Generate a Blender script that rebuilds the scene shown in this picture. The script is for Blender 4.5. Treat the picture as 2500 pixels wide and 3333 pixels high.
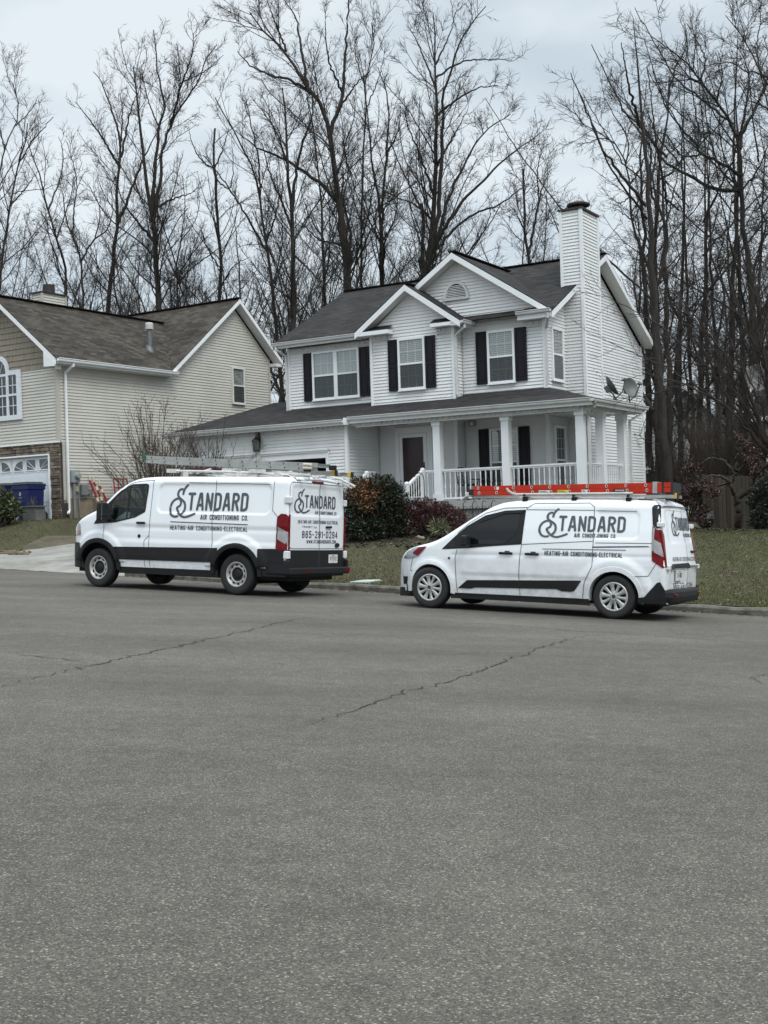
import bpy, bmesh, math, random
import numpy as np
from math import sin, cos, pi, sqrt, radians, atan2, hypot
from mathutils import Vector, Matrix
from mathutils.geometry import delaunay_2d_cdt

random.seed(7)
RNG = np.random.default_rng(11)
for _o in list(bpy.data.objects): bpy.data.objects.remove(_o)
SC = bpy.context.scene
COL = SC.collection

# ------------------------------------------------------------------ camera
CAM = Vector((0, 0, 1.2159)); FPX = 4000.0; PITCH = 0.00455; ROLL = -0.03146
_f = Vector((0, cos(PITCH), sin(PITCH))); _u0 = Vector((0, -sin(PITCH), cos(PITCH))); _x0 = Vector((1, 0, 0))
_X = cos(ROLL)*_x0 + sin(ROLL)*_u0; _U = -sin(ROLL)*_x0 + cos(ROLL)*_u0
cam_d = bpy.data.cameras.new('camera'); cam = bpy.data.objects.new('camera', cam_d); COL.objects.link(cam)
cam.matrix_world = Matrix(((_X.x, _U.x, -_f.x, CAM.x), (_X.y, _U.y, -_f.y, CAM.y), (_X.z, _U.z, -_f.z, CAM.z), (0, 0, 0, 1)))
cam_d.sensor_fit = 'HORIZONTAL'; cam_d.sensor_width = 36; cam_d.lens = FPX/2500*36
cam_d.clip_start = 0.1; cam_d.clip_end = 2000
SC.camera = cam
def at(px, py, Y):
    "the point at depth Y that the photograph shows at pixel (px, py)"
    a = (px-1250)/FPX; b = (py-1666.5)/FPX
    d = _X*a - _U*b + _f
    return CAM + d*(Y/d.y)

# ------------------------------------------------------------------ world, sun, exposure
SUN_EL, SUN_AZ = radians(48), radians(150)        # azimuth clockwise from +Y: behind the camera, to its right
w = bpy.data.worlds.new('World'); SC.world = w; w.use_nodes = True
nt = w.node_tree; nt.nodes.clear()
def N(t, **k):
    n = nt.nodes.new(t)
    for a, b in k.items(): setattr(n, a, b)
    return n
sky = N('ShaderNodeTexSky', sky_type='NISHITA', sun_disc=False, sun_elevation=SUN_EL, sun_rotation=SUN_AZ)
tc = N('ShaderNodeTexCoord'); mp = N('ShaderNodeMapping'); mp.inputs['Scale'].default_value = (2.2, 2.2, 5.0); mp.inputs['Location'].default_value = (.35, .1, .2)
no = N('ShaderNodeTexNoise'); no.inputs['Scale'].default_value = 2.2; no.inputs['Detail'].default_value = 5; no.inputs['Roughness'].default_value = .5
cr = N('ShaderNodeValToRGB'); cr.color_ramp.elements[0].position = .36; cr.color_ramp.elements[1].position = .62
cr.color_ramp.elements[0].color = (4.1, 4.7, 5.15, 1); cr.color_ramp.elements[1].color = (5.6, 6.05, 6.3, 1)
sx = N('ShaderNodeSeparateXYZ')
g1 = N('ShaderNodeMapRange'); g1.inputs['From Min'].default_value = .40; g1.inputs['From Max'].default_value = .95; g1.inputs['To Min'].default_value = 1.0; g1.inputs['To Max'].default_value = 3.5
mu = N('ShaderNodeVectorMath', operation='SCALE')
mx = N('ShaderNodeMixRGB'); mx.inputs[0].default_value = .10
bg = N('ShaderNodeBackground'); bg.inputs['Strength'].default_value = .1
out = N('ShaderNodeOutputWorld')
L_ = nt.links.new
L_(tc.outputs['Generated'], mp.inputs[0]); L_(mp.outputs[0], no.inputs['Vector']); L_(no.outputs['Fac'], cr.inputs[0])
L_(tc.outputs['Generated'], sx.inputs[0]); L_(sx.outputs['Z'], g1.inputs[0]); L_(cr.outputs[0], mu.inputs[0]); L_(g1.outputs[0], mu.inputs['Scale'])
L_(mu.outputs[0], mx.inputs[1]); L_(sky.outputs[0], mx.inputs[2]); L_(mx.outputs[0], bg.inputs[0]); L_(bg.outputs[0], out.inputs[0])
sl = bpy.data.lights.new('sun', 'SUN'); sl.energy = 1.0; sl.angle = radians(25); sl.color = (1, .965, .91)
so = bpy.data.objects.new('sun', sl); COL.objects.link(so)
_sd = Vector((sin(SUN_AZ)*cos(SUN_EL), cos(SUN_AZ)*cos(SUN_EL), sin(SUN_EL)))
so.rotation_euler = _sd.to_track_quat('Z', 'Y').to_euler()
vs = SC.view_settings; vs.view_transform = 'Standard'; vs.look = 'None'; vs.gamma = 1; vs.exposure = .60; vs.use_curve_mapping = False
SC.cycles.max_bounces = 7; SC.cycles.transparent_max_bounces = 12; SC.cycles.use_denoising = True

# ------------------------------------------------------------------ materials
MATS = {}
def mat(name, col, rough=.6, var=.12, vscale=6., bump=0., bscale=40., metal=0., coat=0., spec=.5, vdetail=4., col2=None, island=None, coord='Object', stretch=None, trans=None):
    if name in MATS: return MATS[name]
    m = bpy.data.materials.new(name); m.use_nodes = True; t = m.node_tree; p = t.nodes['Principled BSDF']
    p.inputs['Roughness'].default_value = rough; p.inputs['Metallic'].default_value = metal
    p.inputs['Specular IOR Level'].default_value = spec; p.inputs['Coat Weight'].default_value = coat; p.inputs['Coat Roughness'].default_value = .06
    c = t.nodes.new('ShaderNodeTexCoord'); mp = t.nodes.new('ShaderNodeMapping')
    if stretch: mp.inputs['Scale'].default_value = stretch
    n = t.nodes.new('ShaderNodeTexNoise'); n.inputs['Scale'].default_value = vscale; n.inputs['Detail'].default_value = vdetail; n.inputs['Roughness'].default_value = .6
    r = t.nodes.new('ShaderNodeValToRGB'); r.color_ramp.elements[0].position = .3; r.color_ramp.elements[1].position = .7
    a = tuple(x*(1-var) for x in col); b = col2 or tuple(min(1, x*(1+var)) for x in col)
    r.color_ramp.elements[0].color = (*a, 1); r.color_ramp.elements[1].color = (*b, 1)
    t.links.new(c.outputs[coord], mp.inputs[0]); t.links.new(mp.outputs[0], n.inputs['Vector']); t.links.new(n.outputs['Fac'], r.inputs[0])
    src = r.outputs[0]
    if island:
        g = t.nodes.new('ShaderNodeNewGeometry'); r2 = t.nodes.new('ShaderNodeValToRGB'); els = r2.color_ramp.elements
        for i, (pos, cc) in enumerate(island):
            e = els[i] if i < 2 else els.new(pos)
            e.position = pos; e.color = (*cc, 1)
        x = t.nodes.new('ShaderNodeMixRGB'); x.blend_type = 'MULTIPLY'; x.inputs[0].default_value = 1
        t.links.new(g.outputs['Random Per Island'], r2.inputs[0]); t.links.new(r2.outputs[0], x.inputs[1]); t.links.new(src, x.inputs[2]); src = x.outputs[0]
    t.links.new(src, p.inputs['Base Color'])
    if trans:
        ms = t.nodes.new('ShaderNodeMixShader'); td = t.nodes.new('ShaderNodeBsdfTranslucent'); ms.inputs[0].default_value = trans
        t.links.new(src, td.inputs[0]); t.links.new(p.outputs[0], ms.inputs[1]); t.links.new(td.outputs[0], ms.inputs[2])
        t.links.new(ms.outputs[0], t.nodes['Material Output'].inputs[0])
    if bump:
        n2 = t.nodes.new('ShaderNodeTexNoise'); n2.inputs['Scale'].default_value = bscale; n2.inputs['Detail'].default_value = 3
        bm_ = t.nodes.new('ShaderNodeBump'); bm_.inputs['Strength'].default_value = bump; bm_.inputs['Distance'].default_value = .01
        t.links.new(mp.outputs[0], n2.inputs['Vector']); t.links.new(n2.outputs['Fac'], bm_.inputs['Height']); t.links.new(bm_.outputs[0], p.inputs['Normal'])
    MATS[name] = m
    return m
def glassy(name, tint, fac, rough=.03):
    "a pane: part mirror, part see-through tint"
    if name in MATS: return MATS[name]
    m = bpy.data.materials.new(name); m.use_nodes = True; t = m.node_tree; t.nodes.clear()
    o = t.nodes.new('ShaderNodeOutputMaterial'); tr = t.nodes.new('ShaderNodeBsdfTransparent'); gl = t.nodes.new('ShaderNodeBsdfGlossy'); mix = t.nodes.new('ShaderNodeMixShader')
    lw = t.nodes.new('ShaderNodeLayerWeight'); fr = t.nodes.new('ShaderNodeMath'); fr.operation = 'POWER'; fr.inputs[1].default_value = 4.; t.links.new(lw.outputs['Facing'], fr.inputs[0])
    lw.inputs[0].default_value = .5
    ad = t.nodes.new('ShaderNodeMath'); ad.operation = 'ADD'; ad.inputs[1].default_value = fac+.04
    tr.inputs[0].default_value = (*tint, 1); gl.inputs['Roughness'].default_value = rough; gl.inputs[0].default_value = (.9, .93, .95, 1)
    t.links.new(fr.outputs[0], ad.inputs[0]); t.links.new(ad.outputs[0], mix.inputs[0]); t.links.new(tr.outputs[0], mix.inputs[1]); t.links.new(gl.outputs[0], mix.inputs[2]); t.links.new(mix.outputs[0], o.inputs[0])
    MATS[name] = m; return m

# ------------------------------------------------------------------ mesh helpers
class MB:
    def __init__(s): s.v = []; s.f = []; s.m = []; s.uv = []
    def add(s, vs, fs, mi=0, uvs=None):
        b = len(s.v); s.v.extend(tuple(p) for p in vs)
        for i, f in enumerate(fs):
            s.f.append(tuple(b+k for k in f)); s.m.append(mi); s.uv.append(uvs[i] if uvs else None)
    def box(s, x0, x1, y0, y1, z0, z1, mi=0, M=None):
        P = [(x0, y0, z0), (x1, y0, z0), (x1, y1, z0), (x0, y1, z0), (x0, y0, z1), (x1, y0, z1), (x1, y1, z1), (x0, y1, z1)]
        if M: P = [M(*p) for p in P]
        s.add(P, [(0, 3, 2, 1), (4, 5, 6, 7), (0, 1, 5, 4), (1, 2, 6, 5), (2, 3, 7, 6), (3, 0, 4, 7)], mi)
    def bar(s, p, q, w, h, mi=0, up=(0, 0, 1)):
        p, q = Vector(p), Vector(q); d = (q-p).normalized(); u = Vector(up)
        a = d.cross(u); a = a.normalized() if a.length > 1e-4 else Vector((1, 0, 0)); b = a.cross(d)
        P = [c + a*sx*w/2 + b*sz*h/2 for c in (p, q) for sx, sz in ((-1, -1), (1, -1), (1, 1), (-1, 1))]
        s.add(P, [(0, 1, 2, 3), (7, 6, 5, 4), (0, 4, 5, 1), (1, 5, 6, 2), (2, 6, 7, 3), (3, 7, 4, 0)], mi)
    def tube(s, pts, r, n=8, mi=0, cap=True):
        pts = [Vector(p) for p in pts]; rs = r if isinstance(r, (list, tuple)) else [r]*len(pts); b = len(s.v); a = None
        for i, p in enumerate(pts):
            d = (pts[min(i+1, len(pts)-1)] - pts[max(i-1, 0)]).normalized()
            if a is None: a = d.orthogonal().normalized()
            a = (a - d*a.dot(d)).normalized(); c = d.cross(a)
            for k in range(n):
                t = 2*pi*k/n; s.v.append(tuple(p + (a*cos(t)+c*sin(t))*rs[i]))
        for i in range(len(pts)-1):
            for k in range(n):
                k2 = (k+1) % n; s.f.append((b+i*n+k, b+i*n+k2, b+(i+1)*n+k2, b+(i+1)*n+k)); s.m.append(mi); s.uv.append(None)
        if cap:
            s.f.append(tuple(b+k for k in range(n))[::-1]); s.f.append(tuple(b+(len(pts)-1)*n+k for k in range(n))); s.m += [mi, mi]; s.uv += [None, None]
    def lathe(s, prof, n=24, mi=0, M=None, mis=None):
        "prof: (radius, height) pairs, spun round z"
        b = len(s.v); k = len(prof)
        for i in range(n):
            t = 2*pi*i/n
            for r, h in prof:
                p = (r*cos(t), r*sin(t), h); s.v.append(tuple(M(*p)) if M else p)
        for i in range(n):
            j = (i+1) % n
            for q in range(k-1):
                s.f.append((b+i*k+q, b+j*k+q, b+j*k+q+1, b+i*k+q+1)); s.m.append(mis[q] if mis else mi); s.uv.append(None)
    def prism(s, poly, M, d0, d1, mi=0):
        "extrude a polygon (a, b) between depths d0 and d1; M(a, d, b) -> xyz"
        n = len(poly); P = [M(a, d0, b) for a, b in poly] + [M(a, d1, b) for a, b in poly]
        s.add(P, [tuple(range(n)), tuple(range(2*n-1, n-1, -1))] + [(i, i+n, (i+1) % n+n, (i+1) % n) for i in range(n)], mi)
    def build(s, name, mats, parent=None, smooth=False, bevel=0):
        me = bpy.data.meshes.new(name); me.from_pydata(s.v, [], s.f)
        for m in (mats if isinstance(mats, (list, tuple)) else [mats]): me.materials.append(m)
        me.polygons.foreach_set('material_index', s.m)
        if any(u is not None for u in s.uv):
            l = me.uv_layers.new(name='UVMap'); k = 0
            for p, u in zip(s.f, s.uv):
                for i in range(len(p)):
                    if u is not None: l.data[k].uv = u[i]
                    k += 1
        if smooth: me.polygons.foreach_set('use_smooth', [True]*len(s.f))
        me.update(); o = bpy.data.objects.new(name, me); COL.objects.link(o)
        if parent is not None: o.parent = parent
        if bevel:
            bv = o.modifiers.new('bevel', 'BEVEL'); bv.width = bevel; bv.segments = 2; bv.limit_method = 'ANGLE'; bv.angle_limit = radians(40)
            bv.harden_normals = False
        return o
def npmesh(name, V, F, m, parent=None, smooth=False, midx=None):
    V = np.asarray(V, np.float32).reshape(-1, 3); F = np.asarray(F, np.int32); k = F.shape[1]
    me = bpy.data.meshes.new(name); me.vertices.add(len(V)); me.vertices.foreach_set('co', V.ravel())
    me.loops.add(F.size); me.loops.foreach_set('vertex_index', F.ravel())
    me.polygons.add(len(F)); me.polygons.foreach_set('loop_start', np.arange(0, F.size, k, dtype=np.int32)); me.polygons.foreach_set('loop_total', np.full(len(F), k, np.int32))
    for q in (m if isinstance(m, (list, tuple)) else [m]): me.materials.append(q)
    if midx is not None: me.polygons.foreach_set('material_index', np.asarray(midx, np.int32))
    if smooth: me.polygons.foreach_set('use_smooth', np.ones(len(F), bool))
    me.update(calc_edges=True); o = bpy.data.objects.new(name, me); COL.objects.link(o)
    if parent is not None: o.parent = parent
    return o
def empty(name, M=None, loc=(0, 0, 0), rz=0):
    o = bpy.data.objects.new(name, None); COL.objects.link(o); o.empty_display_size = .2
    if M is not None: o.matrix_world = M
    else: o.location = loc; o.rotation_euler = (0, 0, rz)
    return o
def tag(o, label, cat, group=None, kind=None):
    if label: o['label'] = label
    if cat: o['category'] = cat
    if group: o['group'] = group
    if kind: o['kind'] = kind
    return o
def structure(o): o['kind'] = 'structure'; return o
def copy_tree(o, parent=None):
    c = o.copy(); COL.objects.link(c)
    if parent is not None: c.parent = parent
    for ch in list(o.children): copy_tree(ch, c)
    return c
def lerp(a, b, t): return a+(b-a)*t
def sstep(a, b, x):
    t = min(1, max(0, (x-a)/(b-a))); return t*t*(3-2*t)
def interp(xs, ys):
    xs = np.array(xs, float); ys = np.array(ys, float); o = np.argsort(xs); xs, ys = xs[o], ys[o]
    return lambda x: float(np.interp(x, xs, ys))

# ------------------------------------------------------------------ frames: white house H, beige house L, road plane
GX, GY = -0.05716, -0.0111
HO = Vector((4.89327, 36.8, 0)); HY = -0.54378
LO = Vector((-10.32437, 39.3, 0)); LY = -0.57488
def frame(O, yaw):
    u = Vector((cos(yaw), sin(yaw), 0)); v = Vector((-sin(yaw), cos(yaw), 0))
    return (lambda a, b, z=0: O + u*a + v*b + Vector((0, 0, z))), (lambda p: ((Vector(p)-O).dot(u), (Vector(p)-O).dot(v)))
HW, HL = frame(HO, HY); LW, LL = frame(LO, LY)
def zroad(x, y):
    p = GX*x+GY*y; return 8*math.tanh(p/8)
def vcurb(u): return -13.15-.09*max(-60, min(60, u))
def zground(x, y):
    u, v = HL((x, y, 0)); vc = vcurb(u); zr = zroad(x, y)
    if v < vc: return zr
    uu = max(-30, min(30, u))
    zh = .75-.035*uu+.25*sstep(-9, -14, uu)
    zh -= .5*sstep(-2, 14, v)*sstep(2, 8, uu)
    k = min(1, max(0, (v-vc)/max(2., -3-vc))); k = k*.5+.5*k*k*(3-2*k)
    z = lerp(zr+.12, zh, k)
    if uu < -11.9 and v < 20:          # the beige house's lawn stands higher than the driveway
        q = min(1, max(0, (v-vc-.6)/max(1.5, -7.6-vc))); z = lerp(z, lerp(zr+.12, 1.46, q*q*(3-2*q)), sstep(-11.9, -13.0, uu))
    return z
# ================================================================== setting: ground, road, kerb, driveway
def asphalt():
    m = bpy.data.materials.new('asphalt'); m.use_nodes = True; t = m.node_tree; p = t.nodes['Principled BSDF']; p.inputs['Roughness'].default_value = .88; p.inputs['Specular IOR Level'].default_value = .3
    c = t.nodes.new('ShaderNodeTexCoord')
    def noise(sc, det=3., rough=.6):
        n = t.nodes.new('ShaderNodeTexNoise'); n.inputs['Scale'].default_value = sc; n.inputs['Detail'].default_value = det; n.inputs['Roughness'].default_value = rough
        t.links.new(c.outputs['Object'], n.inputs['Vector']); return n
    def ramp(src, *st):
        r = t.nodes.new('ShaderNodeValToRGB'); e = r.color_ramp.elements
        for i, (pos, v) in enumerate(st):
            q = e[i] if i < 2 else e.new(pos)
            q.position = pos; q.color = (*(v if isinstance(v, tuple) else (v, v, v)), 1)
        t.links.new(src, r.inputs[0]); return r
    def mix(mode, fac, a, b):
        x = t.nodes.new('ShaderNodeMixRGB'); x.blend_type = mode
        if isinstance(fac, float): x.inputs[0].default_value = fac
        else: t.links.new(fac, x.inputs[0])
        for i, q in ((1, a), (2, b)):
            if isinstance(q, tuple): x.inputs[i].default_value = (*q, 1)
            else: t.links.new(q, x.inputs[i])
        return x
    v = t.nodes.new('ShaderNodeTexVoronoi'); v.inputs['Scale'].default_value = 165; t.links.new(c.outputs['Object'], v.inputs['Vector'])
    # stones: each cell its own grey, a few pale ones
    sep = t.nodes.new('ShaderNodeSeparateColor'); t.links.new(v.outputs['Color'], sep.inputs[0])
    st = ramp(sep.outputs[0], (0., (.062, .0555, .047)), (.55, (.112, .1005, .0855)), (.90, (.152, .137, .117)), (.985, (.30, .273, .235)))
    gap = ramp(v.outputs['Distance'], (.25, 1.), (.75, .66))
    a = mix('MULTIPLY', 1., st.outputs[0], gap.outputs[0])
    big = ramp(noise(.35, 4.).outputs['Fac'], (.3, .80), (.7, 1.16)); a = mix('MULTIPLY', 1., a.outputs[0], big.outputs[0])
    mid = ramp(noise(6., 4., .7).outputs['Fac'], (.3, .84), (.7, 1.14)); a = mix('MULTIPLY', 1., a.outputs[0], mid.outputs[0])
    mpn = t.nodes.new('ShaderNodeMapping'); mpn.inputs['Rotation'].default_value = (0, 0, .634); mpn.inputs['Scale'].default_value = (.06, .75, 1)
    tn = noise(1., 4., .55); t.links.new(c.outputs['Object'], mpn.inputs[0]); t.links.new(mpn.outputs[0], tn.inputs['Vector'])
    tr_ = ramp(tn.outputs['Fac'], (.32, .84), (.68, 1.16)); a = mix('MULTIPLY', 1., a.outputs[0], tr_.outputs[0])
    # small dark stains: some cells of a coarse scatter hold a spot with a wobbly rim
    wob = t.nodes.new('ShaderNodeVectorMath'); wob.operation = 'MULTIPLY_ADD'; wob.inputs[1].default_value = (.09, .09, .09); wn = noise(14., 3.); t.links.new(wn.outputs['Color'], wob.inputs[0]); t.links.new(c.outputs['Object'], wob.inputs[2])
    v2 = t.nodes.new('ShaderNodeTexVoronoi'); v2.inputs['Scale'].default_value = 1.5; t.links.new(wob.outputs[0], v2.inputs['Vector'])
    s2 = t.nodes.new('ShaderNodeSeparateColor'); t.links.new(v2.outputs['Color'], s2.inputs[0]); rad = t.nodes.new('ShaderNodeMapRange'); rad.inputs['From Min'].default_value = .62; rad.inputs['From Max'].default_value = 1.; rad.inputs['To Min'].default_value = -.02; rad.inputs['To Max'].default_value = .085; t.links.new(s2.outputs[0], rad.inputs[0])
    df = t.nodes.new('ShaderNodeMath'); df.operation = 'SUBTRACT'; t.links.new(rad.outputs[0], df.inputs[0]); t.links.new(v2.outputs['Distance'], df.inputs[1])
    spots = ramp(df.outputs[0], (.0, 1.), (.022, .42)); a = mix('MULTIPLY', .85, a.outputs[0], spots.outputs[0])
    t.links.new(a.outputs[0], p.inputs['Base Color'])
    b = t.nodes.new('ShaderNodeBump'); b.inputs['Strength'].default_value = .55; b.inputs['Distance'].default_value = .006
    hh = mix('ADD', .6, gap.outputs[0], noise(60., 3.).outputs['Fac']); t.links.new(hh.outputs[0], b.inputs['Height']); t.links.new(b.outputs[0], p.inputs['Normal'])
    MATS['asphalt'] = m; return m
def grid_mesh(name, xs, ys, zf, m, keep=None):
    nx, ny = len(xs), len(ys); V = np.array([(x, y, zf(x, y)) for y in ys for x in xs])
    F = [(j*nx+i, j*nx+i+1, (j+1)*nx+i+1, (j+1)*nx+i) for j in range(ny-1) for i in range(nx-1) if keep is None or keep((xs[i]+xs[i+1])/2, (ys[j]+ys[j+1])/2)]
    return npmesh(name, V, F, m, smooth=True)
soil = mat('soil', (.075, .062, .04), .95, .35, 2.5, bump=.6, bscale=25, col2=(.10, .085, .05))
far = sorted(set(list(np.linspace(-600, 600, 25)) + list(np.arange(-40, 60, 1.25))))
structure(grid_mesh('ground', far, far, lambda x, y: zground(x, y)-(.25 if HL((x, y, 0))[1] < vcurb(HL((x, y, 0))[0])+1.3 else 0), soil))
AS = asphalt()
# road: strip of sheets in the white house's own axes so that it ends exactly at the kerb
def road_sheet():
    us = list(np.arange(-60, 61, 1.5)); V = []; F = []; K = list(np.linspace(0, 1, 30))
    for u in us:
        for k in K:
            v = lerp(-48, vcurb(u)-.005, k); p = HW(u, v); V.append((p.x, p.y, zroad(p.x, p.y)+.004))
    n = len(K)
    for i in range(len(us)-1):
        for j in range(n-1): F.append((i*n+j, (i+1)*n+j, (i+1)*n+j+1, i*n+j+1))
    return npmesh('road', V, F, AS, smooth=True)
structure(road_sheet())
conc = mat('concrete', (.20, .19, .17), .9, .25, 1.6, bump=.5, bscale=60, col2=(.28, .27, .24))
kerbm = mat('kerb_stone', (.085, .078, .065), .95, .5, 3.5, bump=.9, bscale=30, col2=(.18, .168, .14))
DRL, DRR = -12.0, -5.55            # driveway edges in H.u
def kerb():
    mb = MB(); rr = random.Random(3)
    def seg(u0, u1):
        prof = [(0., -.1), (.0, .085), (.03, .125), (.16, .13), (.17, -.1)]
        n = max(1, int((u1-u0)/.45)); ring = []
        for i in range(n+1):
            u = lerp(u0, u1, i/n); R = []; jx = rr.uniform(-.012, .012); jz = rr.uniform(-.012, .01)
            for dv, z in prof:
                p = HW(u, vcurb(u)+dv+(jx if z > 0 else 0)); R.append((p.x, p.y, zroad(p.x, p.y)+z+(jz if z > 0 else 0)))
            ring.append(R)
        for i in range(n):
            for k in range(4): mb.add([ring[i][k], ring[i+1][k], ring[i+1][k+1], ring[i][k+1]], [(0, 1, 2, 3)])
        for R in (ring[0], ring[-1]): mb.add(R, [(0, 1, 2, 3, 4)])
    seg(DRR+.4, 60); seg(-60, -15.4)
    return mb.build('kerb', kerbm, smooth=False)
structure(kerb())
def driveway():
    V = []; F = []; n = 30; m = 14
    for j in range(n+1):
        for i in range(m+1):
            q = i/m; uu = lerp(DRL, DRR, q); vc = vcurb(uu); k = j/n; v = lerp(vc-.03, -2.46, k**1.25); fl = max(0, 1-(v-vc)/2.2)**2; u = uu + fl*lerp(-3.0, .9, q); vc = vcurb(u); v = v+(vc-vcurb(uu))*(1-k); p = HW(u, v)
            V.append((p.x, p.y, lerp(zroad(p.x, p.y)+.010, zground(p.x, p.y)+.03, min(1, max(0, (v-vc)/1.3)))))
    for j in range(n):
        for i in range(m): a = j*(m+1)+i; F.append((a, a+1, a+m+2, a+m+1))
    return npmesh('driveway', V, F, conc, smooth=True)
structure(driveway())
# expansion joints of the driveway and cracks in the asphalt: thin dark strips lying in the surface
darkline = mat('crack_fill', (.022, .020, .018), .95, .4, 30)
def strip(name, pts, wd, zoff, zf, jit=.03, taper=True, seed=1):
    rr = random.Random(seed); P = []
    for (x0, y0), (x1, y1) in zip(pts, pts[1:]):
        n = max(2, int(hypot(x1-x0, y1-y0)/.08))
        for i in range(n):
            t = i/n; P.append((lerp(x0, x1, t)+rr.gauss(0, jit), lerp(y0, y1, t)+rr.gauss(0, jit)))
    P.append(pts[-1]); mb = MB(); prev = None
    for i, (x, y) in enumerate(P):
        a, b = P[max(0, i-1)], P[min(len(P)-1, i+1)]; dx, dy = b[0]-a[0], b[1]-a[1]; l = hypot(dx, dy) or 1
        w_ = wd*rr.uniform(.45, 1.5)*(min(1, 5*min(i, len(P)-1-i)/len(P)+.15) if taper else 1)/2
        cur = [(x-dy/l*w_, y+dx/l*w_, zf(x, y)+zoff), (x+dy/l*w_, y-dx/l*w_, zf(x, y)+zoff)]
        if prev: mb.add([prev[0], prev[1], cur[1], cur[0]], [(0, 1, 2, 3)])
        prev = cur
    return structure(mb.build(name, darkline))
def on_road(px, py):
    d = at(px, py, 1)-CAM; s = -CAM.z/(d.z-GX*d.x-GY*d.y); p = CAM+d*s; return (p.x, p.y)
for i, (pl, wd) in enumerate([
    ([(0, 2238), (60, 2222), (150, 2200), (280, 2172), (420, 2140), (520, 2118), (640, 2090), (780, 2060), (900, 2030), (1005, 2011), (1110, 2002)], .018),
    ([(38, 2128), (130, 2140), (285, 2159)], .018),
    ([(470, 2077), (330, 2072)], .008),
    ([(1110, 2002), (1300, 2014), (1620, 2034), (1900, 2058), (2040, 2064), (2250, 2080), (2500, 2097)], .014),
    ([(1960, 2064), (1850, 2082), (1760, 2110), (1650, 2152), (1520, 2200), (1400, 2235), (1300, 2255), (1220, 2290), (1120, 2322), (990, 2365)], .018),
    ([(2500, 2190), (2455, 2205), (2470, 2222), (2500, 2232)], .008)]):
    strip('road_crack', [on_road(*p) for p in pl], wd, .008, zroad, jit=.026, seed=i)
for k in (.42, .78):
    a, b = HW(DRL, lerp(-12, -2.4, k)), HW(DRR, lerp(-12, -2.4, k)); strip('driveway_joint', [(a.x, a.y), (b.x, b.y)], .02, .036, zground, jit=.0, taper=False)
# lawn: turf sheet plus grass blades
turf = mat('turf', (.055, .043, .021), .95, .4, 1.4, bump=.8, bscale=45, col2=(.050, .055, .018))
def in_drive(u, v):
    e = max(0, 1-(v-vcurb(u))/2.2)**2
    return DRL-3.0*e-.05 < u < DRR+.9*e+.05 and v < -2.4
def bed(u, v):   # mulched beds by the porch and by the fence
    p = HW(u, v)
    return (-5.4 < u < .9 and -7.0+.25*sin(u*3) < v < -2.2 and u > -4.9+.6*sin(v)) or ((p.x-10.2)**2/4.5+(p.y-33.6)**2/1.3 < 1+.25*sin(5*p.x))
def lawn():
    V = []; F = []; us = np.arange(-34, 34, .3); vs_ = np.linspace(0, 1, 64); idx = {}; ins = {}
    for i, u in enumerate(us):
        for j, k in enumerate(vs_):
            v = lerp(vcurb(u)+.165, 3, k**1.15); p = HW(u, v); idx[i, j] = len(V); ins[i, j] = in_drive(u, v); V.append((p.x, p.y, zground(p.x, p.y)+.01))
    for i in range(len(us)-1):
        for j in range(len(vs_)-1):
            if not (ins[i, j] and ins[i+1, j] and ins[i+1, j+1] and ins[i, j+1]): F.append((idx[i, j], idx[i+1, j], idx[i+1, j+1], idx[i, j+1]))
    return npmesh('lawn', V, F, turf, smooth=True)
structure(lawn())
mulch = mat('mulch', (.022, .016, .008), .95, .5, 14, bump=1, bscale=30)
def grass(name, n, region, hmin, hmax, m, label, wide=.0035, green=None):
    V = np.zeros((n*3, 3), np.float32); r = random.Random(len(name)*7+n); k = 0
    u0, u1, v0, v1 = region
    while k < n:
        u = r.uniform(u0, u1); v = lerp(v0, v1, r.random()**1.25); vc = vcurb(u)
        if v < vc+.17 or in_drive(u, v): n_ok = False
        else: n_ok = True
        if n_ok and green is not None:
            if r.random() > green(u, v): n_ok = False
        if n_ok and bed(u, v) and r.random() < .93: n_ok = False
        if not n_ok: continue
        p = HW(u, v); z = zground(p.x, p.y)+.008; h = r.uniform(hmin, hmax); a = r.uniform(0, 2*pi); ww = wide*r.uniform(.7, 1.6)
        lx, ly = r.gauss(0, .7)*h, r.gauss(0, .7)*h
        V[k*3] = (p.x-cos(a)*ww, p.y-sin(a)*ww, z); V[k*3+1] = (p.x+cos(a)*ww, p.y+sin(a)*ww, z); V[k*3+2] = (p.x+lx, p.y+ly, z+h); k += 1
    o = npmesh(name, V[:k*3], np.arange(k*3, dtype=np.int32).reshape(-1, 3), m); return tag(o, label, 'grass', kind='stuff')
def greenness(u, v):
    g = .5+.5*sin(u*.9+1.7*sin(v*.6))*sin(v*1.1+u*.35)
    base = .9 if u > 3.5 else (.55 if u < -13 and v > -9.2 else .10)
    if v < vcurb(u)+.9: base = max(base, .5)
    return min(1, max(.02, base*.75+.45*(g-.5)))
strawm = mat('straw_blade', (1, 1, 1), .8, .15, 1.2, island=[(0, (.045, .032, .012)), (.5, (.092, .066, .025)), (1, (.18, .135, .06))], trans=.15)
greenm = mat('green_blade', (1, 1, 1), .7, .2, 1.2, island=[(0, (.034, .046, .006)), (.6, (.075, .092, .013)), (1, (.14, .135, .028))], trans=.2)
grass('straw_grass', 150000, (-22, 13, -14.6, 2.5), .02, .05, strawm, 'short dormant straw brown grass of the lawns', .005, lambda u, v: 1-.82*greenness(u, v))
grass('green_grass', 110000, (-22, 13, -14.6, 2.5), .022, .06, greenm, 'short green grass patches in the lawns', .005, greenness)
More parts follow.
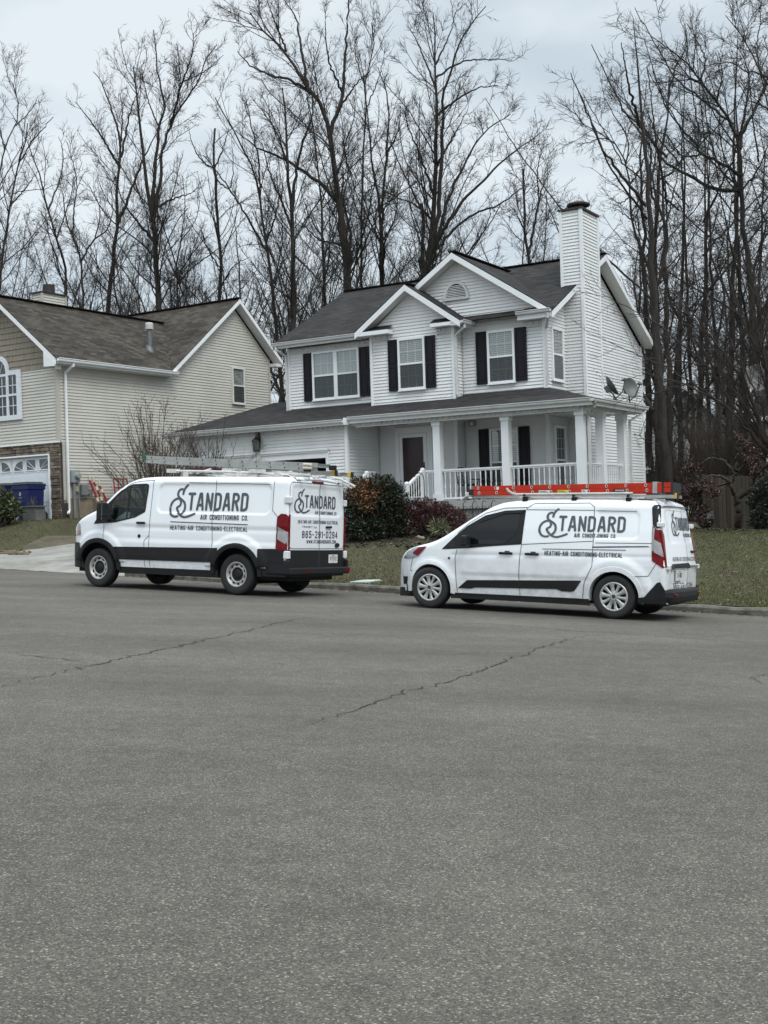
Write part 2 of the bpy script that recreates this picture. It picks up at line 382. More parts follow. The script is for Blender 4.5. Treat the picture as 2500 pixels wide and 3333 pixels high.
def chips(name, n, fn, m, label, s0=.02, s1=.06):
    r = random.Random(n); V = []
    for i in range(n):
        x, y = fn(r); z = zground(x, y)+(r.uniform(.012, .05) if s0 > .01 else r.uniform(.008, .016)); a = r.uniform(0, 6.3); s = r.uniform(s0, s1); q = r.uniform(-.5, .5)
        c = np.array((x, y, z)); d = np.array((cos(a), sin(a), q*.6))*s; e = np.array((-sin(a), cos(a), r.uniform(-.4, .4)))*s*.35
        V += [c-d-e, c+d-e, c+d+e, c-d+e]
    o = npmesh(name, V, np.arange(len(V), dtype=np.int32).reshape(-1, 4), m); return tag(o, label, 'mulch', kind='stuff')
mulchm = mat('mulch_chip', (1, 1, 1), .9, .2, 3, island=[(0, (.012, .009, .008)), (.7, (.04, .028, .02)), (1, (.13, .09, .06))])
def bedpt(r):
    while True:
        if r.random() < .6: u, v = r.uniform(-5.2, .9), r.uniform(-7.2, -2.2)
        else:
            p = Vector((10.2+r.gauss(0, 1.0), 33.6+r.gauss(0, .6), 0)); u, v = HL(p)
        if bed(u, v): p = HW(u, v); return p.x, p.y
chips('mulch', 9000, bedpt, mulchm, 'dark wood mulch and dead leaves in the planting beds')
leafm = mat('fallen_leaf', (1, 1, 1), .8, .2, 3, island=[(0, (.07, .045, .025)), (.6, (.16, .105, .055)), (1, (.30, .24, .15))])
def lawnpt(r):
    while True:
        u, v = r.uniform(-20, 12), r.uniform(-14, -1)
        if v > vcurb(u)+.2 and not in_drive(u, v): p = HW(u, v); return p.x, p.y
chips('fallen_leaves', 2600, lawnpt, leafm, 'scattered brown fallen leaves lying on the lawns', .02, .045)
def gutpt(r):
    u = r.uniform(-14, 12); v = vcurb(u)-abs(r.gauss(0, .16))-.02; p = HW(u, v); return p.x, p.y
chips('gutter_litter', 1500, gutpt, leafm, 'leaf litter and grit lying in the gutter along the kerb', .008, .03)
# ================================================================== houses: shared builders
vinyl = mat('white_vinyl', (.66, .67, .67), .5, .04, 1.2, col2=(.73, .74, .735), stretch=(1, 1, .35))
vinyl_b = mat('beige_vinyl', (.48, .465, .415), .5, .04, 1.0, col2=(.53, .515, .465))
shake_b = mat('tan_shake', (.20, .175, .135), .7, .2, 3.0, stretch=(7, 1, .6), col2=(.30, .265, .205))
trimw = mat('white_trim', (.74, .76, .77), .4, .03, 2.)
trimg = mat('weathered_trim', (.55, .555, .55), .5, .12, 2.5)
soffitm = mat('soffit', (.62, .62, .60), .6, .05, 2)
shutm = mat('shutter_navy', (.004, .0042, .007), .5, .2, 5, spec=.3)
blackm = mat('black_metal', (.015, .015, .016), .4, .2, 8)
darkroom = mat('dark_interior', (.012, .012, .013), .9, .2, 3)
blindm = mat('blind_slat', (.50, .51, .49), .6, .08, 5)
curtm = mat('curtain', (.44, .46, .44), .8, .12, 2.5, stretch=(6, 6, .6))
screenm = glassy('insect_screen', (.42, .43, .43), .0, .5)
pane = glassy('window_glass', (.80, .83, .82), .10)
pane_dark = glassy('dark_glass', (.30, .32, .33), .06)
stonem = mat('veneer_stone', (1, 1, 1), .9, .2, 9, bump=.6, bscale=40, island=[(0, (.075, .06, .048)), (.4, (.14, .11, .085)), (.75, (.20, .155, .115)), (1, (.27, .225, .175))])
mortar = mat('mortar_dark', (.035, .030, .026), .95, .3, 10)  # dark joint colour behind the veneer stones
foundm = mat('foundation', (.22, .185, .14), .9, .25, 1.3, col2=(.30, .245, .17), bump=.3)
def shingle(name, c1, c2, course=.14):
    m = bpy.data.materials.new(name); m.use_nodes = True; t = m.node_tree; p = t.nodes['Principled BSDF']; p.inputs['Roughness'].default_value = .92; p.inputs['Specular IOR Level'].default_value = .25
    uv = t.nodes.new('ShaderNodeUVMap'); b = t.nodes.new('ShaderNodeTexBrick')
    b.inputs['Scale'].default_value = 1; b.inputs['Brick Width'].default_value = .31; b.inputs['Row Height'].default_value = course; b.inputs['Mortar Size'].default_value = .007; b.inputs['Bias'].default_value = 0
    b.inputs['Color1'].default_value = (*c1, 1); b.inputs['Color2'].default_value = (*c2, 1); b.inputs['Mortar'].default_value = (*(x*.45 for x in c1), 1)
    n = t.nodes.new('ShaderNodeTexNoise'); n.inputs['Scale'].default_value = .8; n.inputs['Detail'].default_value = 5
    r = t.nodes.new('ShaderNodeValToRGB'); r.color_ramp.elements[0].color = (.66, .66, .66, 1); r.color_ramp.elements[1].color = (1.25, 1.25, 1.25, 1); r.color_ramp.elements[0].position = .3; r.color_ramp.elements[1].position = .7
    x = t.nodes.new('ShaderNodeMixRGB'); x.blend_type = 'MULTIPLY'; x.inputs[0].default_value = 1
    t.links.new(uv.outputs[0], b.inputs[0]); t.links.new(uv.outputs[0], n.inputs['Vector']); t.links.new(n.outputs['Fac'], r.inputs[0])
    t.links.new(b.outputs['Color'], x.inputs[1]); t.links.new(r.outputs[0], x.inputs[2]); t.links.new(x.outputs[0], p.inputs['Base Color'])
    # each course is a thin wedge: height falls from butt to head
    sp = t.nodes.new('ShaderNodeSeparateXYZ'); dv = t.nodes.new('ShaderNodeMath'); dv.operation = 'DIVIDE'; dv.inputs[1].default_value = course
    fr = t.nodes.new('ShaderNodeMath'); fr.operation = 'FRACT'; iv = t.nodes.new('ShaderNodeMath'); iv.operation = 'SUBTRACT'; iv.inputs[0].default_value = 1
    bp_ = t.nodes.new('ShaderNodeBump'); bp_.inputs['Strength'].default_value = 1; bp_.inputs['Distance'].default_value = .02
    t.links.new(uv.outputs[0], sp.inputs[0]); t.links.new(sp.outputs[1], dv.inputs[0]); t.links.new(dv.outputs[0], fr.inputs[0]); t.links.new(fr.outputs[0], iv.inputs[1]); t.links.new(iv.outputs[0], bp_.inputs['Height']); t.links.new(bp_.outputs[0], p.inputs['Normal'])
    MATS[name] = m; return m
sh_w = shingle('charcoal_shingle', (.010, .0092, .0092), (.034, .031, .030))
sh_b = shingle('brown_shingle', (.023, .0185, .0145), (.068, .058, .046))

class Pl:
    "a wall plane in house axes: s along it, n outwards, z up"
    def __init__(s, u0, v0, ax, no): s.u0, s.v0, s.ax, s.no = u0, v0, ax, no
    def __call__(s, a, n, z): return (s.u0+s.ax[0]*a+s.no[0]*n, s.v0+s.ax[1]*a+s.no[1]*n, z)
def front(v): return Pl(0, v, (1, 0), (0, -1))
def rightw(u): return Pl(u, 0, (0, 1), (1, 0))
def leftw(u): return Pl(u, 0, (0, 1), (-1, 0))
def backw(v): return Pl(0, v, (1, 0), (0, 1))
def clipz(poly, z, keep_above):
    o = []
    for i in range(len(poly)):
        a, b = poly[i], poly[(i+1) % len(poly)]; ia = (a[1] >= z) == keep_above; ib = (b[1] >= z) == keep_above
        if ia: o.append(a)
        if ia != ib:
            t = (z-a[1])/(b[1]-a[1]); o.append((lerp(a[0], b[0], t), z))
    return o
def siding(mb, P, poly, step=.1016, lip=.024, z0=0., mi=0):
    zs = [p[1] for p in poly]; k = math.floor((min(zs)-z0)/step)
    while z0+k*step < max(zs):
        a, b = z0+k*step, z0+(k+1)*step; q = clipz(clipz(poly, a, True), b, False); k += 1
        if len(q) < 3: continue
        mb.add([P(s, -lip*(z-a)/step, z) for s, z in q], [tuple(range(len(q)))], mi)
        low = [s for s, z in q if z < a+1e-5]
        if len(low) >= 2: mb.add([P(min(low), -lip, a), P(max(low), -lip, a), P(max(low), 0, a), P(min(low), 0, a)], [(0, 1, 2, 3)], mi)
def roofplane(mb, pts, du, mi=0, thick=.04):
    "a shingled plane; uv in metres along du and up the slope"
    P = [Vector(p) for p in pts]; n = (P[1]-P[0]).cross(P[2]-P[0]).normalized()
    if n.z < 0: P.reverse(); n = -n
    e = Vector(du).normalized(); e = (e-n*e.dot(n)).normalized(); s = n.cross(e)
    if s.z < 0: s = -s
    mb.add(P, [tuple(range(len(P)))], mi, [[(p.dot(e), p.dot(s)) for p in P]])
    Q = [p-Vector((0, 0, thick)) for p in P]; k = len(P)
    for i in range(k):
        j = (i+1) % k; mb.add([P[i], P[j], Q[j], Q[i]], [(0, 1, 2, 3)], mi, [[(0, 0), (.1, 0), (.1, .01), (0, .01)]])
def window(parent, P, s0, s1, z0, z1, cover='blind', rails=True, grid=None, lower_screen=True, frame_w=.07, mat_f=None, name='window', dn=0.0):
    "double-hung window set on wall plane P; cover: blind, curtain or dark"
    mat_f = mat_f or trimw; n0 = .012+dn; f = MB(); w = frame_w
    for a, b, c, d in ((s0, s0+w, z0, z1), (s1-w, s1, z0, z1), (s0+w, s1-w, z1-w, z1), (s0+w, s1-w, z0, z0+w*.9)): f.box(a, b, n0-.03, n0+.055, c, d, M=P)
    zm = (z0+z1)/2
    f.box(s0+w, s1-w, n0-.0, n0+.04, zm-.028, zm+.028, M=P)
    f.box(s0-.02, s1+.02, n0+.03, n0+.075, z0-.035, z0-.003, M=P)
    g = MB()
    if grid:
        for (za, zb) in ((zm+.028, z1-w), (z0+w*.9, zm-.028)):
            for i in range(1, grid[0]): x = lerp(s0+w, s1-w, i/grid[0]); f.box(x-.008, x+.008, n0+.006, n0+.013, za, zb, M=P)
            for i in range(1, grid[1]): z = lerp(za, zb, i/grid[1]); f.box(s0+w, s1-w, n0+.014, n0+.021, z-.008, z+.008, M=P)
    o = f.build(name, mat_f, parent)
    p = MB(); p.add([P(s0+w, n0+.026, z0+w), P(s1-w, n0+.026, z0+w), P(s1-w, n0+.026, z1-w), P(s0+w, n0+.026, z1-w)], [(0, 1, 2, 3)])
    p.build('pane', pane, o)
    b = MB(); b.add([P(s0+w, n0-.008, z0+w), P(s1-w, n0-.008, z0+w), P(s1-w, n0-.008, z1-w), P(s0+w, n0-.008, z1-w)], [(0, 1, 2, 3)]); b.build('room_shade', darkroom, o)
    if cover == 'blind':
        b = MB(); z = z0+w+.02
        while z < z1-w-.03:
            b.add([P(s0+w+.01, n0-.004, z), P(s1-w-.01, n0-.004, z), P(s1-w-.01, n0+.003, z+.042), P(s0+w+.01, n0+.003, z+.042)], [(0, 1, 2, 3)]); z += .056
        b.build('blind', blindm, o)
    elif cover == 'curtain':
        b = MB(); K = 28
        V = [P(lerp(s0+w+.01, s1-w-.01, i/K), n0-.002+.004*sin(i*1.9), z) for z in (z0+w+.01, z1-w-.01) for i in range(K+1)]
        b.add(V, [(i, i+1, K+2+i, K+1+i) for i in range(K)]); b.build('curtain', curtm, o, smooth=True)
    if lower_screen:
        p = MB(); p.add([P(s0+w, n0+.034, z0+w), P(s1-w, n0+.034, z0+w), P(s1-w, n0+.034, zm-.028), P(s0+w, n0+.034, zm-.028)], [(0, 1, 2, 3)]); p.build('insect_screen', screenm, o)
    return o
def shutter(parent, P, s0, s1, z0, z1, m=None):
    b = MB(); n = .014; zm = lerp(z0, z1, .48)
    b.box(s0, s1, n, n+.022, z0, z1, M=P)
    e = .055
    for a, c, d, q in ((s0, s0+e, z0, z1), (s1-e, s1, z0, z1), (s0+e, s1-e, z0, z0+e*1.4), (s0+e, s1-e, z1-e*1.2, z1), (s0+e, s1-e, zm-.05, zm+.05)): b.box(a, c, n+.023, n+.036, d, q, M=P)
    for za, zb in ((z0+e*1.4+.05, zm-.1), (zm+.1, z1-e*1.2-.05)): b.box(s0+e+.035, s1-e-.035, n+.023, n+.034, za, zb, M=P)
    return b.build('shutter', m or shutm, parent)
GPROF = [(0, 0), (.085, 0), (.10, .03), (.10, .06), (.125, .085), (.125, .105), (.115, .105), (.10, .07), (.0, .085)]
def gutter(parent, p, q, out, ztop, m=None, caps=True, name='gutter'):
    "K-profile eaves gutter from p to q (u, v); out is the outward direction"
    b = MB(); (u0, v0), (u1, v1) = p, q; n = len(GPROF)
    A = [(u0+out[0]*d, v0+out[1]*d, ztop-.105+h) for d, h in GPROF]; B = [(u1+out[0]*d, v1+out[1]*d, ztop-.105+h) for d, h in GPROF]
    b.add(A+B, [(i, (i+1) % n, n+(i+1) % n, n+i) for i in range(n)]+([tuple(range(n)), tuple(range(2*n-1, n-1, -1))] if caps else []))
    return b.build(name, m or trimg, parent)
def downspout(parent, pts, m=None, r=.045):
    b = MB(); P = [Vector(p) for p in pts]
    for a, c in zip(P, P[1:]): b.bar(a, c, .075, .055)
    for a in P[1:-1]: b.lathe([(0, -.042), (.035, -.042), (.042, 0), (.035, .042), (0, .042)], 8, M=lambda x, y, z, a=a: (a.x+x, a.y+y, a.z+z))
    return b.build('downspout', m or trimg, parent)
def rake(mb, P, s_a, z_a, s_b, z_b, wd, n0, n1, mi=0):
    "board along a gable slope; z given at its top edge"
    mb.prism([(s_a, z_a), (s_b, z_b), (s_b, z_b-wd), (s_a, z_a-wd)], lambda a, d, z: P(a, d, z), n0, n1, mi)

# ================================================================== the white house
WH = tag(empty('white_house', loc=(HO.x, HO.y, 0), rz=HY), 'two-storey white vinyl house with black shutters, front gables and columned wrap porch', 'house')
fA = front(0); fB = front(-.55); fG = front(-2.45); fR = rightw(.1)
m_ = MB()
siding(m_, fA, [(-9.3, 4.6), (-5.62, 4.6), (-5.62, 7.02), (-9.3, 7.02)])
siding(m_, fB, [(-5.67, 1.6), (-2.69, 1.6), (-2.69, 7.12), (-4.18, 8.26), (-5.67, 7.12)])
siding(m_, fA, [(-2.72, 1.6), (.1, 1.6), (.1, 7.2), (-2.77, 9.14), (-2.80, 9.14)])
siding(m_, fA, [(-5.6, 7.0), (-2.78, 7.0), (-2.78, 9.14), (-5.6, 7.3)])
siding(m_, Pl(-2.69, 0, (0, 1), (1, 0)), [(-.55, 1.6), (0, 1.6), (0, 7.15), (-.55, 7.15)])
siding(m_, leftw(-5.67), [(-.55, 4.6), (0, 4.6), (0, 7.15), (-.55, 7.15)])
siding(m_, fR, [(0, .3), (8.5, .3), (8.5, 7.02), (4.25, 9.3), (0, 7.02)])
siding(m_, leftw(-9.3), [(0, 4.6), (8.5, 4.6), (8.5, 7.02), (4.25, 9.3), (0, 7.02)])
siding(m_, backw(8.5), [(-9.3, .3), (.1, .3), (.1, 7.02), (-9.3, 7.02)])
for a, b, z0, z1 in ((-12.06, -11.3, .8, 4.12), (-8.98, -8.6, .8, 3.12), (-6.25, -5.48, .8, 4.12), (-11.3, -6.25, 3.12, 4.12)): siding(m_, fG, [(a, z0), (b, z0), (b, z1), (a, z1)])
siding(m_, rightw(-5.48), [(-2.45, .8), (-.56, .8), (-.56, 4.75), (-2.45, 4.2)])
siding(m_, leftw(-12.06), [(-2.45, .8), (6.3, .8), (6.3, 4.1), (-2.45, 4.1)])
siding(m_, backw(6.3), [(-12.06, .8), (-9.3, .8), (-9.3, 4.1), (-12.06, 4.1)])
m_.build('wall', vinyl, WH)
# corner boards
for pts in ([(-9.3, 0, 4.7, 7.02)], [(-5.67, -.55, 4.6, 7.1)], [(-2.69, -.55, 1.62, 7.1)], [(.1, 0, 1.62, 7.08)], [(-5.48, -2.45, .8, 4.15)], [(.1, 8.5, .3, 7.02)], [(-12.06, -2.45, .8, 4.12)]):
    u, v, z0, z1 = pts[0]; b = MB(); b.box(u-.045, u+.045, v-.028, v+.045, z0, z1) if u < -9 or u == -5.67 else b.box(u-.075, u+.028, v-.028 if v < 8 else v-.07, v+.075 if v < 8 else v+.03, z0, z1); b.build('corner_board', trimw, WH)
b = MB(); b.box(-2.678, -2.662, -.024, 0, 1.62, 7.1); b.build('inside_corner', trimg, WH); b = MB(); b.box(-5.47, -5.45, -.58, -.558, 1.7, 4.2); b.build('inside_corner', trimg, WH)
# roof
rm = MB()
RZ = lambda v: 7.18+.5304*(v+.35)
roofplane(rm, [(-9.7, -.35, 7.18), (.5, -.35, 7.18), (.5, 4.25, 9.62), (-9.7, 4.25, 9.62)], (1, 0, 0))
roofplane(rm, [(-9.7, 8.85, 7.18), (.5, 8.85, 7.18), (.5, 4.25, 9.62), (-9.7, 4.25, 9.62)], (1, 0, 0))
roofplane(rm, [(-2.77, -.37, 9.36), (-2.77, 3.75, 9.36), (.44, -.2, 7.25), (.44, -.37, 7.25)], (0, 1, 0))
roofplane(rm, [(-2.77, -.37, 9.36), (-2.77, 3.75, 9.36), (-5.98, -.2, 7.25), (-5.98, -.37, 7.25)], (0, 1, 0))
roofplane(rm, [(-4.18, -.9, 8.47), (-4.18, .6, 8.47), (-2.29, .6, 7.15), (-2.29, -.9, 7.15)], (0, 1, 0))
roofplane(rm, [(-4.18, -.9, 8.47), (-4.18, 2.05, 8.47), (-6.07, -.35, 7.15), (-6.07, -.9, 7.15)], (0, 1, 0))
PZ = lambda v: 4.22+.27*(v+2.72)
roofplane(rm, [(-12.55, -2.80, PZ(-2.8)), (-5.32, -2.80, PZ(-2.8)), (-5.32, 1.94, PZ(1.94)), (-11.4, 1.94, PZ(1.94))], (1, 0, 0))
roofplane(rm, [(-12.55, -2.80, PZ(-2.8)), (-11.4, 1.94, PZ(1.94)), (-12.55, 6.65, PZ(-2.8))], (0, 1, 0))
roofplane(rm, [(-12.55, 6.65, PZ(-2.8)), (-11.4, 1.94, PZ(1.94)), (-9.2, 1.94, PZ(1.94)), (-9.2, 6.65, PZ(-2.8))], (1, 0, 0))
roofplane(rm, [(-5.32, -2.62, PZ(-2.62)), (2.54, -2.62, PZ(-2.62)), (.05, .05, PZ(.05)), (-5.32, .05, PZ(.05))], (1, 0, 0))
roofplane(rm, [(2.54, -2.62, PZ(-2.62)), (.05, .05, PZ(.05)), (.05, 1.75, PZ(.05)), (2.54, 1.75, PZ(-2.62))], (0, 1, 0))
for a, b_, vf, wd in ((-6.03, -4.86, -.9, .5), (-3.35, -2.3, -.9, .5)):     # pent returns of the small gable
    rm.add([(a, vf, 7.14), (b_, vf, 7.14), (b_, -.56, 7.3), (a, -.56, 7.3)], [(0, 1, 2, 3)], 0, [[(0, 0), (1, 0), (1, .3), (0, .3)]])
rm.add([(-.66, -.37, 7.22), (.44, -.37, 7.22), (.44, -.02, 7.38), (-.5, -.02, 7.38)], [(0, 1, 2, 3)], 0, [[(0, 0), (1, 0), (1, .3), (0, .3)]])
for p, q in (((-9.7, 4.25, 9.635), (.5, 4.25, 9.635)), ((-2.77, -.37, 9.375), (-2.77, 3.7, 9.375)), ((-4.18, -.9, 8.485), (-4.18, 1.9, 8.485))): rm.bar(p, q, .24, .035)
roof_w = rm.build('roof', sh_w, WH)
# rake boards, fascias, soffits
def rakes(parent, specs, wd):
    for P, sa, za, sb, zb in specs: q = MB(); rake(q, P, sa, za, sb, zb, wd, -.02, .004); q.build('rake_board', trimw, parent)
rakes(WH, [(Pl(0, -.37, (1, 0), (0, -1)), -2.77, 9.33, -2.77+s*3.21, 7.22) for s in (1, -1)]+[(Pl(0, -.9, (1, 0), (0, -1)), -4.18, 8.44, -4.18+s*1.89, 7.12) for s in (1, -1)]+[(P_, 4.25, 9.59, 4.25+s*4.6, 7.15) for P_ in (rightw(.5), leftw(-9.7)) for s in (1, -1)], .19)
sb_ = MB()
for uc, zp, hw, v0, v1 in ((-2.77, 9.14, 3.2, -.36, -.0), (-4.18, 8.25, 1.88, -.89, -.54)):
    for s in (1, -1): sb_.add([(uc, v0, zp), (uc, v1, zp), (uc+s*hw, v1, zp-hw*(.657 if uc > -3 else .698)), (uc+s*hw, v0, zp-hw*(.657 if uc > -3 else .698))], [(0, 1, 2, 3)])
for s in (1, -1):
    sb_.add([(.11, 4.25, 9.40), (.49, 4.25, 9.40), (.49, 4.25+s*4.55, 6.99), (.11, 4.25+s*4.55, 6.99)], [(0, 1, 2, 3)])
sb_.add([(-9.65, -.3, 7.05), (-5.7, -.3, 7.05), (-5.7, 0, 7.05), (-9.65, 0, 7.05)], [(0, 1, 2, 3)])
sb_.add([(-12.5, -2.76, 4.115), (-5.35, -2.76, 4.115), (-5.35, -2.45, 4.115), (-12.5, -2.45, 4.115)], [(0, 1, 2, 3)])
sb_.add([(-5.45, -2.58, 4.14), (2.5, -2.58, 4.14), (2.5, 1.7, 4.14), (.1, 1.7, 4.14), (.1, 0, 4.14), (-5.45, 0, 4.14)], [(0, 1, 2, 3, 4, 5)])
sb_.build('soffit', soffitm, WH)
fb = MB()
fb.box(-9.66, -6.0, -.345, -.315, 7.02, 7.15); fb.box(-6.04, -4.84, -.9, -.56, 7.0, 7.125); fb.box(-3.32, -2.3, -.9, -.56, 7.02, 7.125); fb.box(-.62, .46, -.36, -.02, 7.0, 7.2)
fb.box(-12.5, -5.33, -2.785, -2.755, 4.06, 4.18); fb.box(-5.3, 2.5, -2.605, -2.575, 4.10, 4.235); fb.box(2.495, 2.525, -2.6, 1.74, 4.10, 4.235)
fb.box(-5.36, -5.305, -2.82, -2.5, 4.06, 4.27); fb.box(.1, 2.5, 1.70, 1.74, 4.10, 4.30)
fb.box(-2.6, -2.28, -.9, .02, 7.0, 7.1)
fb.build('fascia', trimw, WH)
gutter(WH, (-9.7, -.345), (-6.05, -.345), (0, -1), 7.2)
gutter(WH, (-.64, -.36), (.48, -.36), (0, -1), 7.25)
gutter(WH, (-2.27, -.9), (-2.27, -.05), (1, 0), 7.15)
gutter(WH, (-12.55, -2.785), (-5.36, -2.785), (0, -1), 4.23)
gutter(WH, (-5.28, -2.605), (2.54, -2.605), (0, -1), 4.30)
gutter(WH, (2.525, -2.70), (2.525, 1.78), (1, 0), 4.30)
gutter(WH, (-9.7, 8.86), (.5, 8.86), (0, 1), 7.2)
downspout(WH, [(-9.55, -.42, 7.08), (-9.53, -.4, 6.98), (-9.36, -.08, 6.78), (-9.36, -.06, 4.85)])
downspout(WH, [(-2.22, -.72, 7.04), (-2.24, -.7, 6.94), (-2.6, -.6, 6.72), (-2.6, -.58, 4.92), (-2.45, -.62, 4.87)])
downspout(WH, [(.40, -.42, 7.12), (.38, -.4, 7.0), (.17, -.06, 6.72), (.17, -.04, 5.06)])
downspout(WH, [(2.58, -2.5, 4.18), (2.54, -2.42, 4.08), (2.25, -2.14, 3.86), (2.25, -2.13, 1.0)])
downspout(WH, [(2.58, 1.62, 4.18), (2.5, 1.5, 4.08), (2.25, 1.13, 3.86), (2.25, 1.12, .9)])
# dentil bands under the porch eave, the garage eave and the gable returns
db = MB()
def dentils(P, s0, s1, zt, n=.05, ht=.1, pitch=.19):
    db.box(s0, s1, 0, n*.45, zt-ht*1.5, zt, M=P); s = s0+.05
    while s < s1-.1: db.box(s, s+pitch*.6, n*.45+.003, n, zt-ht, zt-.01, M=P); s += pitch
dentils(front(-2.45), -12.0, -5.52, 4.10); dentils(front(-2.42), -5.15, 2.1, 4.13); dentils(front(0), -9.25, -5.75, 7.0, .03, .11)
dentils(front(-.56), -5.63, -5.05, 7.0, .045, .11); dentils(front(-.56), -3.28, -2.76, 7.0, .045, .11); dentils(front(-.012), -.43, .02, 6.98, .045, .11)
db.build('dentil_band', trimg, WH)
# chimney
ch = MB(); cu0, cu1, cv0, cv1 = .03, .73, 1.6, 3.0
siding(ch, front(cv0), [(cu0+.06, .5), (cu1-.06, .5), (cu1-.06, 10.53), (cu0+.06, 10.53)]); siding(ch, rightw(cu1), [(cv0+.06, .5), (cv1-.06, .5), (cv1-.06, 10.53), (cv0+.06, 10.53)])
siding(ch, leftw(cu0), [(cv0+.06, 8.0), (cv1-.06, 8.0), (cv1-.06, 10.53), (cv0+.06, 10.53)]); siding(ch, backw(cv1), [(cu0+.06, .5), (cu1-.06, .5), (cu1-.06, 10.53), (cu0+.06, 10.53)])
cho = ch.build('chimney', vinyl, WH)
for u, v in ((cu0, cv0), (cu1, cv0), (cu1, cv1), (cu0, cv1)):
    b = MB()
    su, sv = (1 if u == cu1 else -1), (1 if v == cv1 else -1); b.box(min(u+su*.025, u-su*.07), max(u+su*.025, u-su*.07), min(v+sv*.025, v-sv*.07), max(v+sv*.025, v-sv*.07), .5 if u == cu1 else 8.0, 10.54)
    b.build('corner_board', trimw, cho)
b = MB(); b.box(cu0-.05, cu1+.05, cv0-.05, cv1+.05, 10.54, 10.60); b.box(cu0+.1, cu1-.1, cv0+.3, cv1-.3, 10.60, 10.64); b.lathe([(0, 10.62), (.16, 10.64), (.17, 10.78), (.36, 10.80), (.37, 10.85), (.2, 10.93), (0, 10.95)], 24, M=lambda x, y, z: (x+.38, y+2.3, z)); b.build('chimney_cap', mat('rusty_cap', (.03, .022, .02), .7, .4, 9), cho)
# windows and shutters
fu = front(0)
WIN = [(fA, -8.32, -7.39, 5.2, 6.81, 'curtain'), (fA, -7.42+.03, -6.47, 5.2, 6.81, 'curtain'), (fB, -4.67, -3.70, 5.2, 6.83, 'blind'), (fA, -1.81, -.89, 5.21, 6.83, 'blind'), (fA, -1.83, -.86, 1.76, 3.84, 'blind')]
for P, a, b_, z0, z1, cv in WIN: window(WH, P, a, b_, z0, z1, cv, grid=(3, 2))
window(WH, fR, .42, 1.28, 5.21, 6.83, 'blind', grid=(3, 2)); window(WH, fR, .41, 1.23, 1.76, 3.84, 'dark', grid=(3, 3))
for P, a, b_, z0, z1 in ((fA, -8.68, -8.335, 5.19, 6.80), (fA, -6.455, -6.09, 5.19, 6.80), (fB, -5.035, -4.685, 5.2, 6.82), (fB, -3.685, -3.335, 5.2, 6.82), (fA, -2.2, -1.825, 5.22, 6.84), (fA, -.875, -.497, 5.22, 6.84), (fA, -2.2, -1.845, 1.75, 3.84), (fA, -.845, -.493, 1.75, 3.84)): shutter(WH, P, a, b_, z0, z1)
# half-round gable vent
b = MB(); P = front(-.012); r = .435; c = (-2.83, 7.98); K = 18
for i in range(K):
    a0, a1 = pi*i/K, pi*(i+1)/K; b.prism([(c[0]+q*cos(a), c[1]+q*sin(a)*1.22) for q, a in ((r, a0), (r, a1), (r-.075, a1), (r-.075, a0))], lambda a, d, z: P(a, d, z), .0, .05)
b.box(c[0]-r, c[0]+r, 0, .05, c[1]-.06, c[1]-.002, M=P)
vb = MB(); vb.prism([(c[0]+.37*cos(pi*i/K), c[1]+.37*1.22*sin(pi*i/K)) for i in range(K+1)], lambda a, d, z: P(a, d, z), .0, .003)  # dark sheet that puts shade into the gaps between the louvers
z = c[1]+.01
while z < c[1]+.40:
    h = sqrt(max(.001, 1-((z-c[1])/(.36*1.22))**2))*.36; b.add([P(c[0]-h, .04, z), P(c[0]+h, .04, z), P(c[0]+h, .012, z+.034), P(c[0]-h, .012, z+.034)], [(0, 1, 2, 3)]); z += .05
gv = b.build('gable_vent', trimg, WH); vb.build('vent_shade_sheet', darkroom, gv)
# garage bays: left door shut, right door up
def garage_door(parent, P, s0, s1, z0, z1, m, name='garage_door', panes=None):
    b = MB(); rows = 4; cols = max(4, round((s1-s0)/.62)); hz = (z1-z0)/rows
    b.box(s0, s1, -.09, -.06, z0, z1, M=P)
    for r_ in range(rows):
        b.box(s0, s1, -.059, -.05, z0+r_*hz+.006, z0+(r_+1)*hz-.006, M=P)
        for c_ in range(cols):
            a = lerp(s0, s1, c_/cols)+.07; q = lerp(s0, s1, (c_+1)/cols)-.07
            if panes and r_ == rows-1: continue
            b.box(a, q, -.049, -.040, z0+r_*hz+.09, z0+(r_+1)*hz-.09, M=P)
    return b.build(name, m, parent), cols, hz
garage_door(WH, fG, -11.25, -9.02, .9, 3.1, trimw)
b = MB(); b.box(-8.6, -6.25, 3.5, 3.52, .8, 3.2); b.box(-8.7, -8.62, -2.4, 3.5, .8, 3.2); b.box(-6.2, -6.12, -2.4, 3.5, .8, 3.2); b.box(-8.6, -6.25, -2.4, 3.5, 3.15, 3.2); b.build('garage_interior', mat('garage_wall', (.10, .095, .09), .9), WH)
b = MB()
for s0, s1 in ((-11.25, -9.02), (-8.6, -6.25)):
    b.box(s0-.1, s0, -.02, .045, .85, 3.12, M=fG); b.box(s1, s1+.1, -.02, .045, .85, 3.12, M=fG); b.box(s0-.1, s1+.1, -.02, .05, 3.12, 3.30, M=fG)
    b.box(s0-.09, s1+.09, 0, .09, 3.30, 3.35, M=fG); b.box(s0-.12, s1+.12, 0, .12, 3.353, 3.40, M=fG)
b.box(-8.9, -8.72, 0, .05, 2.9, 3.5, M=fG); b.build('garage_trim', trimw, WH)
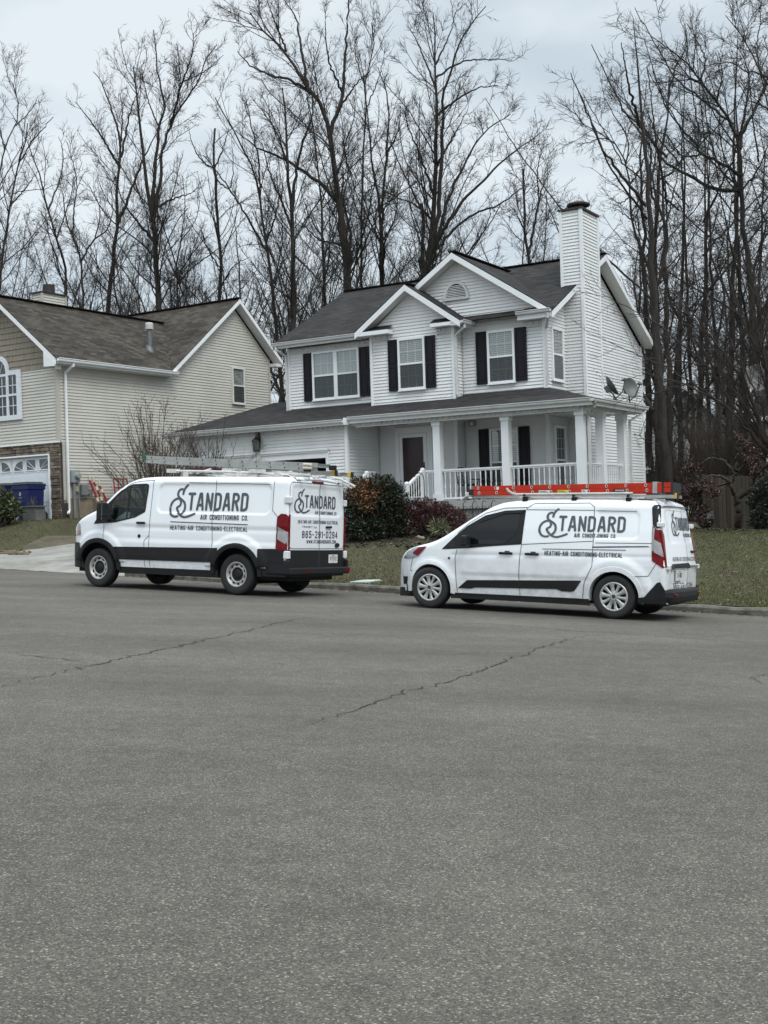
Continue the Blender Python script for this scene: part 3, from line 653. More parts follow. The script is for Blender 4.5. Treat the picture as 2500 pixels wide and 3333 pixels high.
# entry door with storm door
b = MB(); P = fB
for a, q, z0, z1 in ((-4.87, -4.73, 1.65, 3.97), (-3.72, -3.54, 1.65, 3.97), (-4.73, -3.72, 3.83, 3.97)): b.box(a, q, .0, .05, z0, z1, M=P)
b.box(-4.9, -3.51, .0, .07, 3.972, 4.02, M=P); b.build('door_frame', trimw, WH)
b = MB()
for a, q, z0, z1 in ((-4.72, -4.61, 1.68, 3.82), (-3.86, -3.735, 1.68, 3.82), (-4.61, -3.86, 3.70, 3.82), (-4.61, -3.86, 1.68, 1.85)): b.box(a, q, .008, .04, z0, z1, M=P)
dr = b.build('front_door', trimw, WH)
b = MB(); b.box(-4.61, -3.86, .004, .012, 1.85, 3.70, M=P); b.build('door_panel', mat('maroon_door', (.045, .011, .016), .4, .2, 4), dr)
b = MB(); b.add([P(-4.61, .03, 1.85), P(-3.86, .03, 1.85), P(-3.86, .03, 3.7), P(-4.61, .03, 3.7)], [(0, 1, 2, 3)]); b.build('pane', glassy('storm_glass', (.75, .72, .72), -.02, .12), dr)
b = MB(); b.box(-3.85, -3.82, .05, .075, 2.66, 2.9, M=P); b.bar(P(-3.835, .06, 2.78), P(-3.835, .1, 2.78), .02, .02); b.build('door_handle', blackm, dr)
# porch: deck, skirt, steps, columns, rails
b = MB(); b.box(-5.4, 2.2, -2.42, 0, 1.56, 1.64); b.box(.1, 2.2, 0, 1.12, 1.56, 1.64); b.box(-2.95, 2.2, -2.46, -2.43, 1.40, 1.62); b.box(2.205, 2.235, -2.45, 1.15, 1.40, 1.62); b.build('porch_floor', mat('porch_paint', (.33, .33, .325), .6, .1, 4), WH)
b = MB(); b.box(-5.35, 2.15, -2.40, -2.33, .3, 1.555); b.box(2.08, 2.15, -2.33, 1.1, .2, 1.555); b.build('foundation', mat('grey_block', (.17, .17, .165), .95, .35, 5, bump=.8, bscale=18, col2=(.25, .25, .24)), WH)
b = MB()
for i in range(5):
    z = 1.62-.175*i; b.box(-4.85, -2.98, -2.45-.28*(i+1), -2.45-.28*i+.003, z-.8, z-.175+.0)
b.build('porch_steps', conc, WH)
CO = [(-2.43, -2.24), (-.21, -2.24), (2.05, -2.24), (2.05, -.76), (2.05, .95)]
for u, v in CO:
    b = MB(); b.box(u-.115, u+.115, v-.115, v+.115, 1.64, 3.86); b.box(u-.14, u+.14, v-.14, v+.14, 3.862, 4.02); b.box(u-.15, u+.15, v-.15, v+.15, 4.02, 4.05)
    b.box(u-.14, u+.14, v-.14, v+.14, 1.642, 1.86); b.build('porch_column', trimw, WH)
b = MB(); b.box(-5.4, 2.15, -2.36, -2.12, 4.05, 4.139); b.box(1.93, 2.17, -2.12, 1.1, 4.05, 4.139); b.build('porch_beam', trimw, WH)
def railing(p, q, n, zt0=2.55, zt1=None, zb0=1.72, zb1=None, name='porch_railing'):
    zt1 = zt0 if zt1 is None else zt1; zb1 = zb0 if zb1 is None else zb1; b = MB()
    b.bar((*p, zt0), (*q, zt1), .085, .045); b.bar((*p, zt0-.043), (*q, zt1-.043), .045, .042)
    rail = b.build(name, trimw, WH); b = MB(); b.bar((*p, zb0), (*q, zb1), .05, .05); b.build('bottom_rail', trimw, rail)
    for i in range(n):
        t = (i+.5)/n; u, v = lerp(p[0], q[0], t), lerp(p[1], q[1], t); za, zc = lerp(zb0, zb1, t)+.025, lerp(zt0, zt1, t)-.065; h = zc-za; b = MB()
        prof = [(.019, 0), (.019, .12), (.012, .14), (.020, .17), (.012, .2), (.014, .3), (.021, .46), (.012, .58), (.020, .61), (.012, .64), (.021, .67), (.021, 1)]
        b.lathe([(r_, za+k*h) for r_, k in prof], 6, M=lambda x, y, z, u=u, v=v: (u+x, v+y, z)); b.build('baluster', trimw, rail, smooth=True)
railing((-2.31, -2.24), (-.33, -2.24), 12); railing((-.09, -2.24), (1.93, -2.24), 13); railing((2.05, -2.12), (2.05, -.88), 8); railing((2.05, -.64), (2.05, .83), 9)
railing((-2.90, -2.24), (-2.56, -2.24), 2)
railing((-2.95, -2.36), (-2.95, -3.2), 6, 2.55, 2.13, 1.70, 1.30, 'stair_railing'); railing((-4.9, -2.30), (-4.9, -1.8), 3, 2.62, 2.62, 1.72, 1.72, 'stair_railing'); railing((-4.9, -2.38), (-4.9, -3.2), 5, 2.55, 2.13, 1.70, 1.30, 'stair_railing')
for u in (-2.95, -4.9):
    for v, zt, zb in ((-2.3, 2.62, 1.6), (-3.26, 2.2, .8)):
        b = MB(); b.box(u-.055, u+.055, v-.055, v+.055, zb, zt-.06); b.lathe([(0, zt-.06), (.07, zt-.055), (.075, zt-.02), (.055, zt+.02), (0, zt+.035)], 12, M=lambda x, y, z, u=u, v=v: (u+x, v+y, z)); b.build('newel_post', trimw, WH)
# porch lamps
b = MB(); b.box(-2.5, -2.3, .014, .06, 3.95, 4.12, M=fA); b.box(-2.44, -2.37, .06, .1, 3.98, 4.08, M=fA, mi=1); b.build('porch_lamp', [mat('lamp_housing', (.3, .3, .29), .5), mat('lamp_glass', (.8, .82, .8), .3)], WH)
for u in (-4.3, .9):
    b = MB(); b.lathe([(0, 4.138), (.14, 4.138), (.15, 4.10), (.09, 4.06), (0, 4.05)], 16, M=lambda x, y, z: (u+x, -1.3+y, z)); b.bar((u-.3, -1.3, 4.07), (u+.3, -1.3, 4.07), .02, .02); b.build('ceiling_light', blackm, WH)
b = MB()
for s in (-1, 1): b.lathe([(0, -.05), (.05, -.05), (.065, .06), (0, .065)], 12, M=lambda x, y, z: (2.0+s*.11+x*.8, -2.48-z*.7, 4.14+y-.02*z))
b.lathe([(0, 0), (.05, 0), (.05, .03), (0, .04)], 10, M=lambda x, y, z: (2.0+x, -2.39-z, 4.16+y)); b.build('floodlight', trimw, WH)

# things fixed or standing near the white house that are things of their own
t = tag(empty('wall_lantern', loc=HW(-8.8, -2.45, 0), rz=HY), 'black scrolled coach lantern hanging beside the garage door of the white house', 'lantern')
b = MB(); b.box(-.05, .05, -.03, 0, 3.75, 4.05); b.tube([(0, -.02, 3.95), (0, -.05, 4.06), (-.01, -.1, 4.12), (0, -.16, 4.1), (0, -.18, 4.0), (0, -.17, 3.93)], .014, 8)
b.tube([(0, -.06, 3.97), (0, -.1, 4.02), (0, -.13, 3.99), (0, -.11, 3.95)], .01, 6); b.build('bracket', blackm, t)
b = MB(); c = (0, -.17)
b.lathe([(0, 3.93), (.03, 3.92), (.055, 3.88), (.15, 3.80), (.16, 3.78), (.0, 3.78)], 8, M=lambda x, y, z: (x, y-.17, z)); b.lathe([(0, 3.44), (.11, 3.45), (.125, 3.47), (.10, 3.49), (0, 3.49)], 8, M=lambda x, y, z: (x, y-.17, z))
for i in range(8):
    a = 2*pi*(i)/8; b.bar((.105*cos(a), -.17+.105*sin(a), 3.48), (.135*cos(a), -.17+.135*sin(a), 3.79), .014, .014)
b.build('cage', blackm, t)
b = MB(); b.lathe([(.095, 3.49), (.125, 3.78)], 8, M=lambda x, y, z: (x, y-.17, z)); b.build('lamp_glass', glassy('lantern_glass', (.6, .58, .5), .1, .2), t)

def dish(name, label, M, m, r=.43, grp=None):
    t = tag(empty(name, M=M), label, 'satellite dish', grp)
    b = MB(); prof = [(r*k/8, .13*(k/8)**2) for k in range(9)]; n = 28
    b.lathe(prof+[(r+.008, .125)]+[(r*k/8, .13*(k/8)**2-.012) for k in range(8, -1, -1)], n, M=lambda x, y, z: (x, z*-1-.0, y*1.12+.62)); b.build('reflector', m, t, smooth=True)
    b = MB(); b.tube([(0, 0, .0), (0, 0, .42), (0, .06, .58)], .022, 8); b.box(-.09, .09, -.0, .12, .5, .7); b.tube([(0, .03, .3), (.28, .12, .02)], .012, 6); b.tube([(0, .03, .3), (-.28, .12, .02)], .012, 6); b.box(-.12, .12, -.12, .12, -.01, .012); b.build('mast', mat('galvanised', (.10, .10, .10), .5, .2, 6, metal=.3), t)
    b = MB(); b.tube([(0, .03, .22), (0, -.28, .30), (0, -.52, .55)], .02, 6); b.bar((-.07, -.53, .58), (.07, -.53, .58), .07, .06); b.tube([(0, -.5, .57), (0, -.44, .62)], .03, 8); b.build('feed_arm', mat('dish_arm', (.09, .09, .09), .5), t)
    return t
dishm = mat('dish_grey', (.11, .113, .11), .5, .15, 4)
def dish_pose(u, v, z, yaw, tilt, roll=0):
    p = HW(u, v, z); return Matrix.Translation(p) @ Matrix.Rotation(HY+yaw, 4, 'Z') @ Matrix.Rotation(tilt, 4, 'X') @ Matrix.Rotation(roll, 4, 'Y')
dish('satellite_dish', 'grey satellite dish standing on the porch roof of the white house facing right', dish_pose(2.15, 1.5, 4.28, radians(62), radians(-15), radians(8)), dishm, .28)
dish('satellite_dish', 'grey satellite dish seen edge-on beside another dish on the porch roof', dish_pose(1.95, 1.15, 4.36, radians(118), radians(-30), radians(0)), dishm, .29)
# ================================================================== the beige house on the left
BH = tag(empty('beige_house', loc=(LO.x, LO.y, 0), rz=LY), 'beige vinyl house with stone veneer garage front and brown shingle roof', 'house')
P0 = front(0); PR = rightw(0)
b = MB()
siding(b, P0, [(-5.2, 3.97), (0, 3.97), (0, 6.36), (-5.2, 6.36)])
siding(b, PR, [(0, 2.17), (10.98, 2.17), (10.98, 6.6), (0, 6.6)]); siding(b, PR, [(5.1, 6.6), (10.98, 6.6), (10.98, 7.60), (8.85, 9.42), (8.75, 9.42)])
siding(b, leftw(-10), [(5, 2.17), (10.98, 2.17), (10.98, 6.6), (5, 6.6)]); siding(b, leftw(-5.2), [(0, 2.17), (5, 2.17), (5, 6.5), (0, 6.5)]); siding(b, backw(10.98), [(-10, 2.17), (0, 2.17), (0, 7.5), (-10, 7.5)])
b.build('wall', vinyl_b, BH)
b = MB(); siding(b, P0, [(-5.2, 6.36), (0, 6.36), (0, 6.5), (-2.6, 8.62), (-5.2, 6.5)], step=.19, lip=.022, z0=6.36); b.build('shake_gable', shake_b, BH)
# stone veneer: real stones over a dark backing, with the garage opening left clear
GA0, GA1, GZ0, GZ1 = -4.74, -.46, 1.44, 3.56
b = MB()
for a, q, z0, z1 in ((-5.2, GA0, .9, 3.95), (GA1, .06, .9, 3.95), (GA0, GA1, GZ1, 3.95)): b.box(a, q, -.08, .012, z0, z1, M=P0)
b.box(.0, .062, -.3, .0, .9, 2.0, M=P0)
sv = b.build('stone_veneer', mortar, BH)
rr = random.Random(12); b = MB()
def stones(s0, s1, z0, z1, P):
    z = z0
    while z < z1-.02:
        h = min(rr.choice((.05, .06, .075, .09, .12)), z1-z); s = s0
        while s < s1-.03:
            l = min(rr.uniform(.14, .42) if h < .1 else rr.uniform(.12, .26), s1-s); e = .006; d = rr.uniform(.03, .065)
            q = [(s+e, z+e*rr.random()), (s+l-e, z+e*rr.random()), (s+l-e-rr.random()*.012, z+h-e), (s+e+rr.random()*.012, z+h-e)]
            V = [P(x, .01, y) for x, y in q]+[P(lerp(x, s+l/2, .07), d, lerp(y, z+h/2, .12)) for x, y in q]
            b.add(V, [(4, 5, 6, 7), (0, 1, 5, 4), (1, 2, 6, 5), (2, 3, 7, 6), (3, 0, 4, 7)]); s += l
        z += h
stones(-5.2, GA0-.06, 1.0, 3.94, P0); stones(GA1+.07, .07, 1.0, 3.94, P0); stones(GA0-.06, GA1+.07, GZ1+.05, 3.94, P0)
b.build('stone', stonem, sv)
b = MB(); b.box(-5.22, .06, .0, .075, 3.945, 3.985, M=P0); b.box(GA0-.06, GA0, 0, .07, GZ0, GZ1+.05, M=P0); b.box(GA1, GA1+.06, 0, .07, GZ0, GZ1+.05, M=P0); b.box(GA0-.06, GA1+.06, 0, .075, GZ1, GZ1+.05, M=P0); b.build('door_frame', trimw, BH)
gd, cols, hz = garage_door(BH, P0, GA0, GA1, GZ0, GZ1, mat('garage_white', (.62, .66, .70), .4, .03), panes=True)
b = MB(); g = MB(); zt0, zt1 = GZ1-hz+.1, GZ1-.1
for c_ in range(cols):       # sunburst lights in the top row
    a, q = lerp(GA0, GA1, c_/cols)+.09, lerp(GA0, GA1, (c_+1)/cols)-.09; g.add([P0(a, -.047, zt0), P0(q, -.047, zt0), P0(q, -.047, zt1), P0(a, -.047, zt1)], [(0, 1, 2, 3)])
    for x0, x1, y0, y1 in ((a-.03, a, zt0-.03, zt1+.03), (q, q+.03, zt0-.03, zt1+.03), (a, q, zt1, zt1+.03), (a, q, zt0-.03, zt0)): b.box(x0, x1, -.05, -.03, y0, y1, M=P0)
    k = c_ % 4; cxx = q if k in (0, 1) else a; sg = -1 if k in (0, 1) else 1
    if k in (0, 3):
        for i in range(6):
            t0, t1 = pi/2*i/6, pi/2*(i+1)/6; R = q-a; b.prism([(cxx+sg*R*cos(t), zt0+(zt1-zt0)*sin(t)*.95) for t in (t0, t1)]+[(cxx+sg*R*cos(t1)*1.0, zt1), (cxx+sg*R*cos(t0), zt1)], lambda x, d, z: P0(x, d, z), -.046, -.032)
    for an in (.4, .95) if k in (1, 2) else (.45,): b.bar(P0(cxx, -.04, zt0), P0(cxx+sg*(q-a)*.98, -.04, zt0+min(zt1-zt0, (q-a)*math.tan(an)*.8)), .022, .012)
b.build('window_frame', trimw, gd); g.build('pane', pane_dark, gd)
b = MB()
for u, v, z0, z1 in ((0, 0, 3.99, 6.34),): b.box(u-.08, u+.025, v-.025, v+.09, z0, z1)
b.box(-.02, .03, .06, .20, 2.1, 3.98); b.box(-.05, .022, 10.93, 11.0, 2.2, 7.6); b.build('corner_board', mat('beige_trim', (.42, .40, .35), .5, .04), BH)
b = MB(); b.box(-.1, .012, .03, 10.95, .5, 2.16); b.box(-10, -.1, 10.9, 10.95, .5, 2.16); b.build('foundation', foundm, BH)
# roof
b = MB(); EZ = lambda u: 6.58+.80*(.37-u)
roofplane(b, [(.37, -.35, 6.58), (.37, 4.93, 6.58), (-2.6, 7.9, 8.956), (-2.6, -.35, 8.956)], (0, 1, 0))
roofplane(b, [(-5.57, -.35, 6.58), (-5.57, 4.93, 6.58), (-2.6, 7.9, 8.956), (-2.6, -.35, 8.956)], (0, 1, 0))
roofplane(b, [(.37, 4.93, 6.585), (.37, 8.85, 9.70), (-10.4, 8.85, 9.70), (-10.4, 4.93, 6.585)], (1, 0, 0))
roofplane(b, [(.37, 11.4, 7.55), (.37, 8.85, 9.70), (-10.4, 8.85, 9.70), (-10.4, 11.4, 7.55)], (1, 0, 0))
b.bar((-2.6, -.35, 8.97), (-2.6, 7.8, 8.97), .24, .03); b.bar((.37, 8.85, 9.715), (-10.4, 8.85, 9.715), .24, .03); b.build('roof', sh_b, BH)
P = Pl(0, -.35, (1, 0), (0, -1)); rakes(BH, [(P, -2.6, 8.93, -2.6+s*2.95, 6.57) for s in (1, -1)]+[(rightw(.37), 8.85, 9.67, 4.93, 6.57), (rightw(.37), 8.85, 9.67, 11.4, 7.53)], .17)
b = MB(); b.prism([(-.2, 6.84), (.34, 6.42), (.30, 6.34), (-.2, 6.36)], lambda a, d, z: P(a, d, z), -.02, .010); b.build('eave_return', trimw, BH)
b = MB(); b.add([(-2.6, -.34, 8.76), (-2.6, 0, 8.76), (.3, 0, 6.42), (.3, -.34, 6.42)], [(0, 1, 2, 3)]); b.add([(0, 8.85, 9.50), (.36, 8.85, 9.50), (.36, 11.38, 7.36), (0, 11.38, 7.36)], [(0, 1, 2, 3)]); b.add([(0, 8.85, 9.50), (.36, 8.85, 9.50), (.36, 4.95, 6.4), (0, 4.95, 6.4)], [(0, 1, 2, 3)])
b.add([(0, -.3, 6.42), (.36, -.3, 6.42), (.36, 5.1, 6.42), (0, 5.1, 6.42)], [(0, 1, 2, 3)]); b.box(0, .35, 10.98, 11.35, 7.3, 7.42); b.build('soffit', soffitm, BH)
b = MB(); b.box(.34, .365, -.3, 5.1, 6.43, 6.55); b.box(-.02, .1, -.05, .1, 6.28, 6.44); b.build('fascia', trimw, BH)
gutter(BH, (.367, -.33), (.367, 5.25), (1, 0), 6.60, trimw)
downspout(BH, [(.42, .33, 6.47), (.40, .33, 6.40), (.06, .3, 6.20), (.05, .3, 1.75), (.16, .16, 1.66)], trimw)
# chimney behind the front ridge, flue vent pipe on the slope
b = MB(); a0, a1, v0, v1 = -6.75, -6.17, 5.0, 6.2
siding(b, front(v0), [(a0+.05, 6.3), (a1-.05, 6.3), (a1-.05, 10.22), (a0+.05, 10.22)]); siding(b, rightw(a1), [(v0+.05, 6.3), (v1-.05, 6.3), (v1-.05, 10.22), (v0+.05, 10.22)]); siding(b, leftw(a0), [(v0, 6.3), (v1, 6.3), (v1, 10.22), (v0, 10.22)])
c = b.build('chimney', vinyl_b, BH)
for x0, x1, y0, y1 in ((a0-.02, a0+.05, v0-.025, v0+.05), (a1-.05, a1+.025, v0-.025, v0+.05), (a1-.05, a1+.025, v1-.05, v1+.02)): b = MB(); b.box(x0, x1, y0, y1, 6.3, 10.22); b.build('corner_board', MATS['beige_trim'], c)
b = MB(); b.box(a0-.05, a1+.05, v0-.05, v1+.05, 10.222, 10.27); b.lathe([(0, 10.27), (.23, 10.272), (.23, 10.62), (.17, 10.62), (.17, 10.4), (0, 10.4)], 20, M=lambda x, y, z: (x+a0+.3, y+v0+.6, z)); b.build('chimney_cap', MATS['rusty_cap'], c)
b = MB(); vu, vv = -.77, 5.1
b.lathe([(.085, EZ(vu)-.1), (.085, 8.25), (.088, 8.25)], 16, M=lambda x, y, z: (x+vu, y+vv, z)); b.lathe([(.088, 8.2), (.14, 8.22), (.145, 8.42), (.12, 8.45), (0, 8.46)], 16, mi=1, M=lambda x, y, z: (x+vu, y+vv, z))
b.lathe([(.16, EZ(vu)-.04), (.10, EZ(vu)+.16)], 16, M=lambda x, y, z: (x+vu, y+vv, z-.8*x)); b.build('vent_pipe', [mat('vent_grey', (.14, .155, .165), .45, .15, 6, metal=.3), mat('vent_cap', (.5, .48, .45), .5)], BH)
# windows: arched triple window on the front, small sash on the side
wf = mat('peeling_white', (.62, .66, .70), .6, .1, 9, col2=(.70, .74, .77))
b = MB(); P = P0; W0, W1, WZ0, WZ1 = -3.73, -1.67, 4.81, 6.44; cxx = -2.70
for a, q, z0, z1 in ((W0, W0+.2, WZ0, WZ1), (W1-.2, W1, WZ0, WZ1), (W0+.2, W1-.2, WZ0, WZ0+.16), (W0+.2, cxx-.43, WZ1-.15, WZ1), (cxx+.43, W1-.2, WZ1-.15, WZ1), (cxx-.43, cxx-.33, WZ0+.16, WZ1), (cxx+.33, cxx+.43, WZ0+.16, WZ1), (cxx-.33, cxx+.33, 6.27, 6.35), (W0+.2, cxx-.43, 5.60, 5.67), (cxx+.43, W1-.2, 5.60, 5.67), (cxx-.33, cxx+.33, 5.60, 5.66)): b.box(a, q, 0, .06, z0, z1, M=P)
K = 16
for i in range(K):
    t0, t1 = pi*i/K, pi*(i+1)/K; b.prism([(cxx+R*cos(t), 6.44+R*1.16*sin(t)) for R, t in ((.45, t0), (.45, t1), (.32, t1), (.32, t0))], lambda a, d, z: P(a, d, z), 0, .064)
for x in (cxx-.11, cxx+.11): b.box(x-.012, x+.012, .025, .035, WZ0+.16, 6.27, M=P)
for x in (cxx-.55-.08, cxx+.55+.08): b.box(x-.012, x+.012, .025, .035, WZ0+.16, WZ1-.15, M=P)
for z in (5.28, 5.95): b.box(W0+.2, W1-.2, .036, .044, z-.012, z+.012, M=P)
for an in (55, 90, 125): b.bar(P(cxx, .03, 6.37), P(cxx+.33*cos(radians(an)), .03, 6.44+.38*sin(radians(an))), .02, .012)
wo = b.build('window', wf, BH)
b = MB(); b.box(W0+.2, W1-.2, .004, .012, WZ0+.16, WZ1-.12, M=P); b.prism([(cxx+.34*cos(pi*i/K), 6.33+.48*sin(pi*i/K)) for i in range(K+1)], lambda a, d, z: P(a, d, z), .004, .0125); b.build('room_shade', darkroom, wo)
b = MB(); b.add([P(W0+.2, .022, WZ0+.16), P(W1-.2, .022, WZ0+.16), P(W1-.2, .022, 6.3), P(W0+.2, .022, 6.3)], [(0, 1, 2, 3)]); b.add([P(cxx+.33*cos(pi*i/K), .022, 6.35+.46*sin(pi*i/K)) for i in range(K+1)], [tuple(range(K+1))]); b.build('pane', pane_dark, wo)
window(BH, PR, 8.65, 9.37, 5.73, 7.10, 'blind', grid=None, mat_f=mat('cream_trim', (.62, .61, .57), .5, .04), frame_w=.05)
# meter, boxes and conduits on the side wall
def rbox(u0, v0, v1, z0, z1, d, name, m, extra=None):
    b = MB(); b.box(u0, u0+d, v0, v1, z0, z1)
    if extra: extra(b)
    o = b.build(name, m, BH, bevel=.015); return o
gm = mat('utility_grey', (.26, .28, .28), .5, .12, 5); gm2 = mat('utility_grey_dark', (.17, .175, .175), .5, .12, 5)
def meterx(b): b.lathe([(0, .30), (.09, .30), (.10, .27), (.10, .2), (.115, .2), (.115, .17)], 20, M=lambda x, y, z: (.0+z, .55+x, 2.88+y))
rbox(.02, .38, .70, 2.66, 3.06, .16, 'electric_meter', gm, meterx)
b = MB(); b.tube([(.1, .5, 2.66), (.1, .5, 1.4)], .05, 10); b.tube([(.1, .62, 2.66), (.1, .68, 2.3), (.1, .72, 1.3)], .022, 8); b.tube([(.05, .71, 2.2), (.05, .74, 2.65), (.05, .69, 2.95), (.05, .66, 2.98)], .012, 6); b.tube([(.08, .8, 2.2), (.08, .86, 2.15), (.08, 1.1, 2.2), (.08, 1.4, 2.2), (.06, 1.38, 1.5)], .014, 6); b.build('conduit', gm2, BH)
rbox(.02, .55, .70, 2.36, 2.56, .1, 'junction_box', mat('utility_tan', (.30, .29, .22), .5)); rbox(.02, .80, 1.08, 2.25, 2.60, .13, 'utility_box', gm2); rbox(.02, 1.14, 1.30, 2.28, 2.46, .08, 'junction_box', gm2)

# ================================================================== things beside the beige house
def LP(u, v, z=None):
    p = LW(u, v); p.z = zground(p.x, p.y) if z is None else z; return p
def bin_cart(name, label, p, yaw, lidc, bodyc, grp):
    t = tag(empty(name, loc=p, rz=yaw), label, 'waste bin', grp); b = MB()
    sec = [(.24, .25, .04), (.27, .29, .5), (.285, .30, .84), (.31, .33, .86), (.31, .33, .98)]
    for (a0, b0, z0), (a1, b1, z1) in zip(sec, sec[1:]):
        A = [(-a0, -b0, z0), (a0, -b0, z0), (a0, b0, z0), (-a0, b0, z0)]; B = [(-a1, -b1, z1), (a1, -b1, z1), (a1, b1, z1), (-a1, b1, z1)]; b.add(A+B, [(0, 1, 5, 4), (1, 2, 6, 5), (2, 3, 7, 6), (3, 0, 4, 7)])
    b.add([(-.24, -.25, .04), (.24, -.25, .04), (.24, .25, .04), (-.24, .25, .04)], [(0, 1, 2, 3)]); b.box(-.2, .2, -.305, -.25, .62, .64); b.build('body', bodyc, t, bevel=.02)
    b = MB(); b.box(-.33, .33, -.36, .34, .985, 1.02); b.box(-.28, .28, -.30, .28, 1.022, 1.06); b.bar((-.3, .37, .97), (.3, .37, .97), .03, .03); b.build('lid', lidc, t, bevel=.015)
    for s in (-1, 1):
        b = MB(); b.lathe([(0, -.03), (.12, -.03), (.13, -.015), (.13, .015), (.12, .03), (0, .03)], 18, M=lambda x, y, z, s=s: (s*.29+z, .27+x, .13+y)); b.build('wheel', blackm, t)
    b = MB(); P = lambda a, d, z: (a, -.302-d, z)      # small pale mark on the front
    for q in (((0, .78), (.035, .73)), ((.035, .73), (0, .68)), ((0, .68), (-.035, .73)), ((-.035, .73), (0, .78))): b.bar(P(q[0][0], .004, q[0][1]), P(q[1][0], .004, q[1][1]), .008, .008)
    b.bar(P(-.05, .004, .63), P(.05, .004, .63), .008, .006); b.build('emblem', trimw, t); t.scale = (1.16, 1.16, 1.16)
    return t
blue = mat('bin_blue', (.004, .011, .08), .4, .15, 5)
bin_cart('wheelie_bin', 'blue wheeled bin with dark grey lid next to the stone pillar of the garage', LP(-.52, -.85), LY+.06, mat('lid_slate', (.06, .075, .08), .5), blue, 'blue wheeled bins')
bin_cart('wheelie_bin', 'blue wheeled bin with faded brownish lid, half behind the leafy shrub', LP(-1.45, -.9), LY-.08, mat('lid_faded', (.10, .085, .085), .6), blue, 'blue wheeled bins')
t = tag(empty('planter_box', loc=LP(.12, -1.2), rz=LY), 'grey ribbed planter box with dry stalks standing beside the blue bins', 'planter'); b = MB()
for i in range(5): b.box(-.30+.008*i, .30-.008*i, -.2, .2, .085*i, .085*i+.08)
b.box(-.33, .33, -.23, .23, .425, .46); b.build('box', mat('planter_grey', (.11, .115, .11), .7, .2, 5), t); b = MB(); rr = random.Random(4)
for i in range(14): x, y = rr.uniform(-.24, .24), rr.uniform(-.12, .12); b.tube([(x, y, .42), (x+rr.uniform(-.05, .05), y, .55), (x+rr.uniform(-.12, .12), y, rr.uniform(.6, .78))], .006, 4)
b.build('dry_stalks', mat('dry_stalk', (.09, .075, .045), .9), t)
redm = mat('red_paint', (.28, .018, .022), .45, .2, 6); cream = mat('cream_band', (.62, .58, .42), .6)
def pole(label, u, v, du, h, bands):
    t = tag(empty('marker_pole', loc=LP(u+.42, v), rz=LY), label, 'pole', 'red poles leaning on the beige house'); b = MB(); A = Vector((0, 0, 0)); B = Vector((-.36, du, h)); d = B-A
    b.tube([A, B], .035, 8); b.build('shaft', redm, t); b = MB()
    for k in bands: b.tube([A+d*k, A+d*(k+.10)], .042, 8)
    b.tube([B, B+Vector((-.02, .0, .18))], .02, 6); b.build('band', cream, t)
pole('red pole with one cream band leaning on the beige wall nearest the grey boxes', 0, 1.5, -.28, 1.28, (.45,)); pole('red pole with two cream bands leaning in the middle of the red poles', 0, 1.72, -.32, 1.22, (.5, .78)); pole('red pole with cream tip leaning farthest from the grey boxes', 0, 1.95, -.30, 1.1, (.8,))
t = tag(empty('metal_frame', loc=LP(.45, 2.05), rz=LY), 'red open metal frame with crossbars propped against the beige house wall', 'metal frame'); b = MB()
for a, q in (((0, 0, .0), (-.15, 0, 1.32)), ((0, .62, .0), (-.15, .62, 1.32)), ((-.15, 0, 1.32), (-.15, .62, 1.32)), ((-.07, 0, .62), (-.07, .62, .62)), ((-.12, 0, 1.02), (-.12, .62, 1.02)), ((-.07, .2, .62), (-.15, .2, 1.32)), ((-.07, .42, .62), (-.15, .42, 1.32))): b.tube([a, q], .022, 6)
b.build('frame', redm, t)

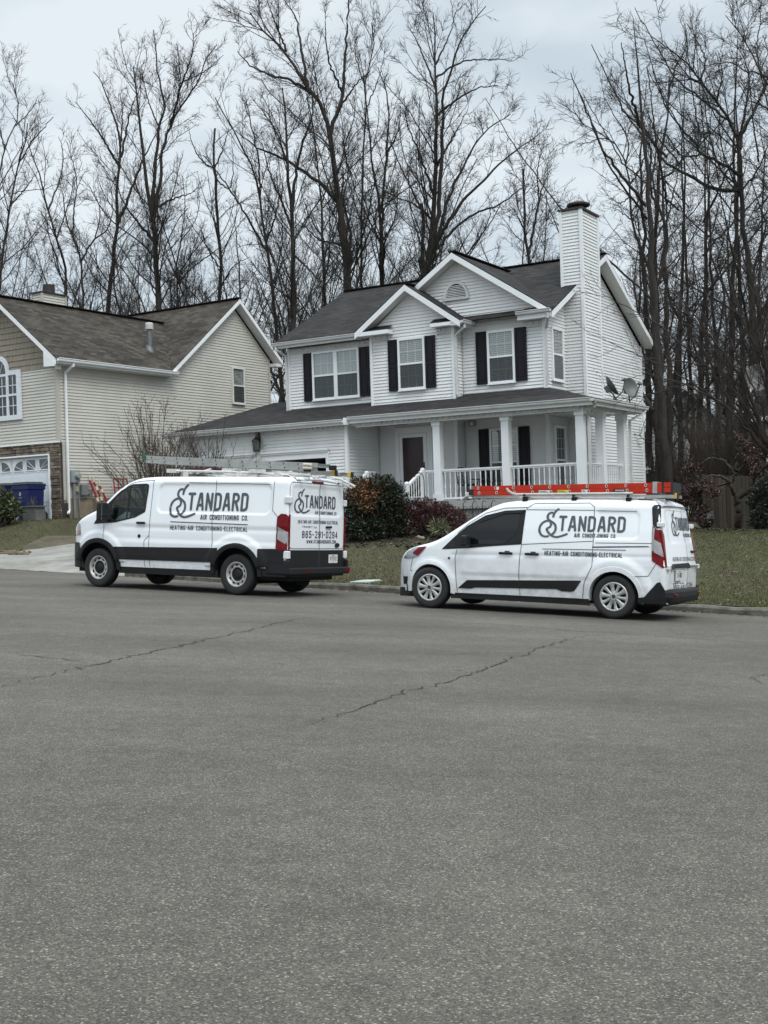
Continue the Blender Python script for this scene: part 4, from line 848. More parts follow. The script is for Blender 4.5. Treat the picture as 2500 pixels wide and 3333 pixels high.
# ================================================================== beyond: neighbour at the right edge, far houses, fences, deck
greyside = mat('grey_siding', (.36, .37, .37), .6, .06, 1.2)
def simple_house(name, label, O, yaw, w, d, z0, ze, zr, wallm, roofm, wins=(), gable_front=True, extra=None):
    t = tag(empty(name, loc=(O.x, O.y, 0), rz=yaw), label, 'house'); b = MB()
    if gable_front:
        siding(b, front(0), [(0, z0), (w, z0), (w, ze), (w/2, zr-.1), (0, ze)], step=.16); siding(b, rightw(w), [(0, z0), (d, z0), (d, ze), (0, ze)], step=.16); siding(b, leftw(0), [(0, z0), (d, z0), (d, ze), (0, ze)], step=.16); siding(b, backw(d), [(0, z0), (w, z0), (w, ze), (w/2, zr-.1), (0, ze)], step=.16)
    else:
        siding(b, front(0), [(0, z0), (w, z0), (w, ze), (0, ze)], step=.16); siding(b, backw(d), [(0, z0), (w, z0), (w, ze), (0, ze)], step=.16)
        for P in (rightw(w), leftw(0)): siding(b, P, [(0, z0), (d, z0), (d, ze), (d/2, zr-.1), (0, ze)], step=.16)
    b.build('wall', wallm, t); b = MB(); f = MB(); e = .4
    if gable_front:
        s = (zr-ze)/(w/2)
        for sg in (-1, 1):
            x = w/2+sg*(w/2+e); roofplane(b, [(w/2, -e, zr), (w/2, d+e, zr), (x, d+e, ze-e*s), (x, -e, ze-e*s)], (0, 1, 0)); rake(f, Pl(0, -e, (1, 0), (0, -1)), w/2, zr-.02, x, ze-e*s-.02, .18, -.02, .01)
    else:
        s = (zr-ze)/(d/2)
        for sg in (-1, 1):
            y = d/2+sg*(d/2+e); roofplane(b, [(-e, d/2, zr), (w+e, d/2, zr), (w+e, y, ze-e*s), (-e, y, ze-e*s)], (1, 0, 0)); rake(f, leftw(-e), d/2, zr-.02, y, ze-e*s-.02, .18, -.02, .01); rake(f, rightw(w+e), d/2, zr-.02, y, ze-e*s-.02, .18, -.02, .01)
        f.box(-e, w+e, -e-.02, -e+.01, ze-e*s-.16, ze-e*s-.0)
    b.build('roof', roofm, t); f.build('fascia', trimw, t)
    for P, a, q, zz0, zz1 in wins: window(t, P, a, q, zz0, zz1, 'dark', grid=(2, 2), frame_w=.09)
    return t
o = at(2500, 1650, 42); simple_house('neighbour_house', 'grey sided house at the right edge behind bare branches', o, -.40, 9, 8, -.2, 4.5, 7.0, greyside, sh_w, [(front(0), 1.0, 1.9, 1.3, 2.9), (front(0), 4, 5, 1.3, 2.9)], gable_front=False)
o = at(2098, 1640, 66); simple_house('far_house', 'pale gabled house far behind the tree trunks right of the white house', o, -.25, 4.6, 7, -1.0, 5.4, 7.7, greyside, sh_w, [(front(0), .7, 1.5, 2.6, 4.1), (front(0), 2.9, 3.7, 2.6, 4.1)])
o = at(2176, 1640, 72); simple_house('far_house', 'dim white house wall with small windows beyond the mossy fence', o, -.25, 6, 7, -1.0, 4.9, 6.7, greyside, sh_w, [(front(0), .5, 1.3, 3.0, 4.3), (front(0), 3.5, 4.3, 3.0, 4.3)], gable_front=False)
tdish = dish('satellite_dish', 'grey satellite dish up on the roof of the house at the right edge', Matrix.Translation(at(2468, 1290, 41.5)) @ Matrix.Rotation(-.2, 4, 'Z') @ Matrix.Rotation(radians(-12), 4, 'X'), dishm, .42)
def fence(name, label, p, q, h, m, bw=.14, posts=2.2, jag=.03, seed=1):
    t = tag(empty(name, loc=(p.x, p.y, 0), rz=atan2(q.y-p.y, q.x-p.x)), label, 'fence'); L = hypot(q.x-p.x, q.y-p.y); b = MB(); rr = random.Random(seed); x = 0
    zg = lambda x: zground(lerp(p.x, q.x, x/L), lerp(p.y, q.y, x/L))
    while x < L:
        w_ = bw*rr.uniform(.92, 1.04); hh = h+rr.uniform(-jag, jag); z = zg(x); y = rr.uniform(-.006, .006); tl = rr.uniform(-.006, .006)
        b.add([(x, y, z-.3), (x+w_-.012, y, z-.3), (x+w_-.012+tl, y, z+hh-.03), (x+w_*.75+tl, y, z+hh), (x+w_*.25+tl, y, z+hh), (x+tl, y, z+hh-.03)]+[(x, y+.018, z-.3), (x+w_-.012, y+.018, z-.3), (x+w_-.012+tl, y+.018, z+hh-.03), (x+w_*.75+tl, y+.018, z+hh), (x+w_*.25+tl, y+.018, z+hh), (x+tl, y+.018, z+hh-.03)], [(0, 1, 2, 3, 4, 5), (11, 10, 9, 8, 7, 6)]+[(i, i+6, (i+1) % 6+6, (i+1) % 6) for i in range(6)]); x += w_
    b.build('boards', m, t); b = MB()
    for k in (.25, .8): b.bar((0, .045, zg(0)+h*k), (L, .045, zg(L)+h*k), .04, .09)
    x = .1
    while x < L: b.box(x, x+.09, .07, .16, zg(x)-.3, zg(x)+h-.05); x += posts
    b.build('rails', m, t); return t
woodm = mat('fence_wood', (1, 1, 1), .9, .3, 3, stretch=(10, 10, .7), island=[(0, (.022, .018, .012)), (.5, (.038, .030, .019)), (1, (.06, .046, .029))], bump=.4)
mossm = mat('mossy_wood', (1, 1, 1), .9, .3, 3, stretch=(10, 10, .7), island=[(0, (.045, .050, .018)), (.5, (.07, .072, .028)), (1, (.10, .095, .05))])
fence('wood_fence', 'weathered brown board fence behind the twisted maple at the right', at(2292, 1730, 37.2), at(2490, 1722, 37.8), 1.62, woodm)
fence('wood_fence', 'mossy green board fence far behind the tree trunks', at(2178, 1600, 60), at(2232, 1600, 60.5), 2.6, mossm, seed=3)
fence('wood_fence', 'grey brown board fence between the far trunks beside the white house', at(2095, 1600, 58), at(2150, 1600, 58.3), 2.1, woodm, seed=4)
t = tag(empty('garden_deck', loc=at(2105, 1650, 49), rz=-.3), 'low dark timber deck with railing posts behind the white house', 'deck'); b = MB(); t.location.z = zground(t.location.x, t.location.y)
b.box(0, 3.2, 0, 2.4, .75, .85); b.build('deck_boards', woodm, t)
for x in (0, 1.05, 2.1, 3.1):
    q = MB(); q.box(x, x+.1, 0, .1, -.3, 1.75); q.box(x-.03, x+.13, -.03, .13, 1.75, 1.79); q.build('deck_post', woodm, t)
q = MB(); q.box(0, 3.2, .03, .07, 1.62, 1.7); q.box(0, 3.2, .03, .07, 1.05, 1.12); q.build('deck_rail', woodm, t)
for i, (px, w_) in enumerate(((2122, .6), (2152, .45), (2210, .5))):
    p = at(px, 1582, 48.6); t = tag(empty('planter_box', loc=p, rz=-.3), ['long pale planter box on the dark deck rail, nearest the white house', 'small planter box on the deck rail before the big trunk', 'square brown planter box on the deck rail left of the maple'][i], 'planter', 'planters on the deck rail'); b = MB(); b.box(-w_/2, w_/2, -.1, .1, -.2, 0); b.box(-w_/2-.03, w_/2+.03, -.13, .13, 0, .03); b.build('box', mat('planter_brown', (.11, .07, .045), .8), t)
p = at(2109, 1575, 50); t = tag(empty('bird_feeder', loc=(p.x, p.y, zground(p.x, p.y))), 'small white topped bird feeder on a thin pole behind the white house', 'bird feeder'); b = MB(); h = p.z-zground(p.x, p.y)+.55; b.tube([(0, 0, 0), (0, 0, h)], .02, 6); b.build('pole', blackm, t); b = MB(); b.lathe([(0, h+.16), (.19, h+.03), (.17, h+.02), (.05, h+.02), (.05, h-.12), (0, h-.12)], 14); b.build('roof', trimw, t)
p = at(2297, 1734, 35.8); t = tag(empty('kettle_grill', loc=(p.x, p.y, zground(p.x, p.y)), rz=.3), 'small black rounded grill sitting on the grass at the foot of the board fence', 'grill'); b = MB(); b.lathe([(0, .04), (.14, .06), (.25, .18), (.27, .3)], 20); b.build('bowl', blackm, t, smooth=True); b = MB(); b.lathe([(.275, .3), (.25, .42), (.15, .52), (.05, .55), (0, .55)], 20); b.bar((-.05, 0, .58), (.05, 0, .58), .02, .02); b.build('lid', blackm, t, smooth=True)
b = MB(); b.lathe([(0, .012), (.03, .01), (.03, 0)], 10, M=lambda x, y, z: (.02+x, -.235-z, .40+y)); b.build('badge', trimw, t)
# lawn things
p = at(1190, 1896, 25.2); z = zground(p.x, p.y)+.012; t = tag(empty('utility_cover', loc=(p.x, p.y, z), rz=HY+.1), 'pale green rectangular utility cover set in the lawn by the kerb', 'utility cover'); b = MB(); b.box(-.2, .2, -.33, .33, -.03, .035); b.build('cover_lid', mat('pale_green', (.36, .42, .37), .7, .15, 6), t, bevel=.015); b = MB(); b.box(-.24, .24, -.37, .37, -.05, .015); b.build('cover_rim', mat('cover_rim', (.18, .2, .18), .8), t)
bark_log = mat('log_bark', (.12, .09, .06), .95, .35, 8, bump=.8, bscale=25)
def log(label, p, yaw, L, r, m, grp=None, name='log'):
    t = tag(empty(name, loc=p, rz=yaw), label, 'log', grp); b = MB(); rr = random.Random(int(L*1000)); n = 7
    b.tube([(lerp(-L/2, L/2, i/n), rr.uniform(-.04, .04), r*.8+rr.uniform(-.03, .03)) for i in range(n+1)], [r*rr.uniform(.75, 1.1) for i in range(n+1)], 9); b.build('wood', m, t, smooth=True)
def G(p): return Vector((p.x, p.y, zground(p.x, p.y)))
log('pale split log lying on the lawn edge below the holly bush', G(at(1368, 1742, 33.0)), 1.9, .55, .055, mat('pale_wood', (.22, .18, .12), .9, .2, 8))
for i, (px, py, Y, yaw, L, r) in enumerate(((35, 1778, 34.3, .1, .8, .055), (60, 1786, 34.0, -.15, .6, .05), (10, 1770, 34.6, .35, .7, .05), (78, 1782, 34.2, .6, .4, .05))):
    log(['longest grey log of the heap at the driveway corner', 'log nearest the driveway in the heap at its corner', 'log at the back of the heap by the driveway corner', 'short log at the right end of the driveway corner heap'][i], G(at(px, py, Y)), yaw, L, r, bark_log, 'logs heaped at the driveway corner')
# porch furniture
def HPt(u, v, z=1.64): return HW(u, v, z)
def chair(label, p, yaw):
    t = tag(empty('patio_chair', loc=p, rz=yaw), label, 'chair', 'black metal patio chairs'); b = MB(); b.lathe([(0, .44), (.22, .45), (.23, .43), (0, .42)], 16); b.build('seat', blackm, t)
    for x, y in ((-.18, -.18), (.18, -.18), (.18, .18), (-.18, .18)): b = MB(); b.tube([(x, y, .44), (x*1.2, y*1.2, 0)], .013, 6); b.build('leg', blackm, t)
    b = MB(); b.tube([(-.2, .18, .44), (-.23, .24, .8), (-.12, .27, .98), (.12, .27, .98), (.23, .24, .8), (.2, .18, .44)], .014, 6)
    for k in range(3):
        c = (-.1+.1*k, .25, .6+.12*(k % 2)); b.tube([(c[0]+(.02+.012*i)*cos(i*.9)*.55, c[1], c[2]+(.02+.012*i)*sin(i*.9)) for i in range(13)], .009, 5)
    for x in (-.1, .1): b.tube([(x, .2, .44), (x*.4, .25, .7), (x, .27, .97)], .009, 5)
    b.build('backrest', blackm, t); b = MB(); b.box(-.19, .19, -.19, .18, .45, .50); b.build('cushion', mat('grey_cushion', (.09, .09, .10), .9, .2, 9), t, bevel=.03)
chair('black scrolled metal patio chair beside the first porch column', HPt(-1.75, -1.75), HY+1.3); chair('black scrolled metal patio chair nearest the porch window', HPt(-1.05, -1.35), HY+.4)
t = tag(empty('patio_table', loc=HPt(-1.3, -1.85), rz=HY), 'small dark round patio table between the porch chairs', 'table'); b = MB(); b.lathe([(0, .62), (.3, .62), (.31, .60), (0, .59)], 18); b.build('tabletop', blackm, t)
for i in range(3): b = MB(); b.tube([(.05*cos(i*2.1), .05*sin(i*2.1), .6), (.25*cos(i*2.1), .25*sin(i*2.1), 0)], .014, 6); b.build('leg', blackm, t)
t = tag(empty('plant_stand', loc=G(HW(-2.66, -2.75)), rz=HY), 'black wrought iron hook stand with hanging basket before the first porch column', 'plant stand'); z0 = t.location.z; b = MB(); q = 2.5-z0
b.tube([(0, 0, 0), (0, 0, q-.25), (-.03, 0, q-.08), (-.15, 0, q), (-.28, 0, q-.06), (-.33, 0, q-.16), (-.36, 0, q-.14)], .014, 6); b.build('hook', blackm, t); b = MB(); zb = 1.75-z0
for r_, z in ((.20, zb), (.19, zb-.12), (.13, zb-.25)): b.tube([(-.12+r_*cos(a*pi/8), r_*sin(a*pi/8), z) for a in range(17)], .009, 5)
for a in range(8): b.tube([(-.12+r_*cos(a*pi/4), r_*sin(a*pi/4), z) for r_, z in ((.22, zb+.03), (.19, zb-.12), (.13, zb-.25), (.03, zb-.33))], .008, 5)
b.build('basket', blackm, t)
t = tag(empty('garden_trellis', loc=G(HW(-.9, -2.85)), rz=HY), 'black wire garden trellis in the bed before the porch skirt', 'trellis'); z0 = t.location.z; b = MB(); q = 1.62-z0
for x in (-.45, -.15, .15, .45): b.tube([(x, 0, 0), (x, 0, q-.1), (x+.06, 0, q), (x+.12, 0, q-.05)], .012, 5)
for i in range(5):
    x = -.4+.2*i; b.tube([(x+.09*cos(k*.7)*(1-k/14), 0, q*.65+.16*sin(k*.7)*(1-k/14)) for k in range(12)], .009, 5)
b.tube([(-.5, 0, q*.4), (.5, 0, q*.4)], .012, 5); b.build('wire_frame', blackm, t)
# ================================================================== stroke lettering
def _arc(cx, cy, rx, ry, a0, a1, n=6): return [(cx+rx*cos(radians(lerp(a0, a1, i/n))), cy+ry*sin(radians(lerp(a0, a1, i/n)))) for i in range(n+1)]
def _rr(x0, y0, x1, y1, r): return _arc(x1-r, y1-r, r, r, 0, 90, 4)+_arc(x0+r, y1-r, r, r, 90, 180, 4)+_arc(x0+r, y0+r, r, r, 180, 270, 4)+_arc(x1-r, y0+r, r, r, 270, 360, 4)+[(x1, y1-r)]
_w = .36
GL = {
 'A': (.40, [[(0, 0), (.15, 1), (.25, 1), (.40, 0)], [(.06, .28), (.34, .28)]]),
 'C': (_w, [_arc(.18, .80, .18, .20, 0, 180, 6)+_arc(.18, .20, .18, .20, 180, 360, 6)]),
 'D': (_w, [[(0, 0), (0, 1), (.16, 1)]+_arc(.16, .80, .20, .20, 90, 0, 5)+_arc(.16, .20, .20, .20, 0, -90, 5)+[(0, 0)]]),
 'E': (.30, [[(.30, 0), (0, 0), (0, 1), (.30, 1)], [(0, .52), (.25, .52)]]),
 'F': (.30, [[(0, 0), (0, 1), (.30, 1)], [(0, .52), (.25, .52)]]),
 'G': (_w, [_arc(.18, .80, .18, .20, 0, 180, 6)+_arc(.18, .20, .18, .20, 180, 360, 6)+[(.36, .46), (.2, .46)]]),
 'H': (_w, [[(0, 0), (0, 1)], [(.36, 0), (.36, 1)], [(0, .5), (.36, .5)]]),
 'I': (0., [[(0, 0), (0, 1)]]),
 'K': (_w, [[(0, 0), (0, 1)], [(.36, 1), (0, .42)], [(.12, .58), (.36, 0)]]),
 'L': (.28, [[(0, 1), (0, 0), (.28, 0)]]),
 'M': (.46, [[(0, 0), (0, 1), (.23, .35), (.46, 1), (.46, 0)]]),
 'N': (_w, [[(0, 0), (0, 1), (.36, 0), (.36, 1)]]),
 'O': (_w, [_rr(0, 0, .36, 1, .18)]), '0': (_w, [_rr(0, 0, .36, 1, .18)]),
 'R': (_w, [[(0, 0), (0, 1), (.18, 1)]+_arc(.18, .76, .18, .24, 90, -90, 6)+[(0, .52)], [(.17, .52), (.36, 0)]]),
 'S': (_w, [_arc(.18, .78, .18, .22, 10, 180, 6)+[(.03, .62), (.33, .40)]+_arc(.18, .22, .18, .22, 0, -170, 6)]),
 'T': (.40, [[(0, 1), (.40, 1)], [(.20, 1), (.20, 0)]]),
 'V': (.38, [[(0, 1), (.19, 0), (.38, 1)]]),
 'W': (.58, [[(0, 1), (.14, 0), (.29, .8), (.44, 0), (.58, 1)]]), 'X': (_w, [[(0, 0), (.36, 1)], [(0, 1), (.36, 0)]]),
 'Z': (_w, [[(0, 1), (.36, 1), (0, 0), (.36, 0)]]),
 '1': (.12, [[(0, .82), (.12, 1), (.12, 0)]]),
 '2': (_w, [_arc(.18, .80, .18, .20, 170, 0, 6)+[(.34, .62), (0, 0), (.36, 0)]]),
 '4': (.38, [[(.28, 0), (.28, 1), (0, .28), (.38, .28)]]),
 '5': (_w, [[(.33, 1), (.03, 1), (.02, .58)]+_arc(.18, .42, .18, .18, 120, 0, 4)+_arc(.18, .2, .18, .2, 0, -170, 5)]),
 '6': (_w, [_arc(.18, .80, .18, .20, 10, 180, 5)+_arc(.18, .20, .18, .20, 180, 360, 6)+_arc(.18, .38, .18, .20, 0, 165, 5)]),
 '7': (_w, [[(0, 1), (.36, 1), (.1, 0)]]),
 '8': (_w, [_rr(.02, .52, .34, 1, .15), _rr(0, 0, .36, .52, .17)]),
 '9': (_w, [_arc(.18, .20, .18, .20, 190, 360, 5)+_arc(.18, .80, .18, .20, 0, 180, 6)+_arc(.18, .62, .18, .20, 180, 345, 5)]),
 '-': (.2, [[(0, .5), (.2, .5)]]), '.': (.0, [[(0, 0), (0, .03)]]), ' ': (.22, []),
}
def stroke_fill(lines, t):
    "triangulated union of round-ended strokes of width t"
    V = []; E = []; segs = []
    for L in lines:
        for a, b in zip(L, L[1:]):
            if hypot(b[0]-a[0], b[1]-a[1]) < 1e-6: continue
            segs.append((a, b)); dx, dy = b[0]-a[0], b[1]-a[1]; an = atan2(dy, dx); k = len(V); n = 5; P = []
            for i in range(n+1): q = an+pi/2+pi*i/n; P.append((a[0]+t/2*cos(q), a[1]+t/2*sin(q)))
            for i in range(n+1): q = an-pi/2+pi*i/n; P.append((b[0]+t/2*cos(q), b[1]+t/2*sin(q)))
            V += [Vector(p) for p in P]; E += [(k+i, k+(i+1) % len(P)) for i in range(len(P))]
    if not V: return [], []
    r = delaunay_2d_cdt(V, E, [], 0, 1e-5); vs_, fs = r[0], r[2]; S = np.array(segs); o = []
    A = S[:, 0]; D = S[:, 1]-S[:, 0]; LL = (D**2).sum(1)
    for f in fs:
        c = np.array([(vs_[i].x, vs_[i].y) for i in f]).mean(0); u = np.clip(((c-A)*D).sum(1)/LL, 0, 1); d = np.hypot(*(A+D*u[:, None]-c).T).min()
        if d < t/2: o.append(tuple(f))
    return [(v.x, v.y) for v in vs_], o
def text_shape(s, x0, x1, z0, z1, t, lead=.17):
    "letters fitted between x0..x1 and z0..z1 (x may run either way); t is the stroke as a share of the height; returns [(pts, faces)] per letter"
    h = abs(z1-z0); tw = sum(GL[c][0] for c in s)+(lead+t)*(len(s)-1)+t; sx = abs(x1-x0)/tw; sg = 1 if x1 > x0 else -1; x = t/2; R = []
    for c in s:
        w_, L = GL[c]; k = h*(1-t)
        L2 = [[((x+p[0])*sx/h, (t/2+p[1]*(1-t))) for p in l] for l in L]
        P, F = stroke_fill(L2, t)
        if F: R.append(([(x0+sg*p[0]*h, z0+p[1]*h) for p in P], F))
        x += w_+lead+t
    return R
SW = [[(248, 28), (226, 52), (210, 84), (204, 122)], [(210, 84), (187, 71), (163, 81), (149, 108), (151, 138), (168, 162), (196, 184), (222, 206), (236, 240), (237, 282), (223, 316), (206, 334)],
      [(175, 172), (138, 173), (100, 203), (81, 252), (83, 304), (106, 346), (140, 361), (170, 357)], [(177, 176), (189, 212), (181, 244), (153, 266), (163, 300), (194, 340), (240, 364), (292, 354), (352, 326)]]
def smooth_line(L, n=5):
    P = [L[0]]+L+[L[-1]]; o = []
    for i in range(1, len(P)-2):
        p0, p1, p2, p3 = P[i-1:i+3]
        for k in range(n):
            t = k/n; o.append(tuple(.5*(2*p1[j]+(p2[j]-p0[j])*t+(2*p0[j]-5*p1[j]+4*p2[j]-p3[j])*t*t+(3*p1[j]-p0[j]-3*p2[j]+p3[j])*t**3) for j in (0, 1)))
    return o+[L[-1]]
def swash(xT, xD, z0, z1):
    "the big looped initial before TANDARD, sized to the run of letters"
    sx = (xD-xT)/638; sz = (z1-z0)/190; P, F = stroke_fill([[((u-262)/190, (295-v_)/190) for u, v_ in smooth_line(l)] for l in SW], .122)
    return [([(xT+p[0]*190*sx, z0+p[1]*190*sz) for p in P], F)]
def decal(name, shapes, mapf, off, m, parent):
    b = MB()
    for P, F in shapes: b.add([mapf(x, z, off) for x, z in P], F)
    return b.build(name, m, parent)
def worn_ink(name, c):
    if name in MATS: return MATS[name]
    m = mat(name, c, .5, .08, 6); t = m.node_tree; p = t.nodes['Principled BSDF']; v = t.nodes.new('ShaderNodeTexNoise'); v.inputs['Scale'].default_value = 38; v.inputs['Detail'].default_value = 2
    tc_ = t.nodes.new('ShaderNodeTexCoord'); r = t.nodes.new('ShaderNodeValToRGB'); r.color_ramp.elements[0].position = .70; r.color_ramp.elements[1].position = .73; x = t.nodes.new('ShaderNodeMixRGB'); x.inputs[2].default_value = (.5, .53, .55, 1)
    src = p.inputs['Base Color'].links[0].from_socket; t.links.new(tc_.outputs['Object'], v.inputs['Vector']); t.links.new(v.outputs['Fac'], r.inputs[0]); t.links.new(r.outputs[0], x.inputs[0]); t.links.new(src, x.inputs[1]); t.links.new(x.outputs[0], p.inputs['Base Color']); return m
ink = worn_ink('worn_ink', (.055, .07, .08)); ink2 = mat('ink', (.05, .06, .068), .5, .06)

# ================================================================== vans
def inpoly(x, y, P):
    c = False; j = len(P)-1
    for i in range(len(P)):
        if (P[i][1] > y) != (P[j][1] > y) and x < (P[j][0]-P[i][0])*(y-P[i][1])/(P[j][1]-P[i][1])+P[i][0]: c = not c
        j = i
    return c
def resample(P, h, closed=True):
    o = []; n = len(P)
    for i in range(n if closed else n-1):
        a, b = P[i], P[(i+1) % n]; k = max(1, math.ceil(hypot(b[0]-a[0], b[1]-a[1])/h)); o += [(lerp(a[0], b[0], j/k), lerp(a[1], b[1], j/k)) for j in range(k)]
    return o if closed else o+[P[-1]]
def rounded(P, r, n=4):
    o = []; k = len(P)
    for i in range(k):
        p = Vector(P[i]); a = Vector(P[i-1])-p; b = Vector(P[(i+1) % k])-p; q = min(r, a.length*.45, b.length*.45); A = p+a.normalized()*q; B = p+b.normalized()*q
        for j in range(n+1): t = j/n; w_ = A.lerp(p, t).lerp(p.lerp(B, t), t); o.append((w_.x, w_.y))
    return o
def fill2d(poly, h=.06, hole=None):
    B = resample(poly, h); H = resample(hole, h) if hole else []; V = [Vector(p) for p in B+H]; n = len(B); E = [(i, (i+1) % n) for i in range(n)]+[(n+i, n+(i+1) % len(H)) for i in range(len(H))]
    x0, x1 = min(p[0] for p in B), max(p[0] for p in B); y0, y1 = min(p[1] for p in B), max(p[1] for p in B); BB = np.array(B+H); x = x0+h/2
    while x < x1:
        y = y0+h/2
        while y < y1:
            if inpoly(x, y, B) and not (H and inpoly(x, y, H)) and np.min((BB[:, 0]-x)**2+(BB[:, 1]-y)**2) > (h*.5)**2: V.append(Vector((x, y)))
            y += h
        x += h
    r = delaunay_2d_cdt(V, E, [], 0, 1e-6); P = [(v.x, v.y) for v in r[0]]; F = []
    for f in r[2]:
        c = (sum(P[i][0] for i in f)/len(f), sum(P[i][1] for i in f)/len(f))
        if inpoly(*c, B) and not (H and inpoly(*c, H)): F.append(tuple(f))
    return P, F, B, H
def overlay(mb, poly, mapf, off=.004, h=.06, mi=0, hole=None, skirt=0., both=False):
    P, F, B, H = fill2d(poly, h, hole)
    for s in ((1, -1) if both else (1,)):
        fix = (lambda p: p) if s == 1 else (lambda p: (p[0], -p[1], p[2]))
        mb.add([fix(mapf(a, b, off)) for a, b in P], F, mi)
        if skirt:
            for L in (B, H):
                n = len(L)
                if n: mb.add([fix(mapf(a, b, off)) for a, b in L]+[fix(mapf(a, b, off-skirt)) for a, b in L], [(i, (i+1) % n, n+(i+1) % n, n+i) for i in range(n)], mi)
def pair(name, m, parent, V, polys, off=.004, h=.06, skirt=0., hole=None, lines=None, wd=.01):
    "the same patch on the left and on the right side of a van, each a part of its own"
    for sg in (1, -1):
        b = MB(); f = (lambda x, z, o, sg=sg: (x, sg*(V.Y(x, z)+o), z))
        for q in polys: overlay(b, q, f, off, h, hole=hole, skirt=skirt)
        for q in lines or (): ribbon(b, q, wd, f, off)
        b.build(name, m, parent)
def ribbon(mb, pts, wd, mapf, off=.003, mi=0, both=False, closed=False):
    P = resample(pts, .04, closed); n = len(P); Q = []
    for i in range(n):
        a, b = (P[i-1], P[(i+1) % n]) if closed else (P[max(0, i-1)], P[min(n-1, i+1)]); dx, dy = b[0]-a[0], b[1]-a[1]; l = hypot(dx, dy) or 1; Q.append(((P[i][0]-dy/l*wd/2, P[i][1]+dx/l*wd/2), (P[i][0]+dy/l*wd/2, P[i][1]-dx/l*wd/2)))
    for s in ((1, -1) if both else (1,)):
        fix = (lambda p: p) if s == 1 else (lambda p: (p[0], -p[1], p[2]))
        mb.add([fix(mapf(*p, off)) for q in Q for p in q], [(2*i, 2*i+1, 2*((i+1) % n)+1, 2*((i+1) % n)) for i in range(n if closed else n-1)], mi)
def smooth_fn(xs, ys, sm=.10):
    o = np.argsort(xs); X = np.array(xs, float)[o]; Yv = np.array(ys, float)[o]; g = np.arange(X[0], X[-1]+.005, .01); v = np.interp(g, X, Yv); k = int(sm/.01)
    if k > 1:
        ker = np.hanning(2*k+1)[1:-1]; ker /= ker.sum(); v = np.convolve(np.pad(v, k-1, 'edge'), ker, 'valid')
    return lambda x: float(np.interp(x, g, v))
def sdr(x, z, x0, x1, z0, z1, r):
    qx = abs(x-(x0+x1)/2)-(x1-x0)/2+r; qz = abs(z-(z0+z1)/2)-(z1-z0)/2+r; return hypot(max(qx, 0), max(qz, 0))+min(max(qx, qz), 0)-r
